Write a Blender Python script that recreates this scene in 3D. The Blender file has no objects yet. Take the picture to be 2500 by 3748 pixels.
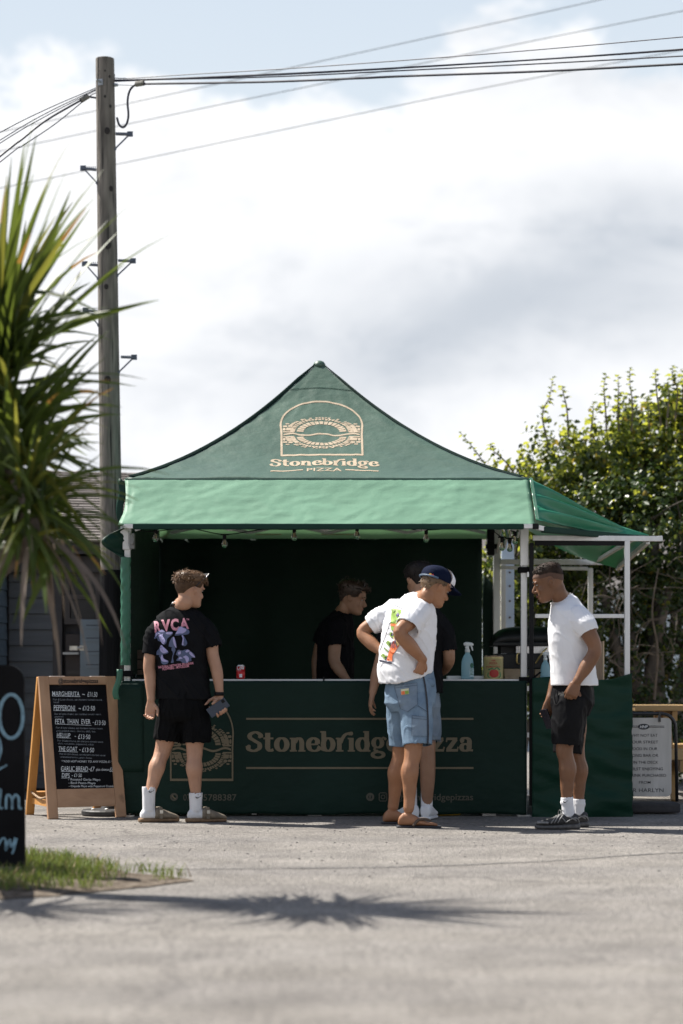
import bpy, bmesh, math, random
import numpy as np
from mathutils import Vector, Matrix, noise
from mathutils.bvhtree import BVHTree

# ------------------------------------------------------------------ camera, sky, sun, exposure
scene = bpy.context.scene
FP, HY, CX, CZ = 7888.0, 2480.0, 1250.0, 1.03        # focal length in photo pixels, horizon row, centre column, eye height
cam_data = bpy.data.cameras.new("camera")
cam_data.sensor_fit = 'HORIZONTAL'
cam_data.sensor_width = 24.0
cam_data.lens = FP / 2500 * 24.0
cam_data.shift_y = (HY - 1874) / 2500
cam_data.clip_start, cam_data.clip_end = 0.1, 2000.0
cam_data.dof.use_dof = True
cam_data.dof.focus_distance = 15.3
cam_data.dof.aperture_fstop = 1.5
camera = bpy.data.objects.new("camera", cam_data)
camera.location = (0, 0, CZ)
camera.rotation_euler = (math.radians(90), 0, 0)
scene.collection.objects.link(camera)
scene.camera = camera

SUN_TO = Vector((-0.62, 0.32, 1.0)).normalized()     # towards the sun: high, from the left, a little behind the stall
SUN_EL = math.asin(SUN_TO.z)
SUN_AZ = math.atan2(SUN_TO.x, SUN_TO.y)              # clockwise from +Y
sun_data = bpy.data.lights.new("sun", 'SUN')
sun_data.energy = 5.0
sun_data.angle = math.radians(0.53)
sun_data.color = (1.0, 0.955, 0.88)
sun = bpy.data.objects.new("sun", sun_data)
sun.rotation_euler = SUN_TO.to_track_quat('Z', 'Y').to_euler()
sun.location = (-20, 10, 30)
scene.collection.objects.link(sun)

world = bpy.data.worlds.new("World")
scene.world = world
world.use_nodes = True
def build_world():
    nt = world.node_tree; N = nt.nodes; L = nt.links
    for n in list(N): N.remove(n)
    out = N.new('ShaderNodeOutputWorld'); bg = N.new('ShaderNodeBackground')
    L.new(bg.outputs[0], out.inputs[0])
    sky = N.new('ShaderNodeTexSky'); sky.sky_type = 'NISHITA'; sky.sun_disc = False
    sky.sun_elevation = SUN_EL; sky.sun_rotation = SUN_AZ
    sky.air_density = 1.0; sky.dust_density = 1.6; sky.ozone_density = 1.2
    bg.inputs[1].default_value = 0.075
    tc = N.new('ShaderNodeTexCoord')
    sep = N.new('ShaderNodeSeparateXYZ'); L.new(tc.outputs['Generated'], sep.inputs[0])
    def math_(op, a, b=None, c=None, clamp=False):
        m = N.new('ShaderNodeMath'); m.operation = op; m.use_clamp = clamp
        for i, v in enumerate((a, b, c)):
            if v is None: continue
            if isinstance(v, (int, float)): m.inputs[i].default_value = v
            else: L.new(v, m.inputs[i])
        return m.outputs[0]
    def noise_(scale, detail, rough, off, dist=0.0, stretch=(1, 1, 1.6)):
        mp = N.new('ShaderNodeMapping'); L.new(tc.outputs['Generated'], mp.inputs[0])
        mp.inputs['Location'].default_value = off; mp.inputs['Scale'].default_value = stretch
        nz = N.new('ShaderNodeTexNoise'); L.new(mp.outputs[0], nz.inputs[0])
        nz.inputs['Scale'].default_value = scale; nz.inputs['Detail'].default_value = detail
        nz.inputs['Roughness'].default_value = rough; nz.inputs['Distortion'].default_value = dist
        return nz.outputs[0]
    def smooth(v, a, b):
        m = N.new('ShaderNodeMapRange'); m.interpolation_type = 'SMOOTHSTEP'
        L.new(v, m.inputs[0]); m.inputs[1].default_value = a; m.inputs[2].default_value = b
        return m.outputs[0]
    z = sep.outputs[2]
    n1 = noise_(7.0, 9, 0.56, SKY_OFF, 0.15)
    # cloud cover: a solid bank low down, broken cumulus above about fifteen degrees
    bank = smooth(z, 0.36, 0.18)
    cov = math_('ADD', n1, math_('MULTIPLY', math_('SUBTRACT', bank, 0.5), 0.70))
    cover = smooth(cov, 0.485, 0.565)
    # cloud shading: grey-blue undersides in broad soft patches
    n2 = noise_(5.0, 6, 0.5, (1.3, 4.1, 2.2), 0.3, (1, 1, 2.6))
    u = math_('DIVIDE', sep.outputs[0], math_('MAXIMUM', sep.outputs[1], 0.05))
    v = math_('DIVIDE', z, math_('MAXIMUM', sep.outputs[1], 0.05))
    vv = math_('ADD', v, math_('MULTIPLY', math_('SUBTRACT', n1, 0.5), 0.10))
    gu = math_('POWER', math_('DIVIDE', math_('SUBTRACT', u, 0.075), 0.125), 2.0)
    gv = math_('POWER', math_('DIVIDE', math_('SUBTRACT', vv, math_('MULTIPLY_ADD', u, 0.20, 0.155)), 0.038), 2.0)
    gm = math_('POWER', 2.718, math_('MULTIPLY', math_('ADD', gu, gv), -1.0))
    n3 = noise_(13.0, 8, 0.58, (5.1, 0.7, 9.2), 0.4, (1, 1, 2.2))
    shade = math_('ADD', math_('ADD', math_('MULTIPLY', smooth(n2, 0.50, 0.78), 0.30), math_('MULTIPLY', smooth(n3, 0.44, 0.72), 0.30)), math_('MULTIPLY', gm, 0.85), clamp=True)
    ramp = N.new('ShaderNodeMix'); ramp.data_type = 'RGBA'
    L.new(shade, ramp.inputs[0])
    ramp.inputs[6].default_value = (7.8, 7.85, 8.0, 1)
    ramp.inputs[7].default_value = (3.9, 4.3, 4.85, 1)
    hs = N.new('ShaderNodeMix'); hs.data_type = 'RGBA'          # thin haze over the clear blue near the clouds
    L.new(math_('MULTIPLY', smooth(z, 0.60, 0.22), 0.92), hs.inputs[0])
    L.new(sky.outputs[0], hs.inputs[6]); hs.inputs[7].default_value = (5.5, 6.1, 6.65, 1)
    mix = N.new('ShaderNodeMix'); mix.data_type = 'RGBA'
    L.new(cover, mix.inputs[0]); L.new(hs.outputs[2], mix.inputs[6]); L.new(ramp.outputs[2], mix.inputs[7])
    L.new(mix.outputs[2], bg.inputs[0])
SKY_OFF = (2.0, 7.0, 3.0)
build_world()

scene.view_settings.view_transform = 'Standard'
scene.view_settings.look = 'None'
scene.view_settings.gamma = 1.0
scene.view_settings.exposure = 0.9
scene.render.engine = 'CYCLES'
scene.cycles.use_denoising = True
scene.cycles.max_bounces = 8
scene.cycles.transparent_max_bounces = 12
scene.cycles.caustics_reflective = False
scene.cycles.caustics_refractive = False
scene.render.film_transparent = False

random.seed(7)
ROOT = scene.collection

# ------------------------------------------------------------------ helpers
def W(px, py, Y):
    """Photo pixel at distance Y -> point in the place."""
    return Vector(((px - CX) * Y / FP, Y, CZ + (HY - py) * Y / FP))
ORG = {}
def tag(o, label=None, cat=None, group=None, kind=None):
    if label: o['label'] = label
    if cat: o['category'] = cat
    if group: o['group'] = group
    if kind: o['kind'] = kind
    return o
def thing(name, loc, label=None, cat=None, group=None, kind=None):
    o = bpy.data.objects.new(name, None); ROOT.objects.link(o)
    o.location = loc; o.empty_display_size = 0.1
    ORG[o.name] = Vector(loc)
    return tag(o, label, cat, group, kind)
def link_mesh(name, me, mat, parent=None, loc=None, smooth=False):
    """Mesh whose vertices are in world coordinates -> object under its parent."""
    org = ORG[parent.name] if parent else Vector(loc or (0, 0, 0))
    if org.length > 0: me.transform(Matrix.Translation(-org))
    o = bpy.data.objects.new(name, me); ROOT.objects.link(o)
    if parent: o.parent = parent
    else: o.location = org
    ORG[o.name] = org.copy()
    for m in (mat if isinstance(mat, (list, tuple)) else [mat]): me.materials.append(m)
    if smooth: me.polygons.foreach_set('use_smooth', [True] * len(me.polygons))
    me.update()
    return o
def frame_of(t, ref=None):
    t = t.normalized()
    r = ref or (Vector((0, 0, 1)) if abs(t.z) < 0.9 else Vector((1, 0, 0)))
    a = r.cross(t)
    if a.length < 1e-5: a = Vector((1, 0, 0)).cross(t)
    a.normalize(); b = t.cross(a).normalized()
    return a, b
def smooth_path(pts, per=6):
    pts = [Vector(p) for p in pts]
    if len(pts) < 3: per = max(per, 2)
    out = []
    for i in range(len(pts) - 1):
        p0 = pts[i - 1] if i else pts[i] * 2 - pts[i + 1]
        p1, p2 = pts[i], pts[i + 1]
        p3 = pts[i + 2] if i + 2 < len(pts) else p2 * 2 - p1
        for k in range(per):
            s = k / per
            out.append(0.5 * ((2 * p1) + (p2 - p0) * s + (2 * p0 - 5 * p1 + 4 * p2 - p3) * s * s + (3 * p1 - p0 - 3 * p2 + p3) * s ** 3))
    out.append(pts[-1].copy())
    return out
def lerp_list(vals, n):
    """n samples along a list of floats or tuples."""
    out = []
    for i in range(n):
        f = i / (n - 1) * (len(vals) - 1); k = min(int(f), len(vals) - 2); s = f - k
        s = s * s * (3 - 2 * s)
        a, b = vals[k], vals[k + 1]
        out.append(a + (b - a) * s)
    return out

class MB:
    """Collects shapes in world coordinates; build() makes ONE mesh object."""
    def __init__(self): self.v = []; self.f = []; self.mi = []
    def add(self, verts, faces, mi=0):
        k = len(self.v); self.v += [tuple(p) for p in verts]
        self.f += [tuple(i + k for i in q) for q in faces]; self.mi += [mi] * len(faces)
        return self
    def obox(self, c, a, b, d, mi=0, bev=0.0):
        """Box: centre and three half vectors; bev chamfers the edges of the end rectangle."""
        c, a, b, d = Vector(c), Vector(a), Vector(b), Vector(d)
        if a.cross(b).dot(d) < 0: a = -a
        if bev > 0:
            return self.bevbox(c, a, b, d, bev, mi)
        vs = [c + sx * a + sy * b + sz * d for sz in (-1, 1) for sy in (-1, 1) for sx in (-1, 1)]
        return self.add(vs, [(0, 2, 3, 1), (4, 5, 7, 6), (0, 1, 5, 4), (2, 6, 7, 3), (0, 4, 6, 2), (1, 3, 7, 5)], mi)
    def bevbox(self, c, a, b, d, r, mi=0):
        la, lb, ld = a.length, b.length, d.length
        r = min(r, la * .8, lb * .8, ld * .8)
        bm = bmesh.new(); bmesh.ops.create_cube(bm, size=2)
        for v in bm.verts: v.co = Vector((v.co.x * la, v.co.y * lb, v.co.z * ld))
        bmesh.ops.bevel(bm, geom=bm.edges[:], offset=r, segments=2, profile=0.6, affect='EDGES')
        an, bn, dn = a / la, b / lb, d / ld
        bm.verts.index_update()
        self.add([c + an * v.co.x + bn * v.co.y + dn * v.co.z for v in bm.verts], [[q.index for q in f.verts] for f in bm.faces], mi)
        bm.free(); return self
    def box(self, x0, x1, y0, y1, z0, z1, mi=0, bev=0.0):
        return self.obox(((x0 + x1) / 2, (y0 + y1) / 2, (z0 + z1) / 2), ((x1 - x0) / 2, 0, 0), (0, (y1 - y0) / 2, 0), (0, 0, (z1 - z0) / 2), mi, bev)
    def bar(self, p, q, w, h, ref=(0, 0, 1), mi=0, bev=0.0):
        """Square bar from p to q; w along ref x axis, h along ref."""
        p, q = Vector(p), Vector(q); t = (q - p)
        r = Vector(ref); a = r.cross(t)
        if a.length < 1e-6: a = Vector((1, 0, 0)).cross(t)
        a.normalize(); b = t.normalized().cross(a).normalized()
        return self.obox((p + q) / 2, a * w / 2, b * h / 2, t / 2, mi, bev)
    def tube(self, pts, r, n=8, mi=0, caps=True, per=0):
        pts = smooth_path(pts, per) if per else [Vector(p) for p in pts]
        m = len(pts)
        rad = r if isinstance(r, (list, tuple)) else [r, r]
        rad = lerp_list(list(rad), m) if len(rad) != m else rad
        vs, fs = [], []
        t0 = (pts[1] - pts[0]).normalized(); a, b = frame_of(t0)
        for i, p in enumerate(pts):
            t = (pts[min(i + 1, m - 1)] - pts[max(i - 1, 0)]).normalized()
            a = (a - t * a.dot(t)); a.normalize(); b = t.cross(a)
            for k in range(n):
                th = 2 * math.pi * k / n
                vs.append(p + (a * math.cos(th) + b * math.sin(th)) * rad[i])
        for i in range(m - 1):
            for k in range(n):
                fs.append((i * n + k, i * n + (k + 1) % n, (i + 1) * n + (k + 1) % n, (i + 1) * n + k))
        if caps:
            fs.append(tuple(range(n - 1, -1, -1))); fs.append(tuple((m - 1) * n + k for k in range(n)))
        return self.add(vs, fs, mi)
    def lathe(self, c, prof, n=20, axis=(0, 0, 1), mi=0):
        """prof: (radius, height) list along the axis from c."""
        c = Vector(c); ax = Vector(axis).normalized(); a, b = frame_of(ax)
        vs, fs = [], []
        for r, h in prof:
            for k in range(n):
                th = 2 * math.pi * k / n
                vs.append(c + ax * h + (a * math.cos(th) + b * math.sin(th)) * max(r, 1e-4))
        for i in range(len(prof) - 1):
            for k in range(n):
                fs.append((i * n + k, i * n + (k + 1) % n, (i + 1) * n + (k + 1) % n, (i + 1) * n + k))
        fs.append(tuple(range(n - 1, -1, -1))); fs.append(tuple((len(prof) - 1) * n + k for k in range(n)))
        return self.add(vs, fs, mi)
    def grid(self, fn, nu, nv, mi=0, thick=0.0):
        """Sheet fn(u, v), u, v in 0..1; thick gives it a back side."""
        vs = [Vector(fn(i / nu, j / nv)) for j in range(nv + 1) for i in range(nu + 1)]
        w = nu + 1
        fs = [(j * w + i, j * w + i + 1, (j + 1) * w + i + 1, (j + 1) * w + i) for j in range(nv) for i in range(nu)]
        if thick:
            nr = [Vector() for _ in vs]
            for q in fs:
                nn = (vs[q[1]] - vs[q[0]]).cross(vs[q[3]] - vs[q[0]])
                for i in q: nr[i] += nn
            k = len(vs)
            vs2 = [p - (m.normalized() if m.length else Vector()) * thick for p, m in zip(vs, nr)]
            f2 = [tuple(i + k for i in reversed(q)) for q in fs]
            edge = [j for j in range(w)] + [j * w + nu for j in range(1, nv + 1)] + [nv * w + i for i in range(nu - 1, -1, -1)] + [j * w for j in range(nv - 1, 0, -1)]
            f3 = [(edge[(i + 1) % len(edge)], edge[i], edge[i] + k, edge[(i + 1) % len(edge)] + k) for i in range(len(edge))]
            vs += vs2; fs = fs + f2 + f3
        return self.add(vs, fs, mi)
    def mesh(self, name):
        me = bpy.data.meshes.new(name); me.from_pydata(self.v, [], self.f)
        if any(self.mi): me.polygons.foreach_set('material_index', self.mi)
        return me
    def build(self, name, mat, parent=None, loc=None, smooth=False):
        return link_mesh(name, self.mesh(name), mat, parent, loc, smooth)

# ------------------------------------------------------------------ materials
MATS = {}
def nodes_of(m):
    m.use_nodes = True; return m.node_tree.nodes, m.node_tree.links
def M(name, col, rough=0.6, var=0.12, scale=6.0, detail=4, bump=0.0, bscale=40.0, metal=0.0, spec=0.5, stretch=(1, 1, 1), col2=None,
      sheen=0.0, transl=0.0, tcol=None, sss=0.0, coat=0.0, rvar=0.0, ramp=(0.3, 0.7), bstretch=None):
    if name in MATS: return MATS[name]
    m = bpy.data.materials.new(name); N, L = nodes_of(m)
    bs = N['Principled BSDF']
    tc = N.new('ShaderNodeTexCoord'); mp = N.new('ShaderNodeMapping'); L.new(tc.outputs['Object'], mp.inputs[0])
    mp.inputs['Scale'].default_value = stretch
    nz = N.new('ShaderNodeTexNoise'); L.new(mp.outputs[0], nz.inputs[0])
    nz.inputs['Scale'].default_value = scale; nz.inputs['Detail'].default_value = detail
    cr = N.new('ShaderNodeValToRGB'); L.new(nz.outputs[0], cr.inputs[0])
    lo = tuple(max(0, c * (1 - var)) for c in col) if col2 is None else col
    hi = tuple(min(1, c * (1 + var)) for c in col) if col2 is None else col2
    cr.color_ramp.elements[0].position, cr.color_ramp.elements[1].position = ramp
    cr.color_ramp.elements[0].color = (*lo, 1); cr.color_ramp.elements[1].color = (*hi, 1)
    L.new(cr.outputs[0], bs.inputs['Base Color'])
    bs.inputs['Roughness'].default_value = rough; bs.inputs['Metallic'].default_value = metal
    bs.inputs['Specular IOR Level'].default_value = spec
    if rvar:
        mr = N.new('ShaderNodeMapRange'); L.new(nz.outputs[0], mr.inputs[0])
        mr.inputs[3].default_value = max(0, rough - rvar); mr.inputs[4].default_value = min(1, rough + rvar)
        L.new(mr.outputs[0], bs.inputs['Roughness'])
    if sheen: bs.inputs['Sheen Weight'].default_value = sheen
    if coat: bs.inputs['Coat Weight'].default_value = coat
    if sss:
        bs.inputs['Subsurface Weight'].default_value = sss; bs.inputs['Subsurface Radius'].default_value = (0.012, 0.005, 0.003)
        bs.inputs['Subsurface Scale'].default_value = 1.0
    if bump:
        mp2 = N.new('ShaderNodeMapping'); L.new(tc.outputs['Object'], mp2.inputs[0]); mp2.inputs['Scale'].default_value = bstretch or stretch
        n2 = N.new('ShaderNodeTexNoise'); L.new(mp2.outputs[0], n2.inputs[0]); n2.inputs['Scale'].default_value = bscale; n2.inputs['Detail'].default_value = 5
        bp = N.new('ShaderNodeBump'); bp.inputs['Strength'].default_value = bump; bp.inputs['Distance'].default_value = 0.02
        L.new(n2.outputs[0], bp.inputs['Height']); L.new(bp.outputs[0], bs.inputs['Normal'])
    if transl:
        tr = N.new('ShaderNodeBsdfTranslucent'); tr.inputs[0].default_value = (*(tcol or hi), 1)
        mx = N.new('ShaderNodeMixShader'); mx.inputs[0].default_value = transl
        L.new(bs.outputs[0], mx.inputs[1]); L.new(tr.outputs[0], mx.inputs[2])
        L.new(mx.outputs[0], N['Material Output'].inputs['Surface'])
    MATS[name] = m
    return m
def wood(name, col, col2, axis='Z', scale=3.0, rough=0.55, knots=0.0, bump=0.25, grain=14.0):
    """Timber with the grain running along an axis, darker streaks and a few knots."""
    st = {'X': (0.12, 1, 1), 'Y': (1, 0.12, 1), 'Z': (1, 1, 0.12)}[axis]
    m = M(name, col, rough, scale=grain * scale, col2=col2, stretch=st, bump=bump, bscale=grain * scale * 2.2, detail=6, ramp=(0.25, 0.75))
    N, L = nodes_of(m); bs = N['Principled BSDF']
    tc = N.new('ShaderNodeTexCoord')
    if knots:
        vo = N.new('ShaderNodeTexVoronoi'); vo.inputs['Scale'].default_value = 5.0
        mp = N.new('ShaderNodeMapping'); mp.inputs['Scale'].default_value = tuple(0.6 if s < 1 else 1.3 for s in st); L.new(tc.outputs['Object'], mp.inputs[0])
        nz = N.new('ShaderNodeTexNoise'); nz.inputs['Scale'].default_value = 18; L.new(mp.outputs[0], nz.inputs[0])
        av = N.new('ShaderNodeMix'); av.data_type = 'RGBA'; av.inputs[0].default_value = 0.06
        L.new(mp.outputs[0], av.inputs[6]); L.new(nz.outputs[1], av.inputs[7]); L.new(av.outputs[2], vo.inputs['Vector'])
        mr = N.new('ShaderNodeMapRange'); L.new(vo.outputs[0], mr.inputs[0]); mr.inputs[1].default_value = 0.06; mr.inputs[2].default_value = 0.16
        mr.inputs[3].default_value = knots; mr.inputs[4].default_value = 0.0
        src = bs.inputs['Base Color'].links[0].from_socket
        mx = N.new('ShaderNodeMix'); mx.data_type = 'RGBA'; L.new(mr.outputs[0], mx.inputs[0]); L.new(src, mx.inputs[6])
        mx.inputs[7].default_value = (*(c * 0.35 for c in col), 1); L.new(mx.outputs[2], bs.inputs['Base Color'])
    return m

# ------------------------------------------------------------------ flat print: text and drawn letters as polygons in 2-D
def text2d(s, bold=0.0, shear=0.0, spacing=1.0):
    cu = bpy.data.curves.new("glyphs", 'FONT'); cu.body = s; cu.size = 1.0; cu.shear = shear
    cu.offset = bold; cu.resolution_u = 3; cu.space_character = spacing
    ob = bpy.data.objects.new("glyphs", cu); ROOT.objects.link(ob)
    dg = bpy.context.evaluated_depsgraph_get()
    me = bpy.data.meshes.new_from_object(ob.evaluated_get(dg))
    vs = [(v.co.x, v.co.y) for v in me.vertices]; fs = [tuple(p.vertices) for p in me.polygons]
    bpy.data.objects.remove(ob); bpy.data.curves.remove(cu); bpy.data.meshes.remove(me)
    return vs, fs
def fit(shape, x0, x1, base, cap, rot=0.0, capu=0.727):
    """Place text so that it spans x0..x1 in photo pixels with its baseline at row base and capitals cap pixels tall."""
    vs, fs = shape
    xs = [v[0] for v in vs]; a, b = min(xs), max(xs)
    sx = (x1 - x0) / max(1e-6, b - a); sy = cap / capu; c, s = math.cos(rot), math.sin(rot)
    out = []
    for x, y in vs:
        X, Y = (x - a) * sx, y * sy
        out.append((x0 + X * c + Y * s, base - (Y * c - X * s)))
    return out, fs
def fit_text(s, x0, x1, base, cap, rot=0.0, bold=0.0, shear=0.0): return fit(text2d(s, bold, shear), x0, x1, base, cap, rot)
def merge(*shapes):
    V, F = [], []
    for vs, fs in shapes:
        k = len(V); V += list(vs); F += [tuple(i + k for i in f) for f in fs]
    return V, F
def ribbon(pts, wfn, closed=False):
    """Flat stroke through 2-D pts, half width wfn(dx, dy, s)."""
    n = len(pts); vs, fs = [], []
    for i in range(n):
        a = pts[(i - 1) % n] if (closed or i) else pts[i]; b = pts[(i + 1) % n] if (closed or i < n - 1) else pts[i]
        dx, dy = b[0] - a[0], b[1] - a[1]; l = math.hypot(dx, dy) or 1; dx /= l; dy /= l
        w = wfn(dx, dy, i / max(1, n - 1)); x, y = pts[i]
        vs += [(x - dy * w, y + dx * w), (x + dy * w, y - dx * w)]
    m = n if closed else n - 1
    for i in range(m):
        j = (i + 1) % n; fs.append((2 * i, 2 * i + 1, 2 * j + 1, 2 * j))
    return vs, fs
def line2d(x0, y0, x1, y1, w): return ribbon([(x0 + (x1 - x0) * k / 12, y0 + (y1 - y0) * k / 12) for k in range(13)], lambda a, b, s: w / 2)
def curve2d(pts, w, per=8, closed=False):
    P = smooth_path([(x, y, 0) for x, y in pts], per); return ribbon([(p.x, p.y) for p in P], lambda a, b, s: w / 2)
def disc2d(cx, cy, rx, ry=None, n=20):
    ry = ry or rx
    return [(cx + rx * math.cos(2 * math.pi * k / n), cy + ry * math.sin(2 * math.pi * k / n)) for k in range(n)], [tuple(range(n))]
def ring2d(cx, cy, rx, ry, w, n=28): return ribbon([(cx + rx * math.cos(2 * math.pi * k / n), cy + ry * math.sin(2 * math.pi * k / n)) for k in range(n)], lambda a, b, s: w / 2, True)
def poly2d(pts): return list(pts), [tuple(range(len(pts)))]
def refine(shape, maxlen):
    vs, fs = shape
    bm = bmesh.new(); bv = [bm.verts.new((x, y, 0)) for x, y in vs]
    for f in fs:
        try: bm.faces.new([bv[i] for i in f])
        except ValueError: pass
    bmesh.ops.triangulate(bm, faces=bm.faces[:])
    for _ in range(6):
        long = [e for e in bm.edges if e.calc_length() > maxlen]
        if not long: break
        bmesh.ops.subdivide_edges(bm, edges=long, cuts=1); bmesh.ops.triangulate(bm, faces=bm.faces[:])
    bm.verts.index_update()
    out = [(v.co.x, v.co.y) for v in bm.verts], [tuple(v.index for v in f.verts) for f in bm.faces]
    bm.free(); return out
def lay(shapes, fn, name, mat, parent, maxlen=None, off=0.0025, step=0.0003):
    """Lay 2-D print (photo pixel coordinates) on a surface fn(px, py, off) -> world point (None = off the surface); off lifts it."""
    if isinstance(shapes, tuple): shapes = [shapes]
    cam = Vector((0, 0, CZ)); mb = MB()
    for k, shape in enumerate(shapes):
        if maxlen: shape = refine(shape, maxlen)
        vs, fs = shape
        P = [fn(x, y, off + (k % 7) * step) for x, y in vs]
        faces = []
        for f in fs:
            if any(P[i] is None for i in f): continue
            a, b, c = P[f[0]], P[f[1]], P[f[2]]
            n = (b - a).cross(c - a)
            faces.append(tuple(reversed(f)) if n.dot(a - cam) > 0 else tuple(f))
        used = sorted({i for f in faces for i in f}); ix = {u: j for j, u in enumerate(used)}
        mb.add([P[u] for u in used], [tuple(ix[i] for i in f) for f in faces])
    o = mb.build(name, mat, parent)
    if len(shapes) > 1: o['kind'] = 'stuff'          # strokes and letters too small to pick apart
    return o
def plane_fn(p, n):
    """Photo pixel -> point on the plane through p with normal n (towards the viewer), lifted by off."""
    p, n = Vector(p), Vector(n).normalized()
    cam = Vector((0, 0, CZ))
    def fn(px, py, off=0.0):
        d = W(px, py, 1.0) - cam
        return cam + d * ((p + n * off - cam).dot(n) / d.dot(n))
    return fn

def nib(thin, thick):
    return lambda dx, dy, s: (thin + (thick - thin) * abs(dy) ** 1.3) / 2
def _sp(pts, per=8): return [(p.x, p.y) for p in smooth_path([(x, y, 0) for x, y in pts], per)]
def _ell(cx, cy, rx, ry, n=32): return [(cx + rx * math.cos(2 * math.pi * k / n), cy + ry * math.sin(2 * math.pi * k / n)) for k in range(n)]
def fat_serif(word):
    """The stall's soft heavy serif lettering, drawn with a broad pen; x-height 1, baseline 0."""
    nb = nib(0.13, 0.36); flat = lambda w: (lambda dx, dy, s: w / 2)
    def S(): return [ribbon(_sp([(.98, .98), (.95, 1.2), (.62, 1.36), (.27, 1.22), (.24, .98), (.55, .76), (.88, .54), (.88, .24), (.52, .05), (.16, .16), (.1, .42)]), nib(.14, .34)), disc2d(.93, 1.06, .13), disc2d(.15, .36, .13)], 1.16
    def t(): return [ribbon(_sp([(.32, 1.32), (.32, .7), (.33, .25), (.5, .07), (.72, .14)]), nb), ribbon([(.02, .93), (.72, .93)], flat(.13))], .78
    def o(): return [ribbon(_ell(.53, .5, .36, .44), nib(.12, .38), True)], 1.08
    def n(): return [ribbon([(.27, .0), (.27, .97)], flat(.33)), ribbon(_sp([(.36, .66), (.52, .88), (.72, .9), (.85, .7), (.86, .35), (.86, .0)]), nib(.16, .34)), ribbon([(.02, .055), (.52, .055)], flat(.11)), ribbon([(.62, .055), (1.12, .055)], flat(.11)), ribbon([(.02, .92), (.3, .92)], flat(.11))], 1.14
    def e(): return [ribbon(_sp([(.82, .54), (.8, .8), (.53, .94), (.26, .76), (.2, .46), (.32, .16), (.6, .05), (.86, .14), (1.02, .36)]), nib(.12, .36)), ribbon([(.2, .5), (.88, .52)], flat(.11))], 1.0
    def b(): return [ribbon([(.27, .08), (.27, 1.44)], flat(.33)), ribbon(_ell(.58, .5, .34, .44), nib(.12, .36), True), ribbon([(.02, 1.39), (.3, 1.39)], flat(.11)), ribbon(_sp([(-.05, .3), (.1, .16), (.3, .06)]), flat(.1))], 1.1
    def r(): return [ribbon([(.27, .0), (.27, .97)], flat(.33)), ribbon([(.02, .055), (.56, .055)], flat(.11)), ribbon([(.02, .92), (.3, .92)], flat(.11)), ribbon(_sp([(.36, .62), (.5, .95), (.7, 1.2), (.98, 1.3)]), nib(.15, .26)), disc2d(.98, 1.26, .12)], .84
    def i(): return [ribbon([(.27, .0), (.27, .97)], flat(.33)), ribbon([(.02, .055), (.52, .055)], flat(.11)), ribbon([(.02, .92), (.3, .92)], flat(.11)), disc2d(.26, 1.27, .14)], .56
    def d(): return [ribbon([(.8, .0), (.8, 1.44)], flat(.33)), ribbon(_ell(.5, .5, .34, .44), nib(.12, .36), True), ribbon([(.55, 1.39), (.8, 1.39)], flat(.11)), ribbon([(.8, .055), (1.06, .055)], flat(.11))], 1.1
    def g(): return [ribbon(_ell(.48, .62, .3, .33), nib(.12, .33), True), ribbon(_ell(.5, -.22, .38, .2), nib(.15, .3), True), ribbon(_sp([(.3, .3), (.24, .12), (.5, .04)]), flat(.15)), ribbon(_sp([(.7, .84), (.85, .98), (1.0, .93)]), flat(.13)), disc2d(1.0, .9, .1)], 1.06
    def P(): return [ribbon([(.3, .0), (.3, 1.36)], flat(.36)), ribbon(_sp([(.3, 1.3), (.8, 1.26), (.95, 1.0), (.8, .7), (.3, .62)]), nib(.12, .34)), ribbon([(.02, .055), (.6, .055)], flat(.11)), ribbon([(.02, 1.31), (.4, 1.31)], flat(.11))], 1.12
    def z(): return [ribbon([(.1, .9), (.86, .9)], flat(.18)), ribbon([(.76, .88), (.2, .12)], flat(.3)), ribbon([(.08, .09), (.9, .09)], flat(.18)), ribbon([(.12, .92), (.1, .68)], flat(.1)), ribbon([(.86, .08), (.92, .34)], flat(.1))], .98
    def a(): return [ribbon(_sp([(.18, .72), (.3, .92), (.54, .94), (.72, .78), (.73, .4), (.74, .14), (.98, .08)]), nib(.13, .34)), ribbon(_ell(.44, .3, .26, .24), nib(.12, .34), True), disc2d(.2, .72, .12)], 1.02
    G = dict(S=S, t=t, o=o, n=n, e=e, b=b, r=r, i=i, d=d, g=g, P=P, z=z, a=a)
    x = 0.0; parts = []
    for ch in word:
        if ch == ' ': x += .5; continue
        sh, w = G[ch]()
        for vs, fs in sh: parts.append(([(p[0] + x, p[1]) for p in vs], fs))
        x += w
    return parts, x
def fat_serif_at(word, x0, x1, base, xh):
    parts, w = fat_serif(word); s = (x1 - x0) / w
    return [([(x0 + p[0] * s, base - p[1] * xh) for p in vs], fs) for vs, fs in parts]
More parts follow.
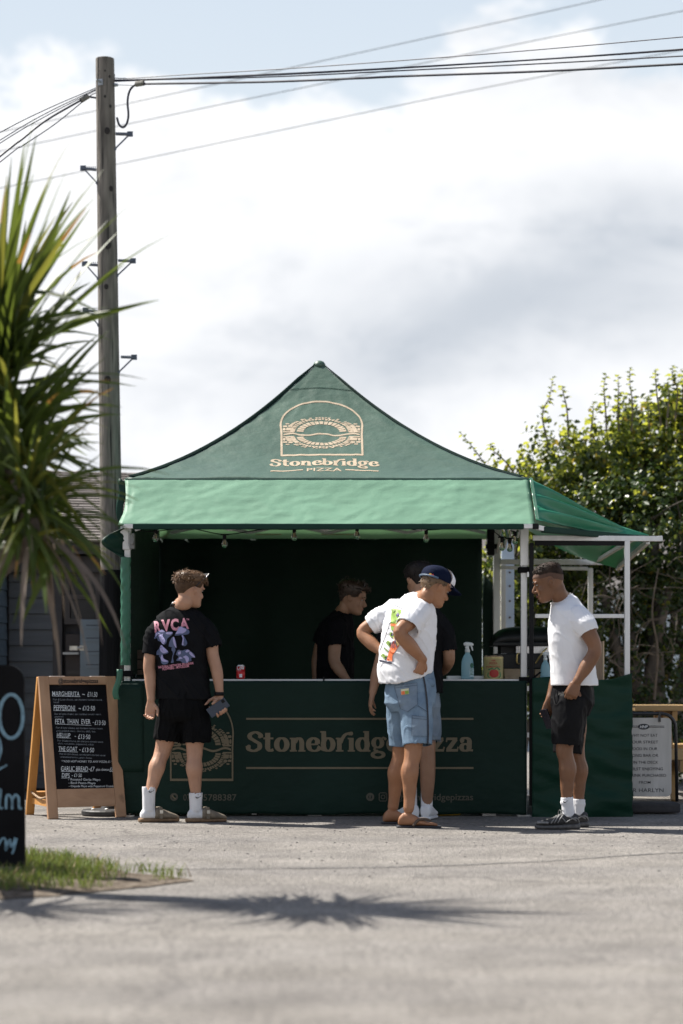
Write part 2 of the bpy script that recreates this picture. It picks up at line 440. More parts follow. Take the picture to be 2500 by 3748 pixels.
def bridge_logo():
    """Arch frame with a stone bridge and its reflection; u -1..1 across, v 0..1 up."""
    rnd = random.Random(3); out = []
    fr = [(-1, 0), (-1, .2), (-1, .4), (-1.02, .56)] + [(-1.02 * math.cos(a), .56 + .44 * math.sin(a)) for a in [math.pi * k / 28 for k in range(1, 28)]] + [(1.02, .56), (1, .4), (1, .2), (1, 0)]
    out.append(ribbon(fr, lambda dx, dy, s: .026 * (1 - .45 * abs(dx))))
    out.append(ribbon([(-1.02, .012), (1.02, .012)], lambda dx, dy, s: .014))
    wv = [(-.95 + 1.9 * k / 40, .375 + .018 * math.sin(k / 40 * 2 * math.pi * 2.5)) for k in range(41)]
    out.append(ribbon(wv, lambda dx, dy, s: .0125))
    for sg in (1, -1):
        vb = .425 if sg > 0 else .335
        hi = .142 if sg > 0 else -.118
        ho = .20 if sg > 0 else -.165
        n = 15
        for k in range(n):
            a0 = math.pi * (k + .1) / n; a1 = math.pi * (k + .9) / n
            out.append(poly2d([(-.45 * math.cos(a0), vb + hi * math.sin(a0)), (-.45 * math.cos(a1), vb + hi * math.sin(a1)), (-.62 * math.cos(a1), vb + ho * math.sin(a1) + .0), (-.62 * math.cos(a0), vb + ho * math.sin(a0))]))
        for row, (r0, r1, h0, h1) in enumerate([(.66, .78, 1.12, 1.26), (.80, .90, 1.29, 1.38)]):
            m = 26 + row * 8
            for k in range(m):
                c = (k + .5) / m
                a0 = math.pi * (k + .12 + rnd.uniform(-.05, .05)) / m; a1 = math.pi * (k + .86 + rnd.uniform(-.05, .05)) / m
                j = [rnd.uniform(-.006, .006) for _ in range(4)]
                q = [(-r0 * math.cos(a0), vb + ho * h0 * math.sin(a0) + j[0]), (-r0 * math.cos(a1), vb + ho * h0 * math.sin(a1) + j[1]), (-r1 * math.cos(a1), vb + ho * h1 * math.sin(a1) + j[2]), (-r1 * math.cos(a0), vb + ho * h1 * math.sin(a0) + j[3])]
                if row and rnd.random() < .25: continue
                out.append(poly2d(q))
        for sd in (-1, 1):
            for (u0, u1, v0, v1) in [(.70, .88, .02, .075), (.90, .965, .02, .075), (.68, .965, -.012, .008), (.72, .83, .09, .125), (.85, .965, .09, .12), (.8, .9, .138, .158)]:
                v0, v1 = (vb + v0 * 1.0, vb + v1) if sg > 0 else (vb - v0 * .9, vb - v1 * .9)
                d = (v1 - v0) * .2
                out.append(poly2d([(sd * u0, v0 + d), (sd * (u0 + .02), v0), (sd * (u1 - .02), v0), (sd * u1, v0 + d), (sd * u1, v1 - d), (sd * (u1 - .02), v1), (sd * (u0 + .02), v1), (sd * u0, v1 - d)]))
    return out
# ------------------------------------------------------------------ ground
def asphalt():
    m = M('asphalt', (0.215, 0.202, 0.188), 0.9, col2=(0.32, 0.302, 0.282), scale=2.6, detail=10, spec=0.25, ramp=(0.3, 0.7))
    N, L = nodes_of(m); bs = N['Principled BSDF']; tc = N.new('ShaderNodeTexCoord')
    src = bs.inputs['Base Color'].links[0].from_socket
    sp = N.new('ShaderNodeTexNoise'); sp.inputs['Scale'].default_value = 34; sp.inputs['Detail'].default_value = 6; sp.inputs['Roughness'].default_value = .75
    L.new(tc.outputs['Object'], sp.inputs[0])
    r = N.new('ShaderNodeValToRGB'); L.new(sp.outputs[0], r.inputs[0])
    r.color_ramp.elements[0].position = .33; r.color_ramp.elements[0].color = (.30, .30, .31, 1)
    r.color_ramp.elements[1].position = .62; r.color_ramp.elements[1].color = (1.28, 1.26, 1.22, 1)
    mx = N.new('ShaderNodeMix'); mx.data_type = 'RGBA'; mx.blend_type = 'MULTIPLY'; mx.inputs[0].default_value = .9
    L.new(src, mx.inputs[6]); L.new(r.outputs[0], mx.inputs[7])
    # worn lighter and darker wheel bands across the road
    wv = N.new('ShaderNodeTexNoise'); mp = N.new('ShaderNodeMapping'); mp.inputs['Scale'].default_value = (.12, 1.1, 1); L.new(tc.outputs['Object'], mp.inputs[0]); L.new(mp.outputs[0], wv.inputs[0])
    wv.inputs['Scale'].default_value = 1.3; wv.inputs['Detail'].default_value = 5
    r2 = N.new('ShaderNodeValToRGB'); L.new(wv.outputs[0], r2.inputs[0])
    r2.color_ramp.elements[0].position = .35; r2.color_ramp.elements[0].color = (.90, .90, .91, 1)
    r2.color_ramp.elements[1].position = .65; r2.color_ramp.elements[1].color = (1.03, 1.02, 1.0, 1)
    m2 = N.new('ShaderNodeMix'); m2.data_type = 'RGBA'; m2.blend_type = 'MULTIPLY'; m2.inputs[0].default_value = 1.0
    L.new(mx.outputs[2], m2.inputs[6]); L.new(r2.outputs[0], m2.inputs[7]); L.new(m2.outputs[2], bs.inputs['Base Color'])
    # hairline cracks and darker patched areas
    ds = N.new('ShaderNodeTexNoise'); ds.inputs['Scale'].default_value = 2.2; ds.inputs['Detail'].default_value = 6; L.new(tc.outputs['Object'], ds.inputs[0])
    vm = N.new('ShaderNodeVectorMath'); vm.operation = 'MULTIPLY_ADD'; L.new(ds.outputs[1], vm.inputs[0]); vm.inputs[1].default_value = (.9, .9, 0); L.new(tc.outputs['Object'], vm.inputs[2])
    ck = N.new('ShaderNodeTexVoronoi'); ck.feature = 'DISTANCE_TO_EDGE'; ck.inputs['Scale'].default_value = .33; L.new(vm.outputs[0], ck.inputs['Vector'])
    r3 = N.new('ShaderNodeValToRGB'); L.new(ck.outputs[0], r3.inputs[0]); r3.color_ramp.elements[0].position = .0; r3.color_ramp.elements[0].color = (.68, .68, .69, 1); r3.color_ramp.elements[1].position = .006; r3.color_ramp.elements[1].color = (1, 1, 1, 1)
    st = N.new('ShaderNodeTexNoise'); st.inputs['Scale'].default_value = .8; st.inputs['Detail'].default_value = 7; st.inputs['Roughness'].default_value = .62; L.new(tc.outputs['Object'], st.inputs[0])
    r4 = N.new('ShaderNodeValToRGB'); L.new(st.outputs[0], r4.inputs[0]); r4.color_ramp.elements[0].position = .36; r4.color_ramp.elements[0].color = (.86, .86, .87, 1); r4.color_ramp.elements[1].position = .52; r4.color_ramp.elements[1].color = (1, 1, 1, 1)
    for r_ in (r3, r4):
        mm = N.new('ShaderNodeMix'); mm.data_type = 'RGBA'; mm.blend_type = 'MULTIPLY'; mm.inputs[0].default_value = 1.0
        L.new(bs.inputs['Base Color'].links[0].from_socket, mm.inputs[6]); L.new(r_.outputs[0], mm.inputs[7]); L.new(mm.outputs[2], bs.inputs['Base Color'])
    bp = N.new('ShaderNodeBump'); bp.inputs['Strength'].default_value = .9; bp.inputs['Distance'].default_value = .012
    vo = N.new('ShaderNodeTexVoronoi'); vo.inputs['Scale'].default_value = 95; L.new(tc.outputs['Object'], vo.inputs['Vector'])
    ad = N.new('ShaderNodeMath'); ad.operation = 'ADD'; L.new(vo.outputs[0], ad.inputs[0]); L.new(sp.outputs[0], ad.inputs[1])
    L.new(ad.outputs[0], bp.inputs['Height']); L.new(bp.outputs[0], bs.inputs['Normal'])
    return m
mb = MB(); mb.grid(lambda u, v: ((u - .5) * 600, -60 + v * 660, 0), 30, 33)
tag(mb.build('road', asphalt()), kind='structure')
# tar-filled seam that crosses the road in front of the stall
def seam(pts, w0, name, label):
    rnd = random.Random(len(pts)); P = smooth_path(pts, 14); mb = MB(); vs = []
    for i, p in enumerate(P):
        d = P[min(i + 1, len(P) - 1)] - P[max(i - 1, 0)]; n = Vector((-d.y, d.x, 0)).normalized()
        w = w0 * (0.5 + 0.9 * abs(noise.noise(p * 3.1))); j = n * 0.02 * noise.noise(p * 5)
        vs += [p + n * w + j, p - n * w + j]
    mb.add([(v.x, v.y, .004) for v in vs], [(2 * i, 2 * i + 1, 2 * i + 3, 2 * i + 2) for i in range(len(P) - 1)])
    o = mb.build(name, M('tar', (.06, .06, .06), .8, .3, 20)); tag(o, kind='structure')
seam([(-1.1, 11.55, 0), (-.3, 11.6, 0), (.5, 11.75, 0), (1.2, 12.1, 0), (1.9, 12.6, 0), (3.2, 13.1, 0)], .018, 'road_seam', '')
mb = MB(); rnd = random.Random(5)
for _ in range(260):
    Y = 11.0 + 4.4 * rnd.random() ** .7; X = rnd.uniform(-2.2, 2.7); r = rnd.uniform(.003, .008) * (1.3 if rnd.random() < .08 else 1)
    if X < -.5 and Y < 12.3: continue
    bm = bmesh.new(); bmesh.ops.create_icosphere(bm, subdivisions=1, radius=r)
    for v in bm.verts: v.co = Vector((X, Y, r * .3)) + Vector((v.co.x * rnd.uniform(.7, 1.4), v.co.y * rnd.uniform(.7, 1.4), v.co.z * .7))
    bm.verts.index_update(); mb.add([v.co for v in bm.verts], [[q.index for q in f.verts] for f in bm.faces]); bm.free()
tag(mb.build('gravel', M('stone_chip', (.16, .15, .14), .9, .5, 30)), 'loose stone chips scattered over the road', 'gravel', kind='stuff')

# verge with grass and dry soil by the palm
edge = [(-5, 12.6), (-3, 12.45), (-1.8, 12.2), (-1.4, 11.75), (-1.15, 11.35), (-.92, 11.15), (-.78, 10.95), (-.85, 10.72), (-1.1, 10.45), (-1.4, 10.1), (-2.0, 9.85), (-3, 9.7), (-5, 9.5)]
E = [(p.x, p.y) for p in smooth_path([(x, y, 0) for x, y in edge], 8)]
E = [(x + .07 * noise.noise(Vector((x * 6, y * 6, 1))), y + .07 * noise.noise(Vector((x * 6, y * 6, 9)))) for x, y in E]
mb = MB(); cxy = (-2.2, 10.9); K = 7; n = len(E); vs = []
for k in range(K + 1):
    s = 1 - k / K
    for x, y in E:
        X, Y = cxy[0] + (x - cxy[0]) * s, cxy[1] + (y - cxy[1]) * s
        vs.append((X, Y, .005 + .045 * (1 - s) ** .5 + .012 * noise.noise(Vector((X * 7, Y * 7, 0))) * (1 if k else 0)))
mb.add(vs, [(k * n + i, k * n + (i + 1) % n, (k + 1) * n + (i + 1) % n, (k + 1) * n + i) for k in range(K) for i in range(n)])
tag(mb.build('soil', M('soil', (.055, .042, .031), .95, col2=(.20, .165, .13), scale=16, detail=8, bump=.8, bscale=60, spec=.1)), kind='structure')
def in_poly(x, y, P):
    c = False; j = len(P) - 1
    for i in range(len(P)):
        if (P[i][1] > y) != (P[j][1] > y) and x < (P[j][0] - P[i][0]) * (y - P[i][1]) / (P[j][1] - P[i][1]) + P[i][0]: c = not c
        j = i
    return c
mb = MB(); rnd = random.Random(11); cnt = 0
while cnt < 22000:
    x, y = rnd.uniform(-3.6, -.75), rnd.uniform(9.6, 12.45)
    if not in_poly(x, y, E): continue
    d = (-1.12 - x) / .5 + noise.noise(Vector((x * 3, y * 3, 3))) * 1.2 + (y - 10.6) * .7
    if d < .1 or rnd.random() > .2 + d * .6: continue
    cnt += 1; h = rnd.uniform(.03, .085); a = rnd.uniform(0, 6.28); w = rnd.uniform(.002, .004); l = rnd.uniform(.2, .9) * h; b = rnd.uniform(0, 6.28)
    dx, dy = math.cos(a) * w, math.sin(a) * w; z0 = .02; lx, ly = math.cos(b) * l, math.sin(b) * l
    mb.add([(x - dx, y - dy, z0), (x + dx, y + dy, z0), (x + dx * .7 + lx * .4, y + dy * .7 + ly * .4, z0 + h * .6), (x - dx * .7 + lx * .4, y - dy * .7 + ly * .4, z0 + h * .6), (x + lx, y + ly, z0 + h)],
           [(0, 1, 2, 3), (3, 2, 4)], 1 if rnd.random() < .22 else 0)
tag(mb.build('grass', [M('grass_blade', (.065, .12, .016), .7, col2=(.17, .22, .038), scale=2.5, transl=.3, tcol=(.22, .27, .05)), M('dry_grass', (.28, .21, .10), .7, .3, 5)]), 'short green grass on the verge beside the dark chalkboard', 'grass', kind='stuff')

# ------------------------------------------------------------------ wooden hut behind the menu board
def build_hut():
    Y0 = 19.5
    hut = thing('wooden_hut', (-3.6, Y0, 0), 'dark weatherboarded wooden hut with shingle roof behind the palm', 'hut')
    body = M('hut_dark', (.028, .026, .030), .75, .3, 9)
    slate = M('board_slate_blue', (.088, .094, .104), .55, .18, 5, bump=.12, bscale=30, stretch=(.3, 1, 3))
    pale = M('board_pale_blue', (.16, .21, .27), .55, .15, 5, bump=.12, bscale=30, stretch=(.3, 1, 3))
    trim = M('hut_trim', (.034, .031, .034), .6, .25, 8)
    mb = MB(); mb.box(-9, -1.98, Y0 + .03, Y0 + 4.5, 0, 2.26); mb.build('wall', body, hut)
    s = Y0 / FP
    xl, xr = (34 - CX) * s, (196 - CX) * s
    for k in range(16):                                       # lapped boards, each its own piece
        z0 = .03 + k * .1435; 
        if z0 > 2.15: break
        mb = MB(); mb.add([(xl - 0.0, Y0 - .028, z0), (xr, Y0 - .028, z0), (xr, Y0 - .008, z0 + .139), (xl, Y0 - .008, z0 + .139),
                           (xl, Y0 + .03, z0), (xr, Y0 + .03, z0), (xr, Y0 + .03, z0 + .139), (xl, Y0 + .03, z0 + .139)],
                          [(0, 1, 2, 3), (1, 5, 6, 2), (4, 0, 3, 7), (3, 2, 6, 7), (0, 4, 5, 1)])
        mb.build('board', slate, hut)
    for k in range(15):                                       # paler wing that stands forward at the frame's edge
        z0 = .04 + k * .148
        mb = MB(); mb.add([(-9, Y0 - .66, z0), (xl - .012, Y0 - .66, z0), (xl - .02, Y0 - .63, z0 + .143), (-9, Y0 - .63, z0 + .143),
                           (-9, Y0 - .03, z0), (xl - .012, Y0 - .03, z0), (xl - .02, Y0 - .03, z0 + .143), (-9, Y0 - .03, z0 + .143)],
                          [(0, 1, 2, 3), (1, 5, 6, 2), (3, 2, 6, 7), (0, 4, 5, 1)])
        mb.build('wing_board', pale, hut)
    mb = MB(); mb.box(xr + .002, xr + .085, Y0 - .07, Y0 + .03, 0, 2.2); mb.build('corner_post', trim, hut)
    mb = MB(); mb.box(-9, -1.97, Y0 - .36, Y0 - .30, 2.13, 2.25); mb.build('fascia', trim, hut)
    mb = MB(); mb.box(-9, -1.97, Y0 - .12, Y0 + .03, 1.98, 2.12); mb.build('frieze_board', M('frieze', (.045, .042, .046), .6), hut)
    # window and the stable door below it
    wf = M('window_frame', (.030, .022, .022), .5, .2); x0, x1 = (238 - CX) * s, (372 - CX) * s
    z0, z1 = CZ + (HY - 2285) * s, CZ + (HY - 2085) * s
    mb = MB()
    for (a, b, c, d) in ((x0, x0 + .05, z0, z1), (x1 - .05, x1, z0, z1), (x0 + .05, x1 - .05, z1 - .05, z1), (x0 + .05, x1 - .05, z0, z0 + .05), (x0 + .05, x1 - .05, (z0 + z1) / 2 - .02, (z0 + z1) / 2 + .02)):
        mb.box(a, b, Y0 - .05, Y0 + .028, c, d)
    w = mb.build('window', wf, hut)
    gl = M('window_glass', (.012, .012, .014), .25, .3, spec=.25)
    for a, b in ((z0 + .051, (z0 + z1) / 2 - .021), ((z0 + z1) / 2 + .021, z1 - .051)):
        mb = MB(); mb.box(x0 + .051, x1 - .051, Y0 - .012, Y0 - .004, a, b); mb.build('pane', gl, w)
    mb = MB(); mb.box((301 - CX) * s, (316 - CX) * s, Y0 - .003, Y0 + .01, z0 + .1, z1 - .14); mb.build('curtain', M('curtain', (.5, .47, .42), .9), w)
    mb = MB(); mb.box(x0 + .01, x1, Y0 - .03, Y0 + .028, .02, z0 - .09); d = mb.build('door', M('door_dark', (.030, .021, .020), .6, .3), hut)
    for z in (.35, .62, .89, 1.06): 
        mb = MB(); mb.box(x0 + .02, x1 - .01, Y0 - .042, Y0 - .031, z, z + .035); mb.build('door_rail', wf, d)
    mb = MB(); mb.box((236 - CX) * s, (292 - CX) * s, Y0 - .12, Y0 - .05, CZ + (HY - 2396) * s, CZ + (HY - 2388) * s); mb.build('sill', M('sill_white', (.5, .5, .48), .6), hut)
    # blue-grey slotted shutter leaf that is folded out in front of the door
    Y1 = Y0 - .35; t = Y1 / FP
    a, b, top = (293 - CX) * t, (385 - CX) * t, CZ + (HY - 2267) * t
    mb = MB(); mb.box(a, b, Y1, Y1 + .045, .05, top, bev=.006); sh = mb.build('shutter', M('shutter_blue_grey', (.135, .175, .205), .5, .1, 5), hut)
    for py in (2296, 2343, 2392, 2440, 2490, 2540):
        z = CZ + (HY - py) * t; mb = MB(); mb.box((316 - CX) * t, b + .004, Y1 - .006, Y1 - .001, z - .016, z + .014, bev=.003); mb.build('slat', MATS['shutter_blue_grey'], sh)
        mb = MB(); mb.box((316 - CX) * t, b + .002, Y1 - .003, Y1 - .0005, z + .0145, z + .021); mb.build('slot', trim, sh)
    z = CZ + (HY - 2372) * t; mt = M('latch_metal', (.42, .40, .36), .35, .3, 20, metal=.8)
    mb = MB(); mb.box((255 - CX) * t, (284 - CX) * t, Y1 - .01, Y1 + .01, z - .02, z + .018); mb.tube([((283 - CX) * t, Y1 - .012, z), ((303 - CX) * t, Y1 - .012, z)], .012); mb.box((291 - CX) * t, (308 - CX) * t, Y1 - .011, Y1 - .006, z - .022, z + .022)
    mb.build('latch', mt, sh)
    # roof of wavy weathered shingle courses
    roof = thing_part(hut)
    Yr, zr0, zr1 = 21.9, 2.22, 3.10
    mb = MB(); mb.add([(-9, Y0 - .4, zr0), (-1.97, Y0 - .4, zr0), (-1.97, Yr, zr1), (-9, Yr, zr1 + .16), (-9, Y0 - .4, zr0 - .05), (-1.97, Y0 - .4, zr0 - .05), (-1.97, Yr + 2.6, zr0), (-9, Yr + 2.6, zr0)],
                      [(0, 1, 2, 3), (0, 4, 5, 1), (3, 2, 6, 7), (1, 5, 6, 2)]); roof = mb.build('roof', M('roof_felt', (.05, .042, .038), .9), hut)
    shm = [M('shingle_%s' % c, v, .85, .3, 14, bump=.5, bscale=30, stretch=(.4, 1, 1)) for c, v in (('grey', (.115, .098, .088)), ('brown', (.092, .076, .067)), ('pale', (.15, .13, .118)))]
    rnd = random.Random(4); C = 26
    for c in range(C):
        x = -4.6 + rnd.uniform(-.3, 0)
        while x < -1.98:
            w = rnd.uniform(.25, .62); xe = min(x + w, -1.965)
            mb = MB(); nseg = 6; vs = []
            for (sv, up) in ((0, .022), (1.25, .005)):
                for i in range(nseg + 1):
                    X = x + .004 + (xe - x - .008) * i / nseg
                    wob = .16 * noise.noise(Vector((X * 3.2, c * 1.7, 0))) if sv == 0 else 0
                    f = (c + sv + wob) / (C + .3); f = min(f, 1.0); ridge = zr1 + .16 * max(0, (-1.97 - X)) / 7
                    vs.append((X, Y0 - .41 + (Yr - Y0 + .41) * f, zr0 + (ridge - zr0) * f + up + .006))
            base = [(a, b, cz - .02) for a, b, cz in vs[:nseg + 1]]
            vs += base; q = nseg + 1
            mb.add(vs, [(i, i + 1, q + i + 1, q + i) for i in range(nseg)] + [(2 * q + i, 2 * q + i + 1, i + 1, i) for i in range(nseg)])
            mb.build('shingle', rnd.choice(shm), roof); x = xe
def thing_part(o): return o
build_hut()

# ------------------------------------------------------------------ telegraph pole and wires
PY = 19.0
def P_(px, py, dy=0.0): return W(px, py, PY + dy)
def build_pole():
    pole = thing('telegraph_pole', P_(410, 2936), 'tall weathered grey wooden telegraph pole with climbing steps, beside the hut', 'telegraph pole')
    m = wood('pole_wood', (.055, .049, .042), (.23, .205, .175), 'Z', 1.6, .85, 0, .7, 13)
    N, L = nodes_of(m); bs = N['Principled BSDF']; tc = N.new('ShaderNodeTexCoord'); src = bs.inputs['Base Color'].links[0].from_socket
    mp = N.new('ShaderNodeMapping'); mp.inputs['Scale'].default_value = (1, 1, .035); L.new(tc.outputs['Object'], mp.inputs[0])
    nz = N.new('ShaderNodeTexNoise'); nz.inputs['Scale'].default_value = 42; nz.inputs['Detail'].default_value = 3; L.new(mp.outputs[0], nz.inputs[0])
    r = N.new('ShaderNodeValToRGB'); r.color_ramp.elements[0].position = .33; r.color_ramp.elements[0].color = (.12, .12, .12, 1); r.color_ramp.elements[1].position = .43; r.color_ramp.elements[1].color = (1, 1, 1, 1); L.new(nz.outputs[0], r.inputs[0])
    mx = N.new('ShaderNodeMix'); mx.data_type = 'RGBA'; mx.blend_type = 'MULTIPLY'; mx.inputs[0].default_value = 1; L.new(src, mx.inputs[6]); L.new(r.outputs[0], mx.inputs[7]); L.new(mx.outputs[2], bs.inputs['Base Color'])
    ct = lambda py: 384 + (409 - 384) * (py - 217) / (2100 - 217)
    rp = lambda py: (34 + 7 * (py - 217) / (1880)) * PY / FP
    rows = [217 + k * (2936 - 217) / 24 for k in range(25)]
    mb = MB(); mb.tube([P_(ct(217), 215)] + [P_(ct(y), y) for y in rows], [rp(217) * .97] + [rp(y) for y in rows], 28); mb.build('shaft', m, pole, smooth=False)
    mb = MB(); mb.tube([P_(ct(2088), 2088), P_(ct(2088), 2087), P_(408, 2500), P_(410, 2936)], [rp(2088) + .002, rp(2088) + .006, rp(2100) + .012, rp(2100) + .012], 24, caps=True); mb.build('black_base', M('pole_black', (.010, .010, .011), .8, .5, 4, spec=.15, stretch=(3, 3, .2), bump=.4, bscale=40), pole)
    st = M('step_steel', (.10, .115, .15), .55, .3, 20, metal=.6)
    for sd, py, xa, xb in ((1, 492, 424, 476), (-1, 617, 304, 352), (1, 956, 433, 487), (-1, 967, 310, 360), (-1, 1137, 313, 362), (1, 1309, 443, 491)):
        mb = MB(); xi, xo = (xa, xb) if sd > 0 else (xb, xa)
        mb.bar(P_(xi, py - (2 if sd > 0 else -4)), P_(xo, py), .05, .016)
        for k in range(7):
            x = xi + (xo - xi) * (k + .5) / 7; mb.bar(P_(x, py - 6, -.02), P_(x, py - 6, .02), .008, .012)
        mb.bar(P_(xo, py + 8), P_(xo, py - 11), .05, .014, ref=(0, 1, 0)); mb.bar(P_(xo - 6 * sd, py + 4), P_(ct(py) + rp(py) * FP / PY * sd * .98, py + 52), .012, .012)
        mb.tube([P_(ct(py) + rp(py) * FP / PY * sd * .96, py + 54, -.01), P_(ct(py) + rp(py) * FP / PY * sd * .96, py + 54, -.035)], .013, 8)
        mb.build('climbing_step', st, pole)
    kn = M('knot_dark', (.018, .014, .012), .8)
    for x, y, r in ((396, 487, 7), (410, 697, 5.5), (398, 903, 9), (393, 1056, 5.5), (388, 362, 3), (407, 396, 3.5), (404, 288, 3), (365, 268, 2), (388, 268, 2), (398, 1395, 8)):
        u = (x - ct(y)) / (rp(y) * FP / PY); th = math.asin(max(-.95, min(.95, u))); R = rp(y)
        c = P_(ct(y), y) + Vector((math.sin(th) * R, -math.cos(th) * R, 0)); n = Vector((math.sin(th), -math.cos(th), 0))
        a = Vector((math.cos(th), math.sin(th), 0)); mb = MB(); rr = r * PY / FP; k = 12
        ring = [c + n * .003 + a * rr * math.cos(6.283 * i / k) + Vector((0, 0, rr * 1.35 * math.sin(6.283 * i / k))) for i in range(k)]
        ring2 = [c + n * .001 + a * rr * 1.5 * math.cos(6.283 * i / k) + Vector((0, 0, rr * 1.9 * math.sin(6.283 * i / k))) for i in range(k)]
        mb.add(ring + [c + n * .001], [(i, (i + 1) % k, k) for i in range(k)]); mb.add(ring + ring2, [(i, i + k, (i + 1) % k + k, (i + 1) % k) for i in range(k)])
        mb.build('knot', kn, pole)
    gal = M('galvanised', (.32, .34, .36), .5, .3, 25, metal=.7)
    mb = MB(); c = P_(369, 301, -.075); mb.obox(c, (.021, -.008, 0), (.004, .008, 0), (0, 0, .027)); mb.tube([c + Vector((-.0, -.01, 0)), c + Vector((-.035, -.05, .012))], .008, 8); mb.build('bracket', gal, pole)
    mb = MB(); mb.tube([P_(418, 311, -.03), P_(432, 311, -.03)], [.016, .012], 10); mb.tube([P_(432, 311, -.03), P_(500, 313, -.03)], .003, 6); mb.build('eye_bolt', gal, pole)
build_pole()
cab = M('cable_black', (.012, .013, .028), .45, .2); olive = M('cable_olive', (.030, .028, .018), .7, .2, spec=.1)
def cable(pts, r, label, mat=cab, clamp=None, extra=None, dY=None, n=6):
    o = thing('overhead_cable', pts[0], label, 'cable', 'overhead cables')
    mb = MB(); mb.tube(pts, r, n, per=10)
    if extra: mb.tube(extra, r, n, per=8)
    mb.build('wire', mat, o)
    if clamp:
        c, d = clamp; d = d.normalized(); mb = MB()
        for k in range(5): mb.tube([c + d * (k * .017 - .04), c + d * (k * .017 - .029)], [.024, .024], 10)
        mb.tube([c - d * .045, c + d * .045], .014, 8); mb.build('clamp', M('clamp_grey', (.20, .19, .165), .6, .3, 20), o)
R_ = lambda px, py: P_(px, py, -(px - 420) * .0011)
cable([R_(418, 272), R_(445, 287), R_(700, 272), R_(1116, 247), R_(1800, 196), R_(2500, 135), R_(3300, 60)], .0042, 'thin black cable running rightwards from the pole, topmost of the bundle')
cable([R_(418, 280), R_(450, 292), R_(1000, 271), R_(1500, 245), R_(2000, 215), R_(2500, 179), R_(3300, 115)], .0046, 'thin black cable in the bundle right of the pole, second from the top')
cable([R_(418, 288), R_(460, 294), R_(1000, 275), R_(1500, 248), R_(2000, 217), R_(2500, 183), R_(3300, 120)], .0046, 'thin black cable in the bundle right of the pole, third from the top')
cable([R_(420, 298), R_(600, 291), R_(1000, 281), R_(1500, 257), R_(2000, 232), R_(2500, 205), R_(3300, 160)], .0055, 'black cable just above the thickest one, right of the pole')
cable([R_(428, 430), R_(436, 456), R_(450, 466), R_(464, 452), R_(470, 420), R_(467, 370), R_(476, 330), R_(500, 309), R_(540, 307), R_(960, 300), R_(1300, 287), R_(1500, 278), R_(2000, 260), R_(2500, 234), R_(3300, 190)], .0098,
      'thickest black cable with a hanging loop and grey clamp, right of the pole', clamp=(R_(512, 306), R_(540, 303) - R_(500, 309)), n=8)
Lf = lambda px, py: P_(px, py, -(420 - px) * .0016)
cable([Lf(350, 322), Lf(170, 400), Lf(0, 485), Lf(-500, 760)], .0045, 'thin black cable running leftwards from the pole, highest of the left group')
cable([Lf(350, 327), Lf(170, 414), Lf(0, 513), Lf(-500, 830)], .0045, 'thin black cable left of the pole, second of the left group')
cable([Lf(350, 331), Lf(170, 424), Lf(0, 524), Lf(-500, 850)], .0045, 'thin black cable left of the pole, third of the left group')
cable([Lf(350, 358), Lf(322, 355), Lf(300, 365), Lf(170, 440), Lf(80, 510), Lf(0, 572), Lf(-500, 980)], .0090, 'thick black cable with a grey ribbed clamp, left of the pole', clamp=(Lf(309, 360), Lf(290, 371) - Lf(320, 353)), n=8)
cable([Lf(350, 340), Lf(320, 358), Lf(200, 455), Lf(80, 535), Lf(18, 579), Lf(-500, 1000)], .0050, 'lowest black cable left of the pole, steeper than the others')
B_ = lambda px, py: W(px, py, 27)
cable([B_(-900, 690), B_(0, 483), B_(1000, 262), B_(2192, 0), B_(3200, -235)], .0046, 'olive power line crossing the sky behind the pole, highest of three', olive)
cable([B_(-900, 745), B_(0, 553), B_(1000, 343), B_(2500, 40), B_(3300, -110)], .0046, 'olive power line crossing the sky behind the pole, middle of three', olive)
cable([B_(-900, 860), B_(32, 682), B_(1000, 482), B_(1800, 316), B_(2500, 183), B_(3300, 30)], .0046, 'olive power line crossing the sky behind the pole, lowest of three', olive)

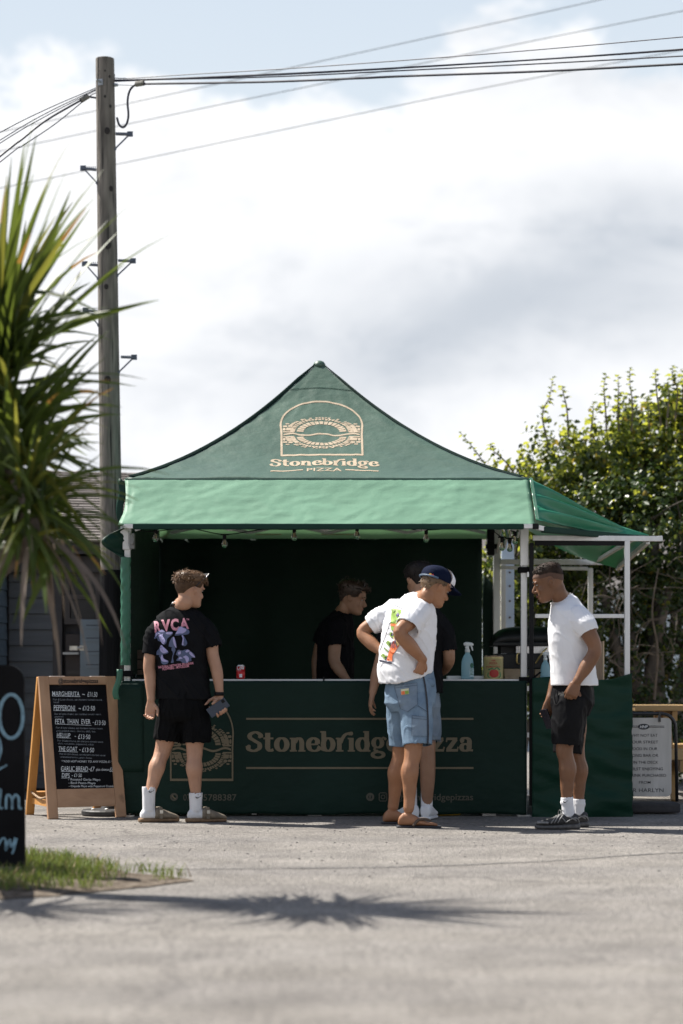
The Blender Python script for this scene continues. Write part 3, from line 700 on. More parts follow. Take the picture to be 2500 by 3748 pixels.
# ------------------------------------------------------------------ near chalkboard at the left edge
def build_chalkboard():
    Y0 = 11.05; s = Y0 / FP
    o = thing('chalkboard_sign', (-2.0, Y0, 0), 'near black chalkboard with a big pale blue letter O, on the grass', 'sign')
    x0, x1, z0, z1, r = -2.36, (88 - CX) * s, .045, CZ + (HY - 2434) * s, .085
    out = [(x0, z0), (x1 + .004, z0)] + [(x1 - r + r * math.cos(a), z1 - r + r * math.sin(a)) for a in [math.pi / 2 * k / 8 for k in range(9)]] + [(x0 + r - r * math.sin(a), z1 - r + r * math.cos(a)) for a in [math.pi / 2 * k / 8 for k in range(9)]]
    n = len(out); mb = MB(); mb.add([(x, Y0, z) for x, z in out] + [(x, Y0 + .03, z) for x, z in out], [tuple(range(n)), tuple(range(2 * n - 1, n - 1, -1))] + [(i, i + n, (i + 1) % n + n, (i + 1) % n) for i in range(n)])
    mb.build('board', M('chalkboard_black', (.007, .007, .0085), .7, .4, 4, spec=.12), o)
    mb = MB(); mb.bar((-2.25, Y0 + .03, z1 - .12), (-2.25, Y0 + .48, .03), .05, .03, ref=(1, 0, 0)); mb.bar((x1 - .2, Y0 + .03, z1 - .12), (x1 - .2, Y0 + .48, .03), .05, .03, ref=(1, 0, 0)); mb.build('rear_leg', MATS['chalkboard_black'], o)
    mb = MB(); mb.box(x0 + .05, x1 - .01, Y0 - .03, Y0 + .07, .02, .06); mb.build('foot', M('foot_grey', (.10, .10, .11), .7), o)
    fn = plane_fn((0, Y0, 0), (0, -1, 0)); ch = M('chalk_blue', (.20, .33, .42), .9, .35, 30)
    lay([ring2d(41, 2622, 43, 80, 13)], fn, 'lettering', ch, o)
    lay([curve2d([(-30, 2740), (-6, 2700), (4, 2745), (-8, 2790)], 8), curve2d([(-10, 2822), (4, 2812), (26, 2800)], 7)], fn, 'lettering', ch, o)
    lay([curve2d([(-20, 2920), (2, 2890), (-2, 2950), (10, 2960)], 9), curve2d([(22, 2962), (24, 2916), (36, 2912), (44, 2930), (44, 2962)], 9), curve2d([(44, 2930), (56, 2910), (68, 2920), (70, 2955), (80, 2960)], 9)], fn, 'lettering', ch, o)
    lay([curve2d([(-16, 3116), (6, 3072), (20, 3074), (22, 3112), (30, 3076)], 8), curve2d([(36, 3070), (42, 3100), (56, 3066)], 8), curve2d([(62, 3068), (50, 3110), (44, 3126)], 8)], fn, 'lettering', ch, o)
build_chalkboard()

# ------------------------------------------------------------------ cabbage palm at the left edge
def build_palm():
    o = thing('palm_tree', (-2.05, 10.6, 0), 'spiky green cabbage palm filling the left edge, in front of the pole', 'palm tree')
    bark = M('palm_bark', (.10, .08, .065), .9, .4, 12, bump=.8, bscale=30)
    Yp = 10.4; h1 = W(-10, 1340, Yp + .1); hm = W(40, 1600, Yp - .05); h2 = W(105, 1860, Yp - .15); hf = Vector((-2.55, 10.2, 1.75))
    mb = MB(); mb.tube([(-2.05, 10.6, 0), (-2.03, 10.6, .8), (-1.95, 10.62, 1.5), h1 + Vector((-.05, 0, -.2)), h1], [.10, .085, .075, .06, .045], 12, per=6)
    mb.tube([(-1.98, 10.6, 1.25), (-1.75, 10.5, 1.5), h2 + Vector((-.02, 0, -.15)), h2], [.07, .065, .06, .04], 12, per=6); mb.build('trunk', bark, o)
    mb = MB(); mb.tube([(-2.1, 10.58, .9), (-2.3, 10.4, 1.3), hf], [.075, .06, .045], 12, per=6); mb.tube([(-1.99, 10.5, 1.35), (-1.85, 10.45, 1.8), hm], [.06, .05, .04], 12, per=6); mb.build('trunk_branch', bark, o)
    mats = [M('palm_leaf_green', (.020, .040, .007), .45, col2=(.050, .080, .014), scale=3, transl=.30, tcol=(.17, .22, .03), spec=.35),
            M('palm_leaf_yellow', (.06, .075, .010), .45, col2=(.10, .105, .018), scale=3, transl=.38, tcol=(.30, .29, .045), spec=.35),
            M('palm_leaf_dry', (.16, .125, .10), .8, .3, 5, transl=.15, tcol=(.25, .18, .12)),
            M('palm_leaf_tip', (.24, .13, .03), .6, .3, 5, transl=.3, tcol=(.4, .22, .05))]
    rnd = random.Random(21)
    def leaf(hub, d, Lh, w, droop, mi, tip, name='leaf'):
        mb = MB(); K = 9; p = hub.copy(); t = d.normalized(); side = t.cross(Vector((0, 0, 1)))
        if side.length < .15: side = Vector((rnd.uniform(-1, 1), rnd.uniform(-1, 1), 0))
        side.normalize(); tw = rnd.uniform(-1.1, 1.1); vs = []; mis = []
        side = (side * math.cos(tw) + t.cross(side) * math.sin(tw)).normalized()
        for k in range(K + 1):
            s = k / K
            ww = w * (.55 + .45 * min(1, s * 4)) * (1 - s ** 2.6) * .5 + .0012
            up = side.cross(t).normalized(); sd = (side - t * side.dot(t)).normalized()
            vs += [p - sd * ww + up * ww * .35, p.copy(), p + sd * ww + up * ww * .35]
            t = (t + Vector((0, 0, -1)) * droop * (0.4 + 1.6 * s) / K).normalized()
            p = p + t * (Lh / K)
        fs = []
        for k in range(K):
            for j in (0, 1): fs.append((3 * k + j, 3 * k + j + 1, 3 * k + 4 + j, 3 * k + 3 + j)); mis.append(3 if (tip and k >= K - 2) else mi)
        mb.v = [tuple(v) for v in vs]; mb.f = fs; mb.mi = mis
        mb.build(name, mats, o, smooth=True)
    def direction(az, el): return Vector((math.cos(el) * math.cos(az), math.cos(el) * math.sin(az), math.sin(el)))
    def head(hub, n, els, L0, L1, w0, w1, dr0, dr1, spread):
        for i in range(n):
            lo, hi = rnd.choice(els); el = math.radians(rnd.uniform(lo, hi)); az = rnd.uniform(-math.pi, math.pi)
            Lh = rnd.uniform(L0, L1) * (.62 + .38 * max(0, math.sin(el)))        # the outer leaves are shorter
            leaf(hub + Vector((rnd.uniform(-.04, .04), rnd.uniform(-.04, .04), rnd.uniform(-spread, spread))), direction(az, el), Lh, rnd.uniform(w0, w1), rnd.uniform(dr0, dr1), 1 if rnd.random() < .22 else 0, rnd.random() < .14)
    head(h1, 96, ((50, 88), (45, 80), (5, 55)), .85, 1.22, .036, .052, .05, .6, .14)
    head(hm, 72, ((20, 75), (-20, 50), (-10, 60)), .60, .85, .030, .046, .1, .8, .16)
    head(h2, 84, ((20, 80), (-45, 30), (-75, 0)), .55, .84, .020, .034, .2, 1.1, .10)
    head(hf, 44, ((20, 80), (-10, 50)), .60, .95, .034, .05, .2, .9, .1)
    extra = MB(); only = {}
    def blade(hub, d, Lh, w, droop):
        K = 5; p = hub.copy(); t = d.normalized(); sd = t.cross(Vector((rnd.uniform(-1, 1), rnd.uniform(-1, 1), rnd.uniform(-1, 1)))).normalized(); vs = []
        for k in range(K + 1):
            s = k / K; ww = w * (1 - s ** 2.4) * .5 + .001; vs += [p - sd * ww, p + sd * ww]; t = (t + Vector((0, 0, -1)) * droop / K).normalized(); p = p + t * Lh / K
        extra.add(vs, [(2 * k, 2 * k + 1, 2 * k + 3, 2 * k + 2) for k in range(K)], 1 if rnd.random() < .12 else 0)
    for hub, n, lo, hi in ((h1, 80, 10, 85), (hm, 90, -35, 80), (h2, 70, -60, 60)):
        for _ in range(n):
            el = math.radians(rnd.uniform(lo, hi)); blade(hub + Vector((rnd.gauss(0, .05), rnd.gauss(0, .05), rnd.gauss(0, .12))), direction(rnd.uniform(-math.pi, math.pi), el), rnd.uniform(.35, .70), rnd.uniform(.022, .036), rnd.uniform(.2, 1.0))
    ex = extra.build('inner_leaves', mats, o, smooth=True); ex['kind'] = 'stuff'
    for i in range(26):
        az = rnd.uniform(-math.pi, math.pi); h = h2 if i % 2 else h1 + Vector((0, 0, -.35))
        leaf(h + Vector((rnd.uniform(-.05, .05), rnd.uniform(-.05, .05), -.1)), direction(az, math.radians(rnd.uniform(-65, -10))), rnd.uniform(.45, .8), .036, rnd.uniform(1.2, 3.0), 2, False, 'dead_leaf')
build_palm()
# ------------------------------------------------------------------ the pizza stall: gazebo with awnings, banners and frame
TX0, TX1, TY0, TY1 = -1.61, 1.39, 16.0, 19.0
TC = (TX0 + TX1) / 2
def fabric(name, col, rough=.45, var=.08, bump=.25, transl=.0, tcol=None, spec=.15, scale=3.0):
    return M(name, col, rough, var, scale, bump=bump, bscale=9, transl=transl, tcol=tcol, spec=spec, detail=6, bstretch=(1, 1, 1.8))
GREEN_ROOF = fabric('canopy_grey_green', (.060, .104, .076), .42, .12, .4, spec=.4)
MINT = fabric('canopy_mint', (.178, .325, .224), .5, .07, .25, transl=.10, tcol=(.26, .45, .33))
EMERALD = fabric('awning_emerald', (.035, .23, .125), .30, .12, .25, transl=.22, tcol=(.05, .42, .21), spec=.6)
DEEP = fabric('hem_deep_green', (.008, .034, .024), .5, .12, .2)
BANNER = fabric('banner_green', (.0068, .0225, .0165), .6, .14, .45, scale=2.2)
WALLG = fabric('wall_green', (.014, .029, .022), .7, .15, .5, scale=1.6)
ALU = M('aluminium', (.62, .62, .61), .42, .10, 18, metal=.35, spec=.5, stretch=(1, 1, .2), rvar=.12)
BLACKP = M('black_plastic', (.008, .008, .009), .5, .2, spec=.15)
TAN = M('print_tan', (.40, .315, .215), .6, .06, 20)
TAN2 = M('print_tan_banner', (.145, .118, .072), .65, .06, 20)

stall = thing('market_stall', (TC, 17.5, 0), 'green canopy pizza stall with pale front awning and dark green lettered banner', 'market stall')
ZP, ZE = 3.60, 2.51
def sag(t): return ZP * (1 - t) + ZE * t - .60 * t * (1 - t)
def wrinkle(x, t):
    e = max(0, 1 - abs(abs(x) / max(t * 1.5, .05) - 1) * 3.2)           # creases run along the hips
    return .012 * noise.noise(Vector((x * 2.2, t * 3.0, 1))) + .022 * e * noise.noise(Vector((x * 5 + t * 9, t * 16 - x * 6, 4))) + .004 * noise.noise(Vector((x * 14, t * 22 + x * 9, 2)))
def roof_pt(side, u, t, off=0.0):
    """side 0 front, 1 right, 2 back, 3 left; u -1..1 along the eave, t 0 peak .. 1 eave."""
    t2 = max(t, .012); r = 1.5 * t2; x = u * r
    w = wrinkle(x + side * 7, t) * min(1, t * 6) * (1 - abs(u) ** 14) * (1 - max(0, (t - .985) / .015))
    px, py, z = x, -r, sag(t) + w
    sl = 1 / math.sqrt(1 + .6); py -= off * .55; z += off * .8
    for _ in range(side): px, py = -py, px
    return Vector((TC + px - .07 * (1 - t), 17.5 + py, z))
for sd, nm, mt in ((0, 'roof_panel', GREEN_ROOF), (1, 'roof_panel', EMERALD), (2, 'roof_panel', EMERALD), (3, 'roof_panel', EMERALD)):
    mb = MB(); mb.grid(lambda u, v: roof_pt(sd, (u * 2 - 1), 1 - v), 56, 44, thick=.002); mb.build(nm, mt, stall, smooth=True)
# seam cap near the peak and the dark hip bands
mb = MB(); mb.grid(lambda u, v: roof_pt(0, (u * 2 - 1) * .97, .155 + .004 * v + .015 * (u * 2 - 1) ** 2, .004), 20, 1); mb.build('peak_seam', DEEP, stall)
for sx in (-1, 1):
    wd = .030 if sx < 0 else .016
    def hip(u, v):                                                   # a standing fold of dark fabric along the hip
        t = .01 + .97 * v; p = roof_pt(0, sx * (1 - .02 * (1 - u)), t, .004); w = wd * (1 - .55 * v) * min(1, v * 7 + .25)
        return p + Vector((sx * .5 * w * u, .3 * w * u, w * .85 * u))
    mb = MB(); mb.grid(hip, 3, 50, thick=.003); mb.build('hip_band', M('hip_dark', (.004, .016, .012), .8, spec=.08), stall, smooth=True)
mb = MB(); mb.lathe((TC - .07, 17.5, ZP - .055), [(.055, 0), (.05, .03), (.035, .05), (.012, .058)], 14); mb.build('peak_cap', GREEN_ROOF, stall, smooth=True)
# front awning held out by a bar
AB_Y, AB_Z = 15.62, 2.140
def awn(u, v, off=0.0):
    x = TX0 + (TX1 - TX0) * u + (.012 if u > .5 else -.012) * v
    e = max(0, 1 - min(u, 1 - u) / .07)
    ed = max(0, 1 - u / .035) * math.sin(v * math.pi)
    y = TY0 + (AB_Y - TY0) * v - .004; z = ZE - .004 + (AB_Z - ZE) * v - .035 * v * (1 - v) * 1.2
    w = .008 * noise.noise(Vector((u * 7, v * 1.8, 3))) + .006 * math.exp(-(noise.noise(Vector((u * 16 + v * 4, v * 2.4 - u * 9, 6))) / .09) ** 2) + e * .016 * noise.noise(Vector((u * 50, v * 2.2, 7))) + .003 * noise.noise(Vector((u * 26 + v * 6, v * 9, 2)))
    w *= min(1, v * 8) * min(1, (1 - v) * 10)
    return Vector((x + .03 * ed, y - w * .7 - off * .7, z + w * .7 + off * .7))
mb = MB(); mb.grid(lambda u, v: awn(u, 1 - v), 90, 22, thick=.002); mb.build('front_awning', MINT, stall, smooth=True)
mb = MB(); mb.grid(lambda u, v: awn(u, v * .02, .003), 60, 1); mb.build('eave_seam', DEEP, stall)
mb = MB(); xl, xr = TX0 + .035, TX1 + .0
mb.box((487 - CX) * AB_Y / FP, (1917 - CX) * AB_Y / FP, AB_Y - .022, AB_Y + .022, AB_Z - .036, AB_Z + .004, bev=.008); mb.build('awning_hem', DEEP, stall)
for a, b in ((455, 487), (1917, 1949)):
    mb = MB(); mb.box((a - CX) * AB_Y / FP, (b - CX) * AB_Y / FP, AB_Y - .018, AB_Y + .018, AB_Z - .030, AB_Z + .002, bev=.003); mb.build('awning_bar', ALU, stall)
mb = MB(); mb.box((1949 - CX) * AB_Y / FP, (1970 - CX) * AB_Y / FP, AB_Y - .022, AB_Y + .022, AB_Z - .034, AB_Z + .006, bev=.004); mb.build('hinge', BLACKP, stall)
# side awning on the right: a front gore of creased fabric and the side sheet behind it
A, B, C = Vector((TX1 + .008, TY0 - .004, ZE)), Vector((TX1 + .022, AB_Y + .01, AB_Z + .035)), W(2376, 1958, 16.35)
D, Ee = Vector((2.40, 18.75, 1.98)), Vector((TX1 + .008, TY1, ZE))
nrm = (B - A).cross(C - A).normalized()
def gore(u, v):
    p = (A * (1 - v) + B * v) * (1 - u) + C * u + Vector((0, 0, -.03)) * math.sin(u * math.pi) * v
    f = .042 * math.sin(v * 19 + 1.4 * noise.noise(Vector((u * 2, v * 3, 0)))) * math.sin(min(1, u * 1.3) * math.pi) ** .7 * (1 - .5 * u)
    hem = .006 * noise.noise(Vector((u * 24, 2, 0))) * (v ** 6)
    bow = .05 * math.sin(u * math.pi) * max(0, 1 - v * 2.2)
    return p + nrm * f + Vector((0, 0, hem - bow))
mb = MB(); mb.grid(lambda u, v: gore(u, 1 - v), 46, 46, thick=.002); mb.build('side_awning', EMERALD, stall, smooth=True)
mb = MB(); mb.grid(lambda u, v: (A * (1 - v) + C * v) * (1 - u) + (Ee * (1 - v) + D * v) * u + Vector((0, 0, -.05 * math.sin(v * math.pi) - .03 * math.sin(v * math.pi) * math.sin(u * 14))), 40, 20, thick=.002); mb.build('side_awning', EMERALD, stall, smooth=True)
p0, p1 = W(1985, 1938, 15.66), W(2372, 1973, 16.33)
mb = MB(); mb.bar(p0, p1, .04, .046, bev=.01); mb.build('awning_hem', DEEP, stall)
mb = MB(); mb.bar(W(1968, 1931, 15.63), p0 + (p1 - p0) * .06, .03, .034); mb.bar(p1 - (p1 - p0) * .01, W(2420, 1970, 16.42), .034, .036, bev=.003); mb.build('awning_bar', ALU, stall)
mb = MB(); mb.bar(p1 + Vector((.0, .01, -.02)), D, .03, .034); mb.build('awning_bar', ALU, stall)
mb = MB(); mb.grid(lambda u, v: A * (1 - v) + B * v + nrm * .006 + (C - A) * .022 * (u - .1) + Vector((0, -.004, .004)), 1, 12); mb.build('hip_seam', MINT, stall)
# left flap: rolled curtain, tied to the post
mb = MB(); mb.grid(lambda u, v: Vector((TX0 - .055 + .055 * u + .012 * math.sin(v * 9), 16.02 - .02 * u, ZE - .01 - v * .42 + .01 * math.sin(u * 5))), 4, 12, thick=.003); mb.build('side_flap', DEEP, stall, smooth=True)
mb = MB(); mb.grid(lambda u, v: W(470 - 92 * (1 - u) * math.sin(min(1, v * 1.35) * math.pi) ** .9 * (1 if v < .75 else .25) - 6 * (1 - u), 1928 + 150 * v + 70 * u * v, 15.95 + .08 * u) + Vector((0, .02 * math.sin(v * 12 + u * 3), 0)), 8, 16, thick=.003); mb.build('side_flap', DEEP, stall, smooth=True)
def roll(u, v):
    a = u * 2 * math.pi; z = v; py = 2040 + 395 * v
    r = .037 + .004 * noise.noise(Vector((a, v * 20, 0))) + .005 * math.sin(v * 60 + a * 3) * .4
    c = W(460, py, 15.955)
    return c + Vector((math.cos(a) * r, math.sin(a) * r * .8, 0))
mb = MB(); mb.grid(lambda u, v: roll(1 - u, v), 16, 60); mb.build('rolled_curtain', fabric('curtain_green', (.022, .115, .068), .45, .15, .3, spec=.5), stall, smooth=True)
mb = MB(); mb.grid(lambda u, v: W(427 + 22 * u + 10 * math.sin(v * 5) - 14 * math.sin(v * 3.14), 2450 + 110 * v, 15.9), 3, 10, thick=.003); mb.build('curtain_tail', MATS['curtain_green'], stall, smooth=True)

# frame
def post(x, y, z0, z1, w=.05, d=.05, mt=ALU, name='post'):
    mb = MB(); mb.box(x - w / 2, x + w / 2, y - d / 2, y + d / 2, z0, z1, bev=.005); return mb.build(name, mt, stall)
fx0, fx1 = (467 - CX) * 16.03 / FP, (1917 - CX) * 16.03 / FP
post(fx0, 16.03, 0.01, 2.0, .044, .044); post(fx1, 16.03, .01, 1.86, .046, .046)
post(fx1 + .003, 16.03, 1.86, 2.20, .062, .062, name='upper_post'); post(fx0 - .003, 16.03, 1.98, 2.2, .062, .062, name='upper_post')
bx0, bx1 = TX0 + .06, (1818 - CX) * 18.95 / FP
post(bx0, 19.06, .01, 2.46); post(bx1, 18.95, .01, 2.46, .058, .058)
for x in (fx0, fx1):
    mb = MB(); mb.box(x - .05, x + .05, 15.985, 16.085, .0, .008, bev=.002); mb.build('foot_plate', ALU, stall)
for x, z, nm in ((fx1, 1.83, 'strap'), (fx0, 1.06, 'strap')):
    mb = MB(); mb.box(x - .042, x + .042, 15.985, 16.075, z - .022, z + .022, bev=.008); mb.build(nm, M('webbing_black', (.008, .008, .009), .9, spec=.1), stall)
mb = MB(); mb.box(fx1 - .04, fx1 + .085, 15.97, 15.984, 1.0, 1.035); mb.bar((fx1 + .02, 15.975, .99), (fx1 + .12, 15.975, 1.07), .012, .045, ref=(0, 1, 0)); mb.build('strap', MATS['webbing_black'], stall)
# corner brackets
mb = MB(); q = [W(441, 1925, 15.99), W(470, 1925, 15.99), W(470, 1999, 15.99), W(441, 1957, 15.99)]
mb.add(q + [p + Vector((0, .05, 0)) for p in q], [(0, 3, 2, 1), (4, 5, 6, 7), (0, 1, 5, 4), (1, 2, 6, 5), (2, 3, 7, 6), (3, 0, 4, 7)]); mb.build('corner_bracket', ALU, stall)
mb = MB(); mb.box(fx0 + .018, fx0 + .055, 15.98, 16.06, 1.985, 2.10, bev=.004); mb.tube([(fx0 + .036, 15.978, 2.03), (fx0 + .036, 15.95, 2.03)], .014, 12); mb.build('corner_bracket', M('bracket_grey', (.20, .20, .20), .5, .2, metal=.3), stall)
mb = MB(); mb.box(bx1 - .09, bx1 - .025, 18.85, 18.95, 2.10, 2.33, bev=.01); mb.box(bx1 - .10, bx1 + .01, 18.88, 18.93, 2.16, 2.20); mb.tube([(bx1 - .06, 18.84, 2.25), (bx1 - .06, 18.80, 2.25)], .03, 12); mb.build('corner_bracket', BLACKP, stall)
# scissor trusses under the eaves
def truss(p, q, n=2, lo=2.132, hi=2.37):
    p, q = Vector(p), Vector(q); nodes = [p + (q - p) * (k / (2 * n)) for k in range(2 * n + 1)]
    for k in range(2 * n):
        a, b = nodes[k], nodes[k + 1]
        for za, zb, o in ((lo if k % 2 == 0 else hi, hi if k % 2 == 0 else lo, 0), (hi if k % 2 == 0 else lo, lo if k % 2 == 0 else hi, .018)):
            d = (q - p).normalized().cross(Vector((0, 0, 1))) * o
            mb = MB(); mb.bar(Vector((a.x, a.y, za)) + d, Vector((b.x, b.y, zb)) + d, .014, .028); mb.build('truss_bar', ALU, stall)
truss((fx0 + .05, 16.06, 0), (fx1 - .05, 16.06, 0)); truss((fx1 + .0, 16.1, 0), (bx1 - .0, 18.9, 0)); truss((bx0 + .05, 18.9, 0), (bx1 - .1, 18.9, 0), 2, 2.30, 2.44)
# side rack of aluminium rails on the right, with its own posts and half wall
sx, sy = (2295 - CX) * 16.0 / FP, 16.0
post(sx, sy, .01, 2.045, .040, .040); post((2161 - CX) * 18.9 / FP, 18.9, .01, 1.99, .042, .042)
def rail(p, q, w=.035, h=.035, mt=ALU): mb = MB(); mb.bar(p, q, w, h, bev=.003); mb.build('rail', mt, stall)
rail((TX1 + .03, 16.0, 2.066), (sx + .26, 16.0, 2.060), .035, .038)
rail((TX1 + .045, 16.0, 1.487), (sx - .021, 16.0, 1.487), .03, .030)
rail((bx1 + .03, 18.9, 2.045), ((2161 - CX) * 18.9 / FP + .33, 18.9, 2.04), .04, .045); rail((bx1 + .03, 18.9, 1.995), ((2161 - CX) * 18.9 / FP - .022, 18.9, 1.985), .04, .03)
rail((sx + .05, 16.02, 2.063), ((2161 - CX) * 18.9 / FP + .05, 18.88, 2.05), .03, .03)
mb = MB(); mb.box(TX1 + .045, sx - .021, 15.99, 16.01, 2.010, 2.046); mb.build('black_batten', BLACKP, stall)
mb = MB(); mb.box((1937 - CX) * 15.98 / FP, (1953 - CX) * 15.98 / FP, 15.965, 15.995, .08, 2.03, bev=.003); mb.build('curtain_edge', BLACKP, stall)
for py in (2103, 2690, 2900, 2520):
    mb = MB(); c = W(1932, py, 15.975); mb.box(c.x - .006, c.x + .008, 15.962, 15.99, c.z - .018, c.z + .018); mb.build('zip_clip', ALU, stall)
# walls
def wall_grid(name, f, mt, nu=30, nv=30): mb = MB(); mb.grid(f, nu, nv, thick=.002); return mb.build(name, mt, stall, smooth=True)
wall_grid('back_wall', lambda u, v: (TX0 + (1.24 - TX0) * u, 19.0 + .02 * noise.noise(Vector((u * 8, v * 3, 5))) + .01 * math.sin(u * 31), .02 + 2.235 * v), WALLG, 60, 24)
wall_grid('back_wall', lambda u, v: (1.243 + .15 * u, 19.0 + .02 * noise.noise(Vector((u * 3, v * 5, 8))), .02 + (1.98 - .06 * (1 - u)) * v - .2 * u * v), WALLG, 6, 20)
wall_grid('left_wall', lambda u, v: (TX0 + .004 + .015 * noise.noise(Vector((u * 7, v * 3, 2))), 19.0 - u * 2.93, .02 + 2.3 * v), WALLG, 40, 20)
VAL = fabric('valance_back', (.20, .30, .21), .6, .1, .15, transl=.65, tcol=(.42, .58, .40))
wall_grid('back_valance', lambda u, v: (TX0 + (TX1 - TX0) * u, 19.012 + .006 * math.sin(u * 40), 2.252 + .26 * v), VAL, 40, 4)
wall_grid('left_valance', lambda u, v: (TX0 - .006, 19.0 - u * 2.9, 2.20 + .31 * v), DEEP, 20, 3)
fv = plane_fn((0, 19.0, 0), (0, -1, 0))
lay([line2d(934, 1956, 1031, 1956, 5), line2d(1175, 1956, 1300, 1956, 5), line2d(1075, 1951, 1085, 1944, 3)] + [ring2d(583, 1930, 42, 38, 3, 24)], fv, 'valance_print', M('valance_print', (.42, .42, .25), .8), stall)
# banners
def ban_y(x, z):
    return 15.966 - .016 * noise.noise(Vector((x * 1.7, z * 2.4, 3))) - .013 * noise.noise(Vector((x * 6, z * 2.0 + x * 2, 5))) * (.3 + .7 * max(0, 1 - z * 3) + .7 * max(0, z - .85) * 4) - .006 * max(0, 1 - z / .25) * noise.noise(Vector((x * 5, z * 12, 8)))
bL, bR, bZ0, bZ1 = (436 - CX) * 15.97 / FP, (1927 - CX) * 15.97 / FP, CZ + (HY - 2980) * 15.97 / FP, CZ + (HY - 2492) * 15.97 / FP
mb = MB(); mb.grid(lambda u, v: (bL + (bR - bL) * u, ban_y(bL + (bR - bL) * u, bZ0 + (bZ1 - bZ0) * v), bZ0 + (bZ1 - bZ0) * v + .006 * math.sin(u * 23) * (1 - v) ** 8), 110, 40, thick=.002); mb.build('front_banner', BANNER, stall, smooth=True)
mb = MB(); mb.grid(lambda u, v: (bL - .006 + .185 * u, ban_y(bL + .185 * u, .3 + .6 * v) - .008, .33 + .655 * v), 8, 16, thick=.002); mb.build('banner_flap', BANNER, stall, smooth=True)
def ban(px, py, off=0.0):
    p = W(px, py, 15.97); y = ban_y(p.x, p.z)
    p = W(px, py, y - off - .001); return p
wrd = fat_serif_at('Stonebridge Pizza', 903, 1733, 2751, 52)
lay(wrd, ban, 'lettering', TAN2, stall, 14, off=.0035)
lay([line2d(901, 2631, 1733, 2631, 7), line2d(901, 2811, 1733, 2811, 7)], ban, 'rule_line', TAN2, stall, 14, off=.0035)
lg = bridge_logo()
def logo_to(f): return [([f(*p) for p in vs], fs) for vs, fs in lg]
lay(logo_to(lambda u, v: (738 + u * 113, 2858 - v * 305)), ban, 'logo_print', TAN2, stall, 14, off=.0035)
small = M('print_tan_faint', (.075, .070, .05), .7)
lay([fit_text('07', 671, 697, 2930, 24, bold=.012), fit_text('5788387', 744, 866, 2930, 24, bold=.012), ring2d(637, 2917, 11, 11, 7)], ban, 'lettering', small, stall, 14, off=.0035)
lay([curve2d([(631, 2911), (635, 2919), (643, 2924)], 5)], ban, 'phone_mark', TAN2, stall, None, off=.0045)
lay([fit_text('@stonebridgepizzas', 1440, 1732, 2929, 25, bold=.012), ring2d(1355, 2917, 11, 11, 8), fit_text('f', 1350, 1361, 2929, 22, bold=.03)], ban, 'lettering', small, stall, 14, off=.0035)
sq = [(x, y) for x, y in [(1388, 2906), (1392, 2902), (1412, 2902), (1416, 2906), (1416, 2928), (1412, 2932), (1392, 2932), (1388, 2928)]]
lay([ribbon(sq, lambda a, b, s: 1.8, True), ring2d(1402, 2917, 7, 7, 3.4), disc2d(1410, 2908, 1.8)], ban, 'lettering', small, stall, None, off=.0035)
sL, sR = (1945 - CX) * 15.99 / FP, (2311 - CX) * 15.99 / FP
def side_y(x, z): return 15.925 - .042 * noise.noise(Vector((x * 1.0 + z * 1.6, z * 5.2 - x * 1.6, 3))) - .018 * noise.noise(Vector((x * 2 - 3 * z, z * 12 + x * 4, 6)))
SIDE = fabric('side_banner_green', (.0072, .034, .021), .5, .14, .4, scale=2.2)
mb = MB(); mb.grid(lambda u, v: ((sL + (sR - sL) * u) + .012 * noise.noise(Vector((v * 16, u, 0))) * u, side_y(sL + (sR - sL) * u, v), CZ + (HY - 2993) * 15.99 / FP + (1.035 + .012 * math.sin(u * 7) + .03 * max(0, u - .8) * 5) * v), 46, 80, thick=.002); mb.build('side_banner', SIDE, stall, smooth=True)
# prints on the roof
def roof_fn(px, py, off=0.0):
    lo, hi = .01, 1.0
    for _ in range(40):
        t = (lo + hi) / 2; Y = 17.5 - 1.5 * t
        if HY - (sag(t) - CZ) * FP / Y < py: lo = t
        else: hi = t
    t = (lo + hi) / 2; Y = 17.5 - 1.5 * t; x = (px - CX) * Y / FP - TC + .07 * (1 - t)
    return roof_pt(0, max(-1, min(1, x / (1.5 * t))), t, off)
z2 = lambda x, y: (900 + x / 2.851, 1280 + y / 2.851)
def roof_logo(u, v):
    x, y = 783 + u * (422 - 8 * v), 1104 - v * 562
    x += 12 * (1 - v) ; return z2(x, y - 14 * (1 - u * u) * (1 - v))
lay(logo_to(roof_logo), roof_fn, 'logo_print', TAN, stall, 12, off=.0022, step=.0001)
w2 = fat_serif_at('Stonebridge', 989, 1385, 1706, 18)
lay(w2, roof_fn, 'lettering', TAN, stall, 10, off=.0022, step=.0001)
lay([fit_text('PIZZA', 1123, 1251, 1727, 12, bold=.012), line2d(990, 1725, 1109, 1722, 3.4), line2d(1264, 1721, 1386, 1723, 3.4)], roof_fn, 'lettering', TAN, stall, 10, off=.0022, step=.0001)

# ------------------------------------------------------------------ counter and things on and around it
counter = thing('serving_counter', (TC, 16.28, 0), 'long white topped serving counter behind the green banner', 'counter')
WHITE = M('counter_white', (.72, .72, .70), .45, .05, 5)
mb = MB(); mb.box(TX0 + .055, fx1 + .02, 15.985, 16.60, 1.0, 1.018, bev=.003); mb.build('top', WHITE, counter)
mb = MB(); mb.box(fx1 + .09, sx - .03, 16.02, 16.5, .985, 1.003, bev=.003); mb.build('top', WHITE, counter)
for x in (-1.4, -.2, 1.1, 1.55, 2.0):
    mb = MB(); mb.box(x - .02, x + .02, 16.2, 16.24, 0, .984); mb.box(x - .05, x + .05, 16.06, 16.5, .0, .02); mb.build('leg', ALU, counter)
mb = MB(); c = W(1185, 2480, 15.98); mb.box(c.x - .006, c.x + .006, 15.975, 16.0, .99, 1.035); mb.build('clip', BLACKP, counter)

def at(px, Y): return (px - CX) * Y / FP
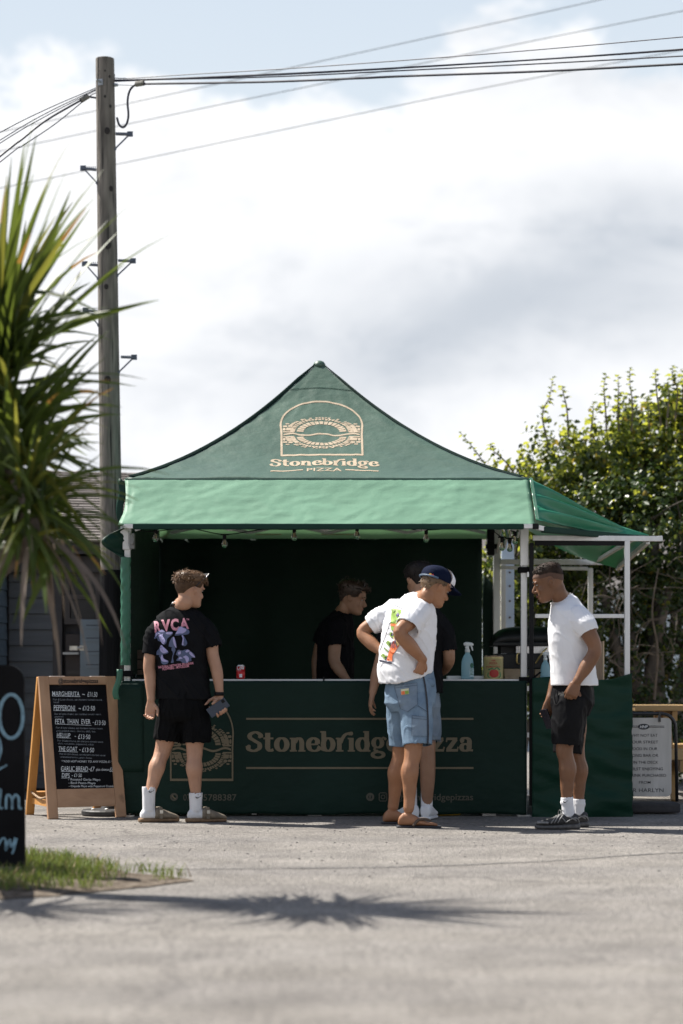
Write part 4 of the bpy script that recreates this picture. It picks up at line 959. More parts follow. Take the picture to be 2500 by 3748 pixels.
# drink can
Y = 16.2; cx = at(881, Y); can = thing('drink_can', (cx, Y, 1.018), 'red cola can standing on the counter', 'can')
mb = MB(); mb.lathe((cx, Y, 1.018), [(.024, 0), (.031, .008), (.033, .014), (.033, .096), (.029, .107), (.027, .108), (.026, .105)], 28)
mb.mi = []
mb2 = MB(); mb2.lathe((cx, Y, 1.018), [(.024, 0), (.0305, .008), (.033, .014), (.033, .096)], 28); mb2.build('body', M('can_red', (.55, .012, .012), .28, .05, metal=.2), can, smooth=True)
mb2 = MB(); mb2.lathe((cx, Y, 1.114), [(.033, 0), (.028, .010), (.0275, .0115), (.0265, .0115), (.0255, .008)], 28); mb2.build('lid', M('can_metal', (.65, .65, .66), .25, .05, metal=.9), can, smooth=True)
def cyl_fn(cx, Y, R):
    def fn(px, py, off=0.0):
        x = (px - CX) * Y / FP - cx; u = max(-.98, min(.98, x / R)); r = R + off
        return Vector((cx + u * r, Y - math.sqrt(1 - u * u) * r, CZ + (HY - py) * Y / FP))
    return fn
lay([fit_text('Cola', 869, 894, 2452, 17, rot=-.12, bold=.02, shear=.4), fit_text('CLASSIC', 868, 884, 2456, 2.5)], cyl_fn(cx, Y, .033), 'lettering', M('print_white', (.8, .8, .8), .5), can, 3, off=.0008)
lay([poly2d([(877, 2467), (887, 2467), (887, 2479), (877, 2479)])], cyl_fn(cx, Y, .033), 'barcode_patch', MATS['print_white'], can, 3, off=.0008)

# spray bottles
def spray(px, Y, z, s, label):
    x = at(px, Y); o = thing('spray_bottle', (x, Y, z), label, 'spray bottle', 'spray bottles')
    blue = M('bottle_blue', (.34, .56, .62), .22, .06, 4, spec=.5, transl=.35, tcol=(.5, .8, .88)); wh = M('trigger_white', (.72, .75, .74), .4, .04)
    prof = [(.0, .0), (.046, .0), (.048, .01), (.047, .10), (.045, .125), (.040, .15), (.030, .175), (.019, .19), (.017, .205)]
    mb = MB(); n = 24; vs = []; fs = []
    for r, h in prof:
        for k in range(n):
            a = 6.2832 * k / n; rr = r / max(abs(math.cos(a)) ** 3 + abs(math.sin(a)) ** 3, .3) ** (1 / 3)
            vs.append((x + rr * math.cos(a) * s, Y + rr * .6 * math.sin(a) * s, z + h * s))
    for i in range(len(prof) - 1):
        for k in range(n): fs.append((i * n + k, i * n + (k + 1) % n, (i + 1) * n + (k + 1) % n, (i + 1) * n + k))
    mb.add(vs, fs); mb.build('bottle', blue, o, smooth=True)
    q = lambda a, b: Vector((x + a * s, Y, z + b * s))
    mb = MB(); mb.tube([q(0, .203), q(0, .225)], .019 * s, 16); mb.tube([q(-.028, .262), q(-.01, .266), q(.03, .262), q(.038, .252)], [.010 * s, .016 * s, .014 * s, .009 * s], 12, per=4); mb.tube([q(0, .222), q(-.004, .25)], [.014 * s, .016 * s], 12)
    mb.tube([q(.028, .254), q(.034, .235), q(.040, .215)], [.006 * s, .006 * s, .004 * s], 8, per=4); mb.build('trigger', wh, o, smooth=True)
    if s > .9:
        f = plane_fn((x, Y - .031, 0), (0, -1, 0)); px0 = px + 10
        lay([disc2d(px0 + 6, 2436, 6, 9)], f, 'label_badge', M('badge_green', (.03, .14, .09), .5), o)
        lay([poly2d([(px0 - 3, 2447), (px0 + 13, 2447), (px0 + 13, 2478), (px0 - 3, 2478)])], f, 'label', M('label_pale', (.45, .62, .66), .5), o)
        lay([line2d(px0 + 0, 2449 + 5 * k, px0 + 11 - 2 * (k % 2), 2449 + 5 * k, 2) for k in range(5)], f, 'lettering', MATS['badge_green'], o, off=.004)
spray(1711, 16.3, 1.018, 1.0, 'pale blue spray bottle with white trigger on the counter beside the tin')
spray(1996, 16.28, 1.003, .78, 'smaller pale spray bottle beside the paper bag, behind the white shirted man')
# tomato tin
Y = 16.32; cx = at(1806, Y); tin = thing('food_tin', (cx, Y, 1.018), 'large ribbed golden tomato tin on the counter', 'tin')
pr = [(.072, 0), (.076, .002), (.076, .006)]
for k in range(22):
    z = .010 + k * .0068; pr += [(.0735, z), (.0752, z + .0034)]
pr += [(.0745, .160), (.0765, .163), (.0765, .167), (.073, .167), (.072, .163)]
mb = MB(); mb.lathe((cx, Y, 1.018), pr, 40); mb.build('tin_body', M('tin_gold', (.55, .45, .20), .35, .12, 12, metal=.45), tin, smooth=False)
mb = MB(); mb.tube([(cx + math.cos(a) * .066, Y + math.sin(a) * .066, 1.018 + .17 + .004 * math.sin(a * 3)) for a in [6.2832 * k / 20 for k in range(21)]], .006, 6); mb.build('paper_cover', M('kraft', (.33, .24, .15), .85, .15, 12), tin)
cf = cyl_fn(cx, Y, .076)
lay([disc2d(1806, 2465, 17, 15)], cf, 'label_print', M('print_tomato', (.42, .03, .02), .5), tin, 5, off=.001)
lay([curve2d([(1786, 2452), (1798, 2446), (1806, 2450), (1816, 2444), (1828, 2452)], 4), curve2d([(1786, 2462), (1784, 2474), (1790, 2481)], 3), curve2d([(1827, 2460), (1829, 2474), (1822, 2481)], 3)], cf, 'label_print', M('print_leaf_green', (.03, .2, .07), .5), tin, 5, off=.0016)
lay([fit_text('POMODORO', 1779, 1829, 2443, 5, bold=.02), fit_text('PIZZA', 1790, 1818, 2431, 7, bold=.02), fit_text('PER', 1797, 1812, 2421, 6, bold=.02)], cf, 'lettering', MATS['print_tomato'], tin, 5, off=.0016)
# tray, paper bag, board, crate, tablet
o = thing('shallow_tray', (at(1745, 16.42), 16.42, 1.018), 'shallow white tray lying behind the spray bottle on the counter', 'tray')
mb = MB(); x0, x1 = at(1640, 16.42), at(1765, 16.42); mb.box(x0, x1, 16.36, 16.52, 1.0185, 1.024); mb.build('base', WHITE, o)
mb = MB(); mb.box(x0, x1, 16.352, 16.36, 1.019, 1.043); mb.box(x0, x1, 16.52, 16.528, 1.019, 1.043); mb.box(x0 - .008, x0, 16.352, 16.528, 1.019, 1.043); mb.box(x1, x1 + .008, 16.352, 16.528, 1.019, 1.043); mb.build('rim', WHITE, o)
def bag(px0, px1, py0, Y, z, label):
    o = None; x0, x1 = at(px0, Y), at(px1, Y); h = CZ + (HY - py0) * Y / FP - z; rnd = random.Random(px0)
    def f(u, v):
        a = u * 6.2832; cx, rx = (x0 + x1) / 2, (x1 - x0) / 2
        k = max(abs(math.cos(a)), abs(math.sin(a))); b = 1 + .08 * noise.noise(Vector((math.cos(a) * 2, math.sin(a) * 2, v * 4 + px0)))
        return Vector((cx + rx * math.cos(a) / k * .98 * b, Y + .09 * math.sin(a) / k * (1 - .5 * v) * b, z + h * v * (1 + .04 * noise.noise(Vector((u * 7, v, px0))))))
    mb = MB(); mb.grid(lambda u, v: f(1 - u, v), 40, 12, thick=-.001); o = mb.build('paper_bag', MATS['kraft'], None, ((x0 + x1) / 2, Y, z)); tag(o, label, 'paper bag', 'kraft paper bags')
bag(1843, 1906, 2448, 16.45, 1.0185, 'brown paper bag on the counter between the tin and the aluminium post')
bag(1957, 2016, 2450, 16.42, 1.0035, 'crumpled brown paper bag on the side counter beside the white shirted man')
o = thing('wooden_board', (at(2198, 16.35), 16.35, 1.003), 'upright pale wooden pizza board on the side counter', 'board')
mb = MB(); mb.box(at(2172, 16.35), at(2203, 16.35), 16.3, 16.38, 1.0035, CZ + (HY - 2349) * 16.35 / FP, bev=.004); mb.build('blade', wood('board_wood', (.20, .13, .08), (.32, .22, .14), 'Z'), o)
mb = MB(); mb.box(at(2203.5, 16.35), at(2209, 16.35), 16.3, 16.38, 1.0035, CZ + (HY - 2347) * 16.35 / FP); mb.build('edge_strip', wood('board_pale', (.45, .33, .2), (.6, .46, .3), 'Z'), o)
o = thing('slatted_crate', (at(560, 17.0), 17.0, .78), 'brown slatted wooden crate inside the stall behind the man in black', 'crate')
cw = wood('crate_wood', (.055, .034, .022), (.10, .065, .042), 'X', 1.5)
x0, x1 = at(466, 17.0), at(690, 17.0)
for k in range(5):
    mb = MB(); z = .86 + k * .079; mb.box(x0, x1, 16.98, 16.998, z, z + .073, bev=.003); mb.build('slat', cw, o)
    mb = MB(); mb.box(x0, x1, 17.38, 17.398, z, z + .073, bev=.003); mb.build('slat', cw, o)
for x in (x0 + .03, x1 - .03):
    mb = MB(); mb.box(x - .02, x + .02, 16.999, 17.379, .80, 1.25); mb.build('end_panel', cw, o)
o = thing('table', (at(560, 17.2), 17.2, 0), 'low dark side table under the slatted crate', 'table')
mb = MB(); mb.box(x0 - .03, x1 + .05, 16.9, 17.5, .765, .799, bev=.004); mb.build('top', M('table_dark', (.03, .03, .032), .6), o)
for x in (x0, x1): mb = MB(); mb.box(x - .02, x + .02, 17.0, 17.4, 0, .764); mb.build('leg', MATS['table_dark'], o)
o = thing('tablet', (at(540, 16.3), 16.3, 1.018), 'black tablet with a thin pale border lying on the counter', 'tablet')
mb = MB(); c = Vector((at(535, 16.3), 16.33, 1.034)); mb.obox(c, (.10, 0, 0), (0, .03, .014), (0, -.003, .006), bev=.003); mb.build('case', BLACKP, o)
f = plane_fn(c + Vector((0, -.004, .008)), (0, -.42, .9)); 
mb = MB(); a = c + Vector((0, -.003, .0085)); u, w = Vector((.082, 0, 0)), Vector((0, .024, .0112))
ring = [a - u - w, a + u - w, a + u + w, a - u + w]; ring2 = [a + (p - a) * .95 for p in ring]; mb.add(ring + ring2, [(i, (i + 1) % 4, (i + 1) % 4 + 4, i + 4) for i in range(4)]); mb.build('border', M('border_grey', (.35, .35, .35), .5), o)
# pizza oven
o = thing('pizza_oven', (at(1925, 16.95), 16.95, .90), 'black domed pizza oven with chrome front and brass handles, inside the stall', 'oven')
Y = 16.95; bk = M('oven_black', (.008, .009, .009), .4, .3, 6, spec=.3)
x0, x1 = at(1800, Y), at(2120, Y); zb = lambda py: CZ + (HY - py) * Y / FP
def lid(u, v):
    a = (u - .5) * 2; b = (v - .5) * 2; e = max(0, 1 - abs(a) ** 5) ** .5 * max(0, 1 - abs(b) ** 4) ** .5
    return Vector(((x0 + x1) / 2 + a * (x1 - x0) / 2, Y + b * .27, zb(2352) + (zb(2294) - zb(2352)) * e))
mb = MB(); mb.grid(lid, 36, 24, thick=.004); mb.build('lid', bk, o, smooth=True)
mb = MB(); mb.box(x0 - .01, x1 + .01, Y - .28, Y + .28, zb(2366), zb(2353), bev=.006); mb.build('lid_rim', bk, o)
mb = MB(); mb.box(at(1880, Y), x1 - .02, Y - .20, Y + .22, zb(2392), zb(2367)); mb.box(at(1880, Y), at(1898, Y), Y - .24, Y - .205, zb(2392), zb(2366.5)); mb.build('body', M('oven_chrome', (.5, .5, .5), .22, .1, metal=.95), o)
mb = MB(); mb.box(x0 + .02, x1, Y - .26, Y + .26, zb(2450), zb(2393), bev=.01); mb.box(x0 + .06, at(1878, Y), Y - .15, Y + .2, zb(2392.5), zb(2366.5)); mb.build('base', bk, o)
br = M('brass', (.62, .47, .20), .3, .1, metal=.9)
mb = MB(); mb.tube([W(1961, 2428, Y - .30), W(1985, 2390, Y - .32), W(1999, 2375, Y - .30), W(2002, 2374, Y - .30)], .007, 8, per=4); mb.build('handle', br, o)
mb = MB(); mb.tube([W(1900, 2392, Y - .29), W(1893, 2396, Y - .31), W(1892, 2425, Y - .31), W(1899, 2430, Y - .29)], .006, 8, per=5); mb.build('handle', br, o)
lay([fit_text('GOZNEY', 1833, 1855, 2394, 3.5, bold=.02)], plane_fn((0, Y - .262, 0), (0, -1, 0)), 'lettering', M('print_grey', (.3, .3, .3), .5), o)
o = thing('table', (at(1950, 16.95), 16.95, 0), 'dark oven table inside the stall beneath the pizza oven', 'table')
mb = MB(); mb.box(x0 - .02, x1 + .04, Y - .33, Y + .33, zb(2474), zb(2451), bev=.004); mb.build('top', MATS['table_dark'], o)
for x in (x0 + .02, x1): mb = MB(); mb.box(x - .02, x + .02, Y - .3, Y + .3, 0, zb(2474.5)); mb.build('leg', MATS['table_dark'], o)
# string of bulbs under the front eave
o = thing('string_lights', (TC, 16.1, 2.1), 'string of clear bulbs hanging on black wire under the front eave', 'string lights')
pts = [(500, 1941), (560, 1945), (690, 1934), (822, 1956), (960, 1938), (1077, 1938), (1200, 1931), (1307, 1934), (1430, 1930), (1560, 1940), (1700, 1930), (1790, 1938), (1846, 1975)]
Yl = 16.12; mb = MB(); mb.tube([W(x, y, Yl) for x, y in pts], .004, 6, per=8); mb.build('wire', BLACKP, o)
glass = bpy.data.materials.new('bulb_glass'); N, L = nodes_of(glass); b = N['Principled BSDF']; b.inputs['Base Color'].default_value = (.9, .92, .88, 1); b.inputs['Roughness'].default_value = .05; b.inputs['Transmission Weight'].default_value = .92; b.inputs['IOR'].default_value = 1.3
for px, py in ((570, 1936), (822, 1958), (1077, 1932), (1307, 1926), (1560, 1938), (1838, 1968), (1866, 1972), (1885, 1945)):
    c = W(px, py, Yl); mb = MB(); mb.lathe(c + Vector((0, 0, -.036)), [(.012, 0), (.014, .004), (.014, .03), (.008, .04)], 14); mb.box(c.x - .03, c.x + .03, Yl - .006, Yl + .006, c.z - .002, c.z + .008); s_ = mb.build('socket', BLACKP, o)
    mb = MB(); mb.lathe(c + Vector((0, 0, -.099)), [(.001, 0), (.012, .003), (.020, .012), (.0225, .024), (.020, .038), (.014, .054), (.011, .063)], 18); mb.build('bulb', glass, s_, smooth=True)
    mb = MB(); mb.tube([c + Vector((-.003, 0, -.04)), c + Vector((-.005, 0, -.07)), c + Vector((.005, 0, -.07)), c + Vector((.003, 0, -.04))], .0012, 5); mb.build('filament', br, s_)
# bits on the ground under the stall
o = thing('weight_disc', (at(395, 16.1), 16.1, 0), 'flat black round weight on the ground behind the menu board', 'weight')
mb = MB(); mb.lathe((at(395, 16.1), 16.12, 0), [(.19, 0), (.2, .01), (.2, .035), (.19, .045), (.06, .05), (.05, .07), (.02, .07)], 28); mb.build('disc', M('rubber_black', (.02, .02, .021), .6), o)
mb = MB()
for k in range(3): mb.lathe((at(395, 16.1) - .1 + k * .1, 16.0, .045), [(.014, 0), (.014, .01), (.008, .014)], 10)
mb.build('bolt', ALU, o)
o = thing('hose_coil', (at(1620, 16.15), 16.15, 0), 'yellow coiled hose on the ground under the banner', 'hose')
for k in range(2):
    mb = MB(); mb.tube([(at(1620, 16.15) + .13 * math.cos(a), 16.15 + .1 * math.sin(a), .012 + k * .022) for a in [6.2832 * j / 24 for j in range(25)]], .011, 8); mb.build('loop', M('hose_yellow', (.5, .32, .03), .5), o)
for i, px in enumerate((668, 930, 1150, 1775)):
    x = at(px, 16.12); o = thing('foot_block', (x, 16.12, 0), ['small white foot block under the banner behind the man in black', 'white foot block under the banner below the lettering S', 'white foot block at the middle under the green banner', 'white foot block under the banner between the sandals and the aluminium post'][i], 'foot block', 'foot blocks under the banner')
    mb = MB(); mb.box(x - .018, x + .018, 16.1, 16.14, 0, .05, bev=.004); mb.build('block', ALU, o)
    mb = MB(); mb.box(x - .03, x + .03, 16.09, 16.15, 0.001, .006); mb.build('pad', BLACKP, o)
# ------------------------------------------------------------------ pizza menu board
def build_menu():
    fd = Vector((.42, -.907, 0)); ax = Vector((.907, .42, 0)); up = Vector((0, 0, 1))
    T = W(281, 2477, 16.0); H = T.z
    o = thing('menu_board', (T.x, T.y, 0), 'wooden framed folding chalkboard menu listing pizzas and prices', 'menu board')
    fw = wood('menu_wood', (.30, .165, .085), (.45, .27, .155), 'Z', 1.5, .55, .7, .25, 9); fx = wood('menu_wood_rail', (.30, .165, .09), (.44, .265, .15), 'X', 1.5, .55, .5, .25, 9)
    rw = wood('menu_wood_rear', (.42, .19, .045), (.60, .30, .085), 'Z', 1.4, .5, .9, .25, 8)
    hw = .298
    fb = Vector((T.x, T.y, 0)) + fd * .245; rb = Vector((T.x, T.y, 0)) - fd * .33
    sl = (T - fb); nf = ax.cross(sl).normalized()
    if nf.dot(fd) < 0: nf = -nf
    def bar(p, q, w, d, nm, mt, n):      # w across the board, d through it
        t = (q - p); mb = MB(); mb.obox((p + q) / 2, ax.normalized() * w / 2 if abs(t.normalized().dot(ax)) < .5 else t / 2, n * d / 2, t / 2 if abs(t.normalized().dot(ax)) < .5 else n.cross(ax).normalized() * w / 2, bev=.004)
        return mb.build(nm, mt, o)
    for sg in (-1, 1): bar(fb + ax * sg * (hw - .038), T + ax * sg * (hw - .038), .076, .036, 'stile', fw, nf)
    def rail(f0, f1, nm, d=.032):
        a, b = fb + sl * f0, fb + sl * f1; mb = MB(); mb.obox((a + b) / 2, ax * (hw - .0765), nf * d / 2, (b - a) / 2, bev=.003); return mb.build(nm, fx, o)
    rail(.942, .999, 'top_rail'); rail(.082, .205, 'bottom_rail')
    a, b = fb + sl * .2055, fb + sl * .9415; mb = MB(); mb.obox((a + b) / 2 - nf * .004, ax * (hw - .0765), nf * .006, (b - a) / 2); bd = mb.build('chalkboard', M('menu_black', (.0065, .0065, .008), .75, .4, 5, spec=.1), o)
    rs = (T - nf * .04) - rb; nr = ax.cross(rs).normalized()
    T2 = T - fd * .035
    rs = T2 - rb
    for sg in (-1, 1): bar(rb + ax * sg * (hw - .034), T2 + ax * sg * (hw - .034) - up * .004, .062, .034, 'rear_leg', rw, nr)
    mb = MB(); a, b = rb + rs * .085, rb + rs * .17; mb.obox((a + b) / 2, ax * (hw - .066), nr * .015, (b - a) / 2, bev=.003); mb.build('rear_rail', wood('menu_wood_rear_rail', (.42, .19, .05), (.58, .29, .085), 'X', 1.4, .5, .5), o)
    mb = MB(); a, b = fb - ax * (hw - .05) + sl * .10, rb - ax * (hw - .05) + rs * .105      # spreader between the legs
    mb.bar(a + Vector((0, 0, .0)), b, .022, .045); mb.build('spreader', MATS['menu_wood_rear_rail'], o)
    a, b = fb - ax * (hw - .03) + sl * .165, rb - ax * (hw - .03) + rs * .17
    mb = MB(); mb.tube([b, (a + b) / 2 + Vector((0, 0, -.035)), a], .008, 8, per=8); mb.build('rope', M('rope', (.36, .25, .16), .9, .3, 40, bump=.8, bscale=120), o)
    for sg in (-.5, .55): mb = MB(); c = T + ax * sg * hw + up * .003 - fd * .012; mb.obox(c, ax * .055, fd * .02, up * .0025); mb.build('hinge', M('hinge_white', (.75, .74, .72), .4, .1, metal=.4), o)
    # hand-lettered menu
    mid = fb + sl * .6 + nf * .0025; fnb = plane_fn(mid, nf); Z = lambda x, y: (80 + x / 3.824, 2450 + y / 3.824)
    chalk = M('chalk_white', (.62, .66, .68), .9, .25, 60); faint = M('chalk_faint', (.20, .225, .25), .9, .5, 60)
    def put(s, x0, x1, base, cap, mt=chalk, bold=0.0, dyl=0.0):
        b = base; sh = text2d(s, bold); c0 = Z(x0, b); c1 = Z(x1, b + dyl)
        return fit(sh, c0[0], c1[0], c0[1], cap / 3.824, rot=math.atan2(c1[1] - c0[1], c1[0] - c0[0]))
    big = [('MARGHERITA', 425, 808, 372, 62), ('-', 842, 880, 368, 60), ('£11.50', 918, 1055, 380, 62), ('PEPPERONI', 447, 742, 570, 66), ('-', 792, 822, 566, 60), ('£12·50', 850, 1022, 572, 60), ('FETA  THAN  EVER', 467, 960, 760, 64), ('-', 987, 1003, 756, 50), ('£13·50', 1020, 1172, 776, 60),
           ('HELLUP', 490, 678, 950, 58), ('-', 735, 756, 952, 50), ('£13·50', 788, 955, 972, 60), ('THE GOAT', 512, 775, 1142, 60), ('-', 798, 818, 1140, 50), ('£13·50', 842, 1010, 1156, 58), ('GARLIC BREAD', 548, 925, 1422, 64), ('-', 930, 948, 1410, 50), ('£7', 958, 1012, 1424, 62), ('£8', 1226, 1276, 1428, 58), ('DIPS', 560, 668, 1510, 56), ('-', 692, 704, 1500, 50), ('£1·50', 730, 838, 1503, 46)]
    lay([put(s, a, b, c, h * 1.12, bold=.003, dyl=6) for s, a, b, c, h in big], fnb, 'lettering', chalk, bd, off=.0026)
    lay([put('**ADD HOT HONEY TO ANY PIZZA £1 **', 555, 1285, 1300, 30, dyl=8), put('plus cheese', 1040, 1216, 1418, 38), put('- Roasted Garlic Mayo', 650, 1098, 1555, 34, dyl=4), put('- Basil Pesto Mayo', 652, 1030, 1602, 32, dyl=4), put('- Chipotle Mayo with Pepperoni Crumbles', 660, 1326, 1648, 30)], fnb, 'lettering', chalk, bd, off=.0026)
    lay([put('Fior di Latte cheese, san marzano tomato sauce,', 436, 1128, 434, 30, dyl=4), put('basil', 445, 518, 472, 28), put('Fior di Latte cheese, san marzano tomato sauce,', 458, 1113, 636, 28, dyl=4), put('pepperoni', 462, 580, 672, 24), put('Fior di latte cheese, san marzano tomato sauce,', 478, 1136, 828, 28, dyl=12), put('pink pickled onion, chorizo, chilli, feta', 486, 1030, 870, 26, dyl=12),
         put('Fior di latte cheese, san marzano tomato sauce', 498, 1138, 1008, 28, dyl=20), put('chilli, red onion, pepperoni, nduja', 505, 1006, 1048, 26, dyl=16), put('Fior di latte cheese, san marzano tomato sauce', 530, 1168, 1194, 28, dyl=22), put('caramelised onions, goats cheese', 535, 980, 1234, 26, dyl=18)], fnb, 'lettering', faint, bd, off=.0026)
    L2 = lambda a, b, c, d: line2d(*Z(a, b), *Z(c, d), 1.3)
    lay([L2(427, 374, 818, 381), L2(443, 576, 760, 581), L2(467, 764, 972, 785), L2(488, 956, 688, 963), L2(511, 1146, 785, 1158), L2(550, 1430, 928, 1434), L2(552, 1522, 672, 1520)], fnb, 'underline', chalk, bd, off=.0026)
    lay([put('@stonebridgepizzas', 512, 1068, 190, 62, bold=.02)], plane_fn(fb + sl * .97 + nf * .0185, nf), 'lettering', M('marker_black', (.012, .008, .007), .7), o, off=.002)
build_menu()

# ------------------------------------------------------------------ notice stand and picnic table on the right
def build_notice():
    Y = 16.35; s = Y / FP; ex = lambda px: (px - CX) * s; zz = lambda py: CZ + (HY - py) * s
    o = thing('notice_stand', (ex(2330), Y, 0), 'weathered white notice board in a black tubular stand beside the stall', 'notice stand')
    bk = M('stand_black', (.012, .012, .014), .4, .3, 10)
    Zx = lambda zx: 2100 + zx / 3.918; Zy = lambda zy: 2450 + zy / 3.918
    xR, xL, zt = ex(Zx(1462)), ex(2203), zz(Zy(636)); r = .105
    pts = [(xL, .09), (xL, zt - r)] + [(xL + r - r * math.cos(a), zt - r + r * math.sin(a)) for a in [math.pi / 2 * k / 6 for k in range(1, 7)]] + [(xR - r + r * math.sin(a), zt - r + r * math.cos(a)) for a in [math.pi / 2 * k / 6 for k in range(7)]] + [(xR + .01, .09)]
    mb = MB(); mb.tube([(x, Y, z) for x, z in pts], .0125, 12); mb.build('frame', bk, o, smooth=True)
    mb = MB(); mb.box(xL - .04, ex(Zx(1498)), Y - .13, Y + .13, .012, zz(Zy(1905)), bev=.018); mb.build('base', M('stand_base', (.035, .033, .035), .8, .3, 12, bump=.3, bscale=40), o)
    x0, x1, z0, z1, r = ex(2216), ex(Zx(1400)), zz(Zy(1822)), zz(Zy(695)), .035
    out = [(x0 + r, z0), (x1 - r, z0)] + [(x1 - r + r * math.sin(a), z0 + r - r * math.cos(a)) for a in [math.pi / 2 * k / 5 for k in range(1, 6)]] + [(x1 - r + r * math.cos(a), z1 - r + r * math.sin(a)) for a in [math.pi / 2 * k / 5 for k in range(6)]] + [(x0 + r - r * math.sin(a), z1 - r + r * math.cos(a)) for a in [math.pi / 2 * k / 5 for k in range(6)]] + [(x0 + r - r * math.cos(a), z0 + r - r * math.sin(a)) for a in [math.pi / 2 * k / 5 for k in range(6)]]
    n = len(out); mb = MB(); mb.add([(x, Y - .006, z) for x, z in out] + [(x, Y + .004, z) for x, z in out], [tuple(range(n)), tuple(range(2 * n - 1, n - 1, -1))] + [(i, i + n, (i + 1) % n + n, (i + 1) % n) for i in range(n)])
    pn = mb.build('panel', M('panel_white', (.40, .39, .36), .55, col2=(.58, .56, .53), scale=5, stretch=(2.2, 1, .35), detail=7), o)
    for px in (2226, Zx(1228)):
        mb = MB(); mb.box(ex(px) - .008, ex(px) + .008, Y - .02, Y + .018, z1 - .03, zt + .015); mb.build('cable_tie', bk, o)
    f = plane_fn((0, Y - .006, 0), (0, -1, 0)); ink = M('ink_dark', (.035, .038, .045), .7)
    rows = [('WHY NOT EAT', 800, 1203, 966, 42), ('YOUR STREET', 795, 1212, 1062, 42), ('FOOD IN OUR', 822, 1200, 1158, 42), ('LONG BAR OR', 808, 1214, 1254, 42), ('ON THE DECK', 818, 1212, 1352, 42), ('WHILST ENJOYING', 735, 1280, 1446, 42), ('A DRINK PURCHASED', 720, 1325, 1540, 42), ('FROM', 936, 1102, 1640, 42)]
    lay([fit_text(t, Zx(a), Zx(b), Zy(c), h / 3.918, bold=.003) for t, a, b, c, h in rows] + [fit_text('BAR HARLYN', Zx(735), Zx(1288), Zy(1760), 58 / 3.918)], f, 'lettering', ink, pn, off=.0015)
    lay([disc2d(Zx(1003), Zy(822), 83 / 3.918, 42 / 3.918, 28), line2d(Zx(720), Zy(812), Zx(925), Zy(812), 2), line2d(Zx(720), Zy(830), Zx(925), Zy(830), 2), line2d(Zx(1082), Zy(812), Zx(1300), Zy(812), 2), line2d(Zx(1082), Zy(830), Zx(1300), Zy(830), 2)], f, 'emblem', ink, pn, off=.0015)
    lay([fit_text('HHP', Zx(948), Zx(1062), Zy(842), 40 / 3.918, bold=.02, shear=.25)], f, 'lettering', MATS['print_white'], pn, off=.0045)
build_notice()
def build_picnic():
    Y = 18.2; s = Y / FP; ex = lambda px: (px - CX) * s; zz = lambda py: CZ + (HY - py) * s
    o = thing('picnic_table', (ex(2700), Y + .4, 0), 'pale golden wooden picnic table beyond the notice stand', 'picnic table')
    w = wood('picnic_wood', (.36, .22, .09), (.55, .37, .17), 'X', 1.3, .6, .5, .2, 8); wl = wood('picnic_leg', (.34, .19, .07), (.50, .31, .12), 'Z', 1.3, .6, .4, .2, 8)
    x0, x1, zt = ex(2325), ex(2325) + 1.75, zz(2583)
    for k in range(6):
        mb = MB(); mb.box(x0, x1, Y + .125 * k, Y + .125 * k + .118, zt - .045, zt, bev=.006); mb.build('plank', w, o)
    for yb in (Y - .42, Y + .98):
        for k in range(2): mb = MB(); mb.box(x0 + .02, x1, yb + k * .13, yb + k * .13 + .122, zz(2775), zz(2737), bev=.006); mb.build('bench_plank', w, o)
    for x in (x0 + .28, x1 - .28):
        mb = MB(); mb.bar((x, Y + .12, zt - .05), (x, Y - .33, .0), .07, .05, ref=(1, 0, 0)); mb.build('leg', wl, o)
        mb = MB(); mb.bar((x, Y + .62, zt - .05), (x, Y + 1.07, .0), .07, .05, ref=(1, 0, 0)); mb.build('leg', wl, o)
        mb = MB(); mb.box(x + .036, x + .08, Y - .42, Y + 1.22, zz(2775) - .10, zz(2775) - .003); mb.build('cross_beam', wl, o)
        mb = MB(); mb.box(x + .036, x + .08, Y + .02, Y + .72, zt - .13, zt - .048); mb.build('cross_beam', wl, o)
build_picnic()
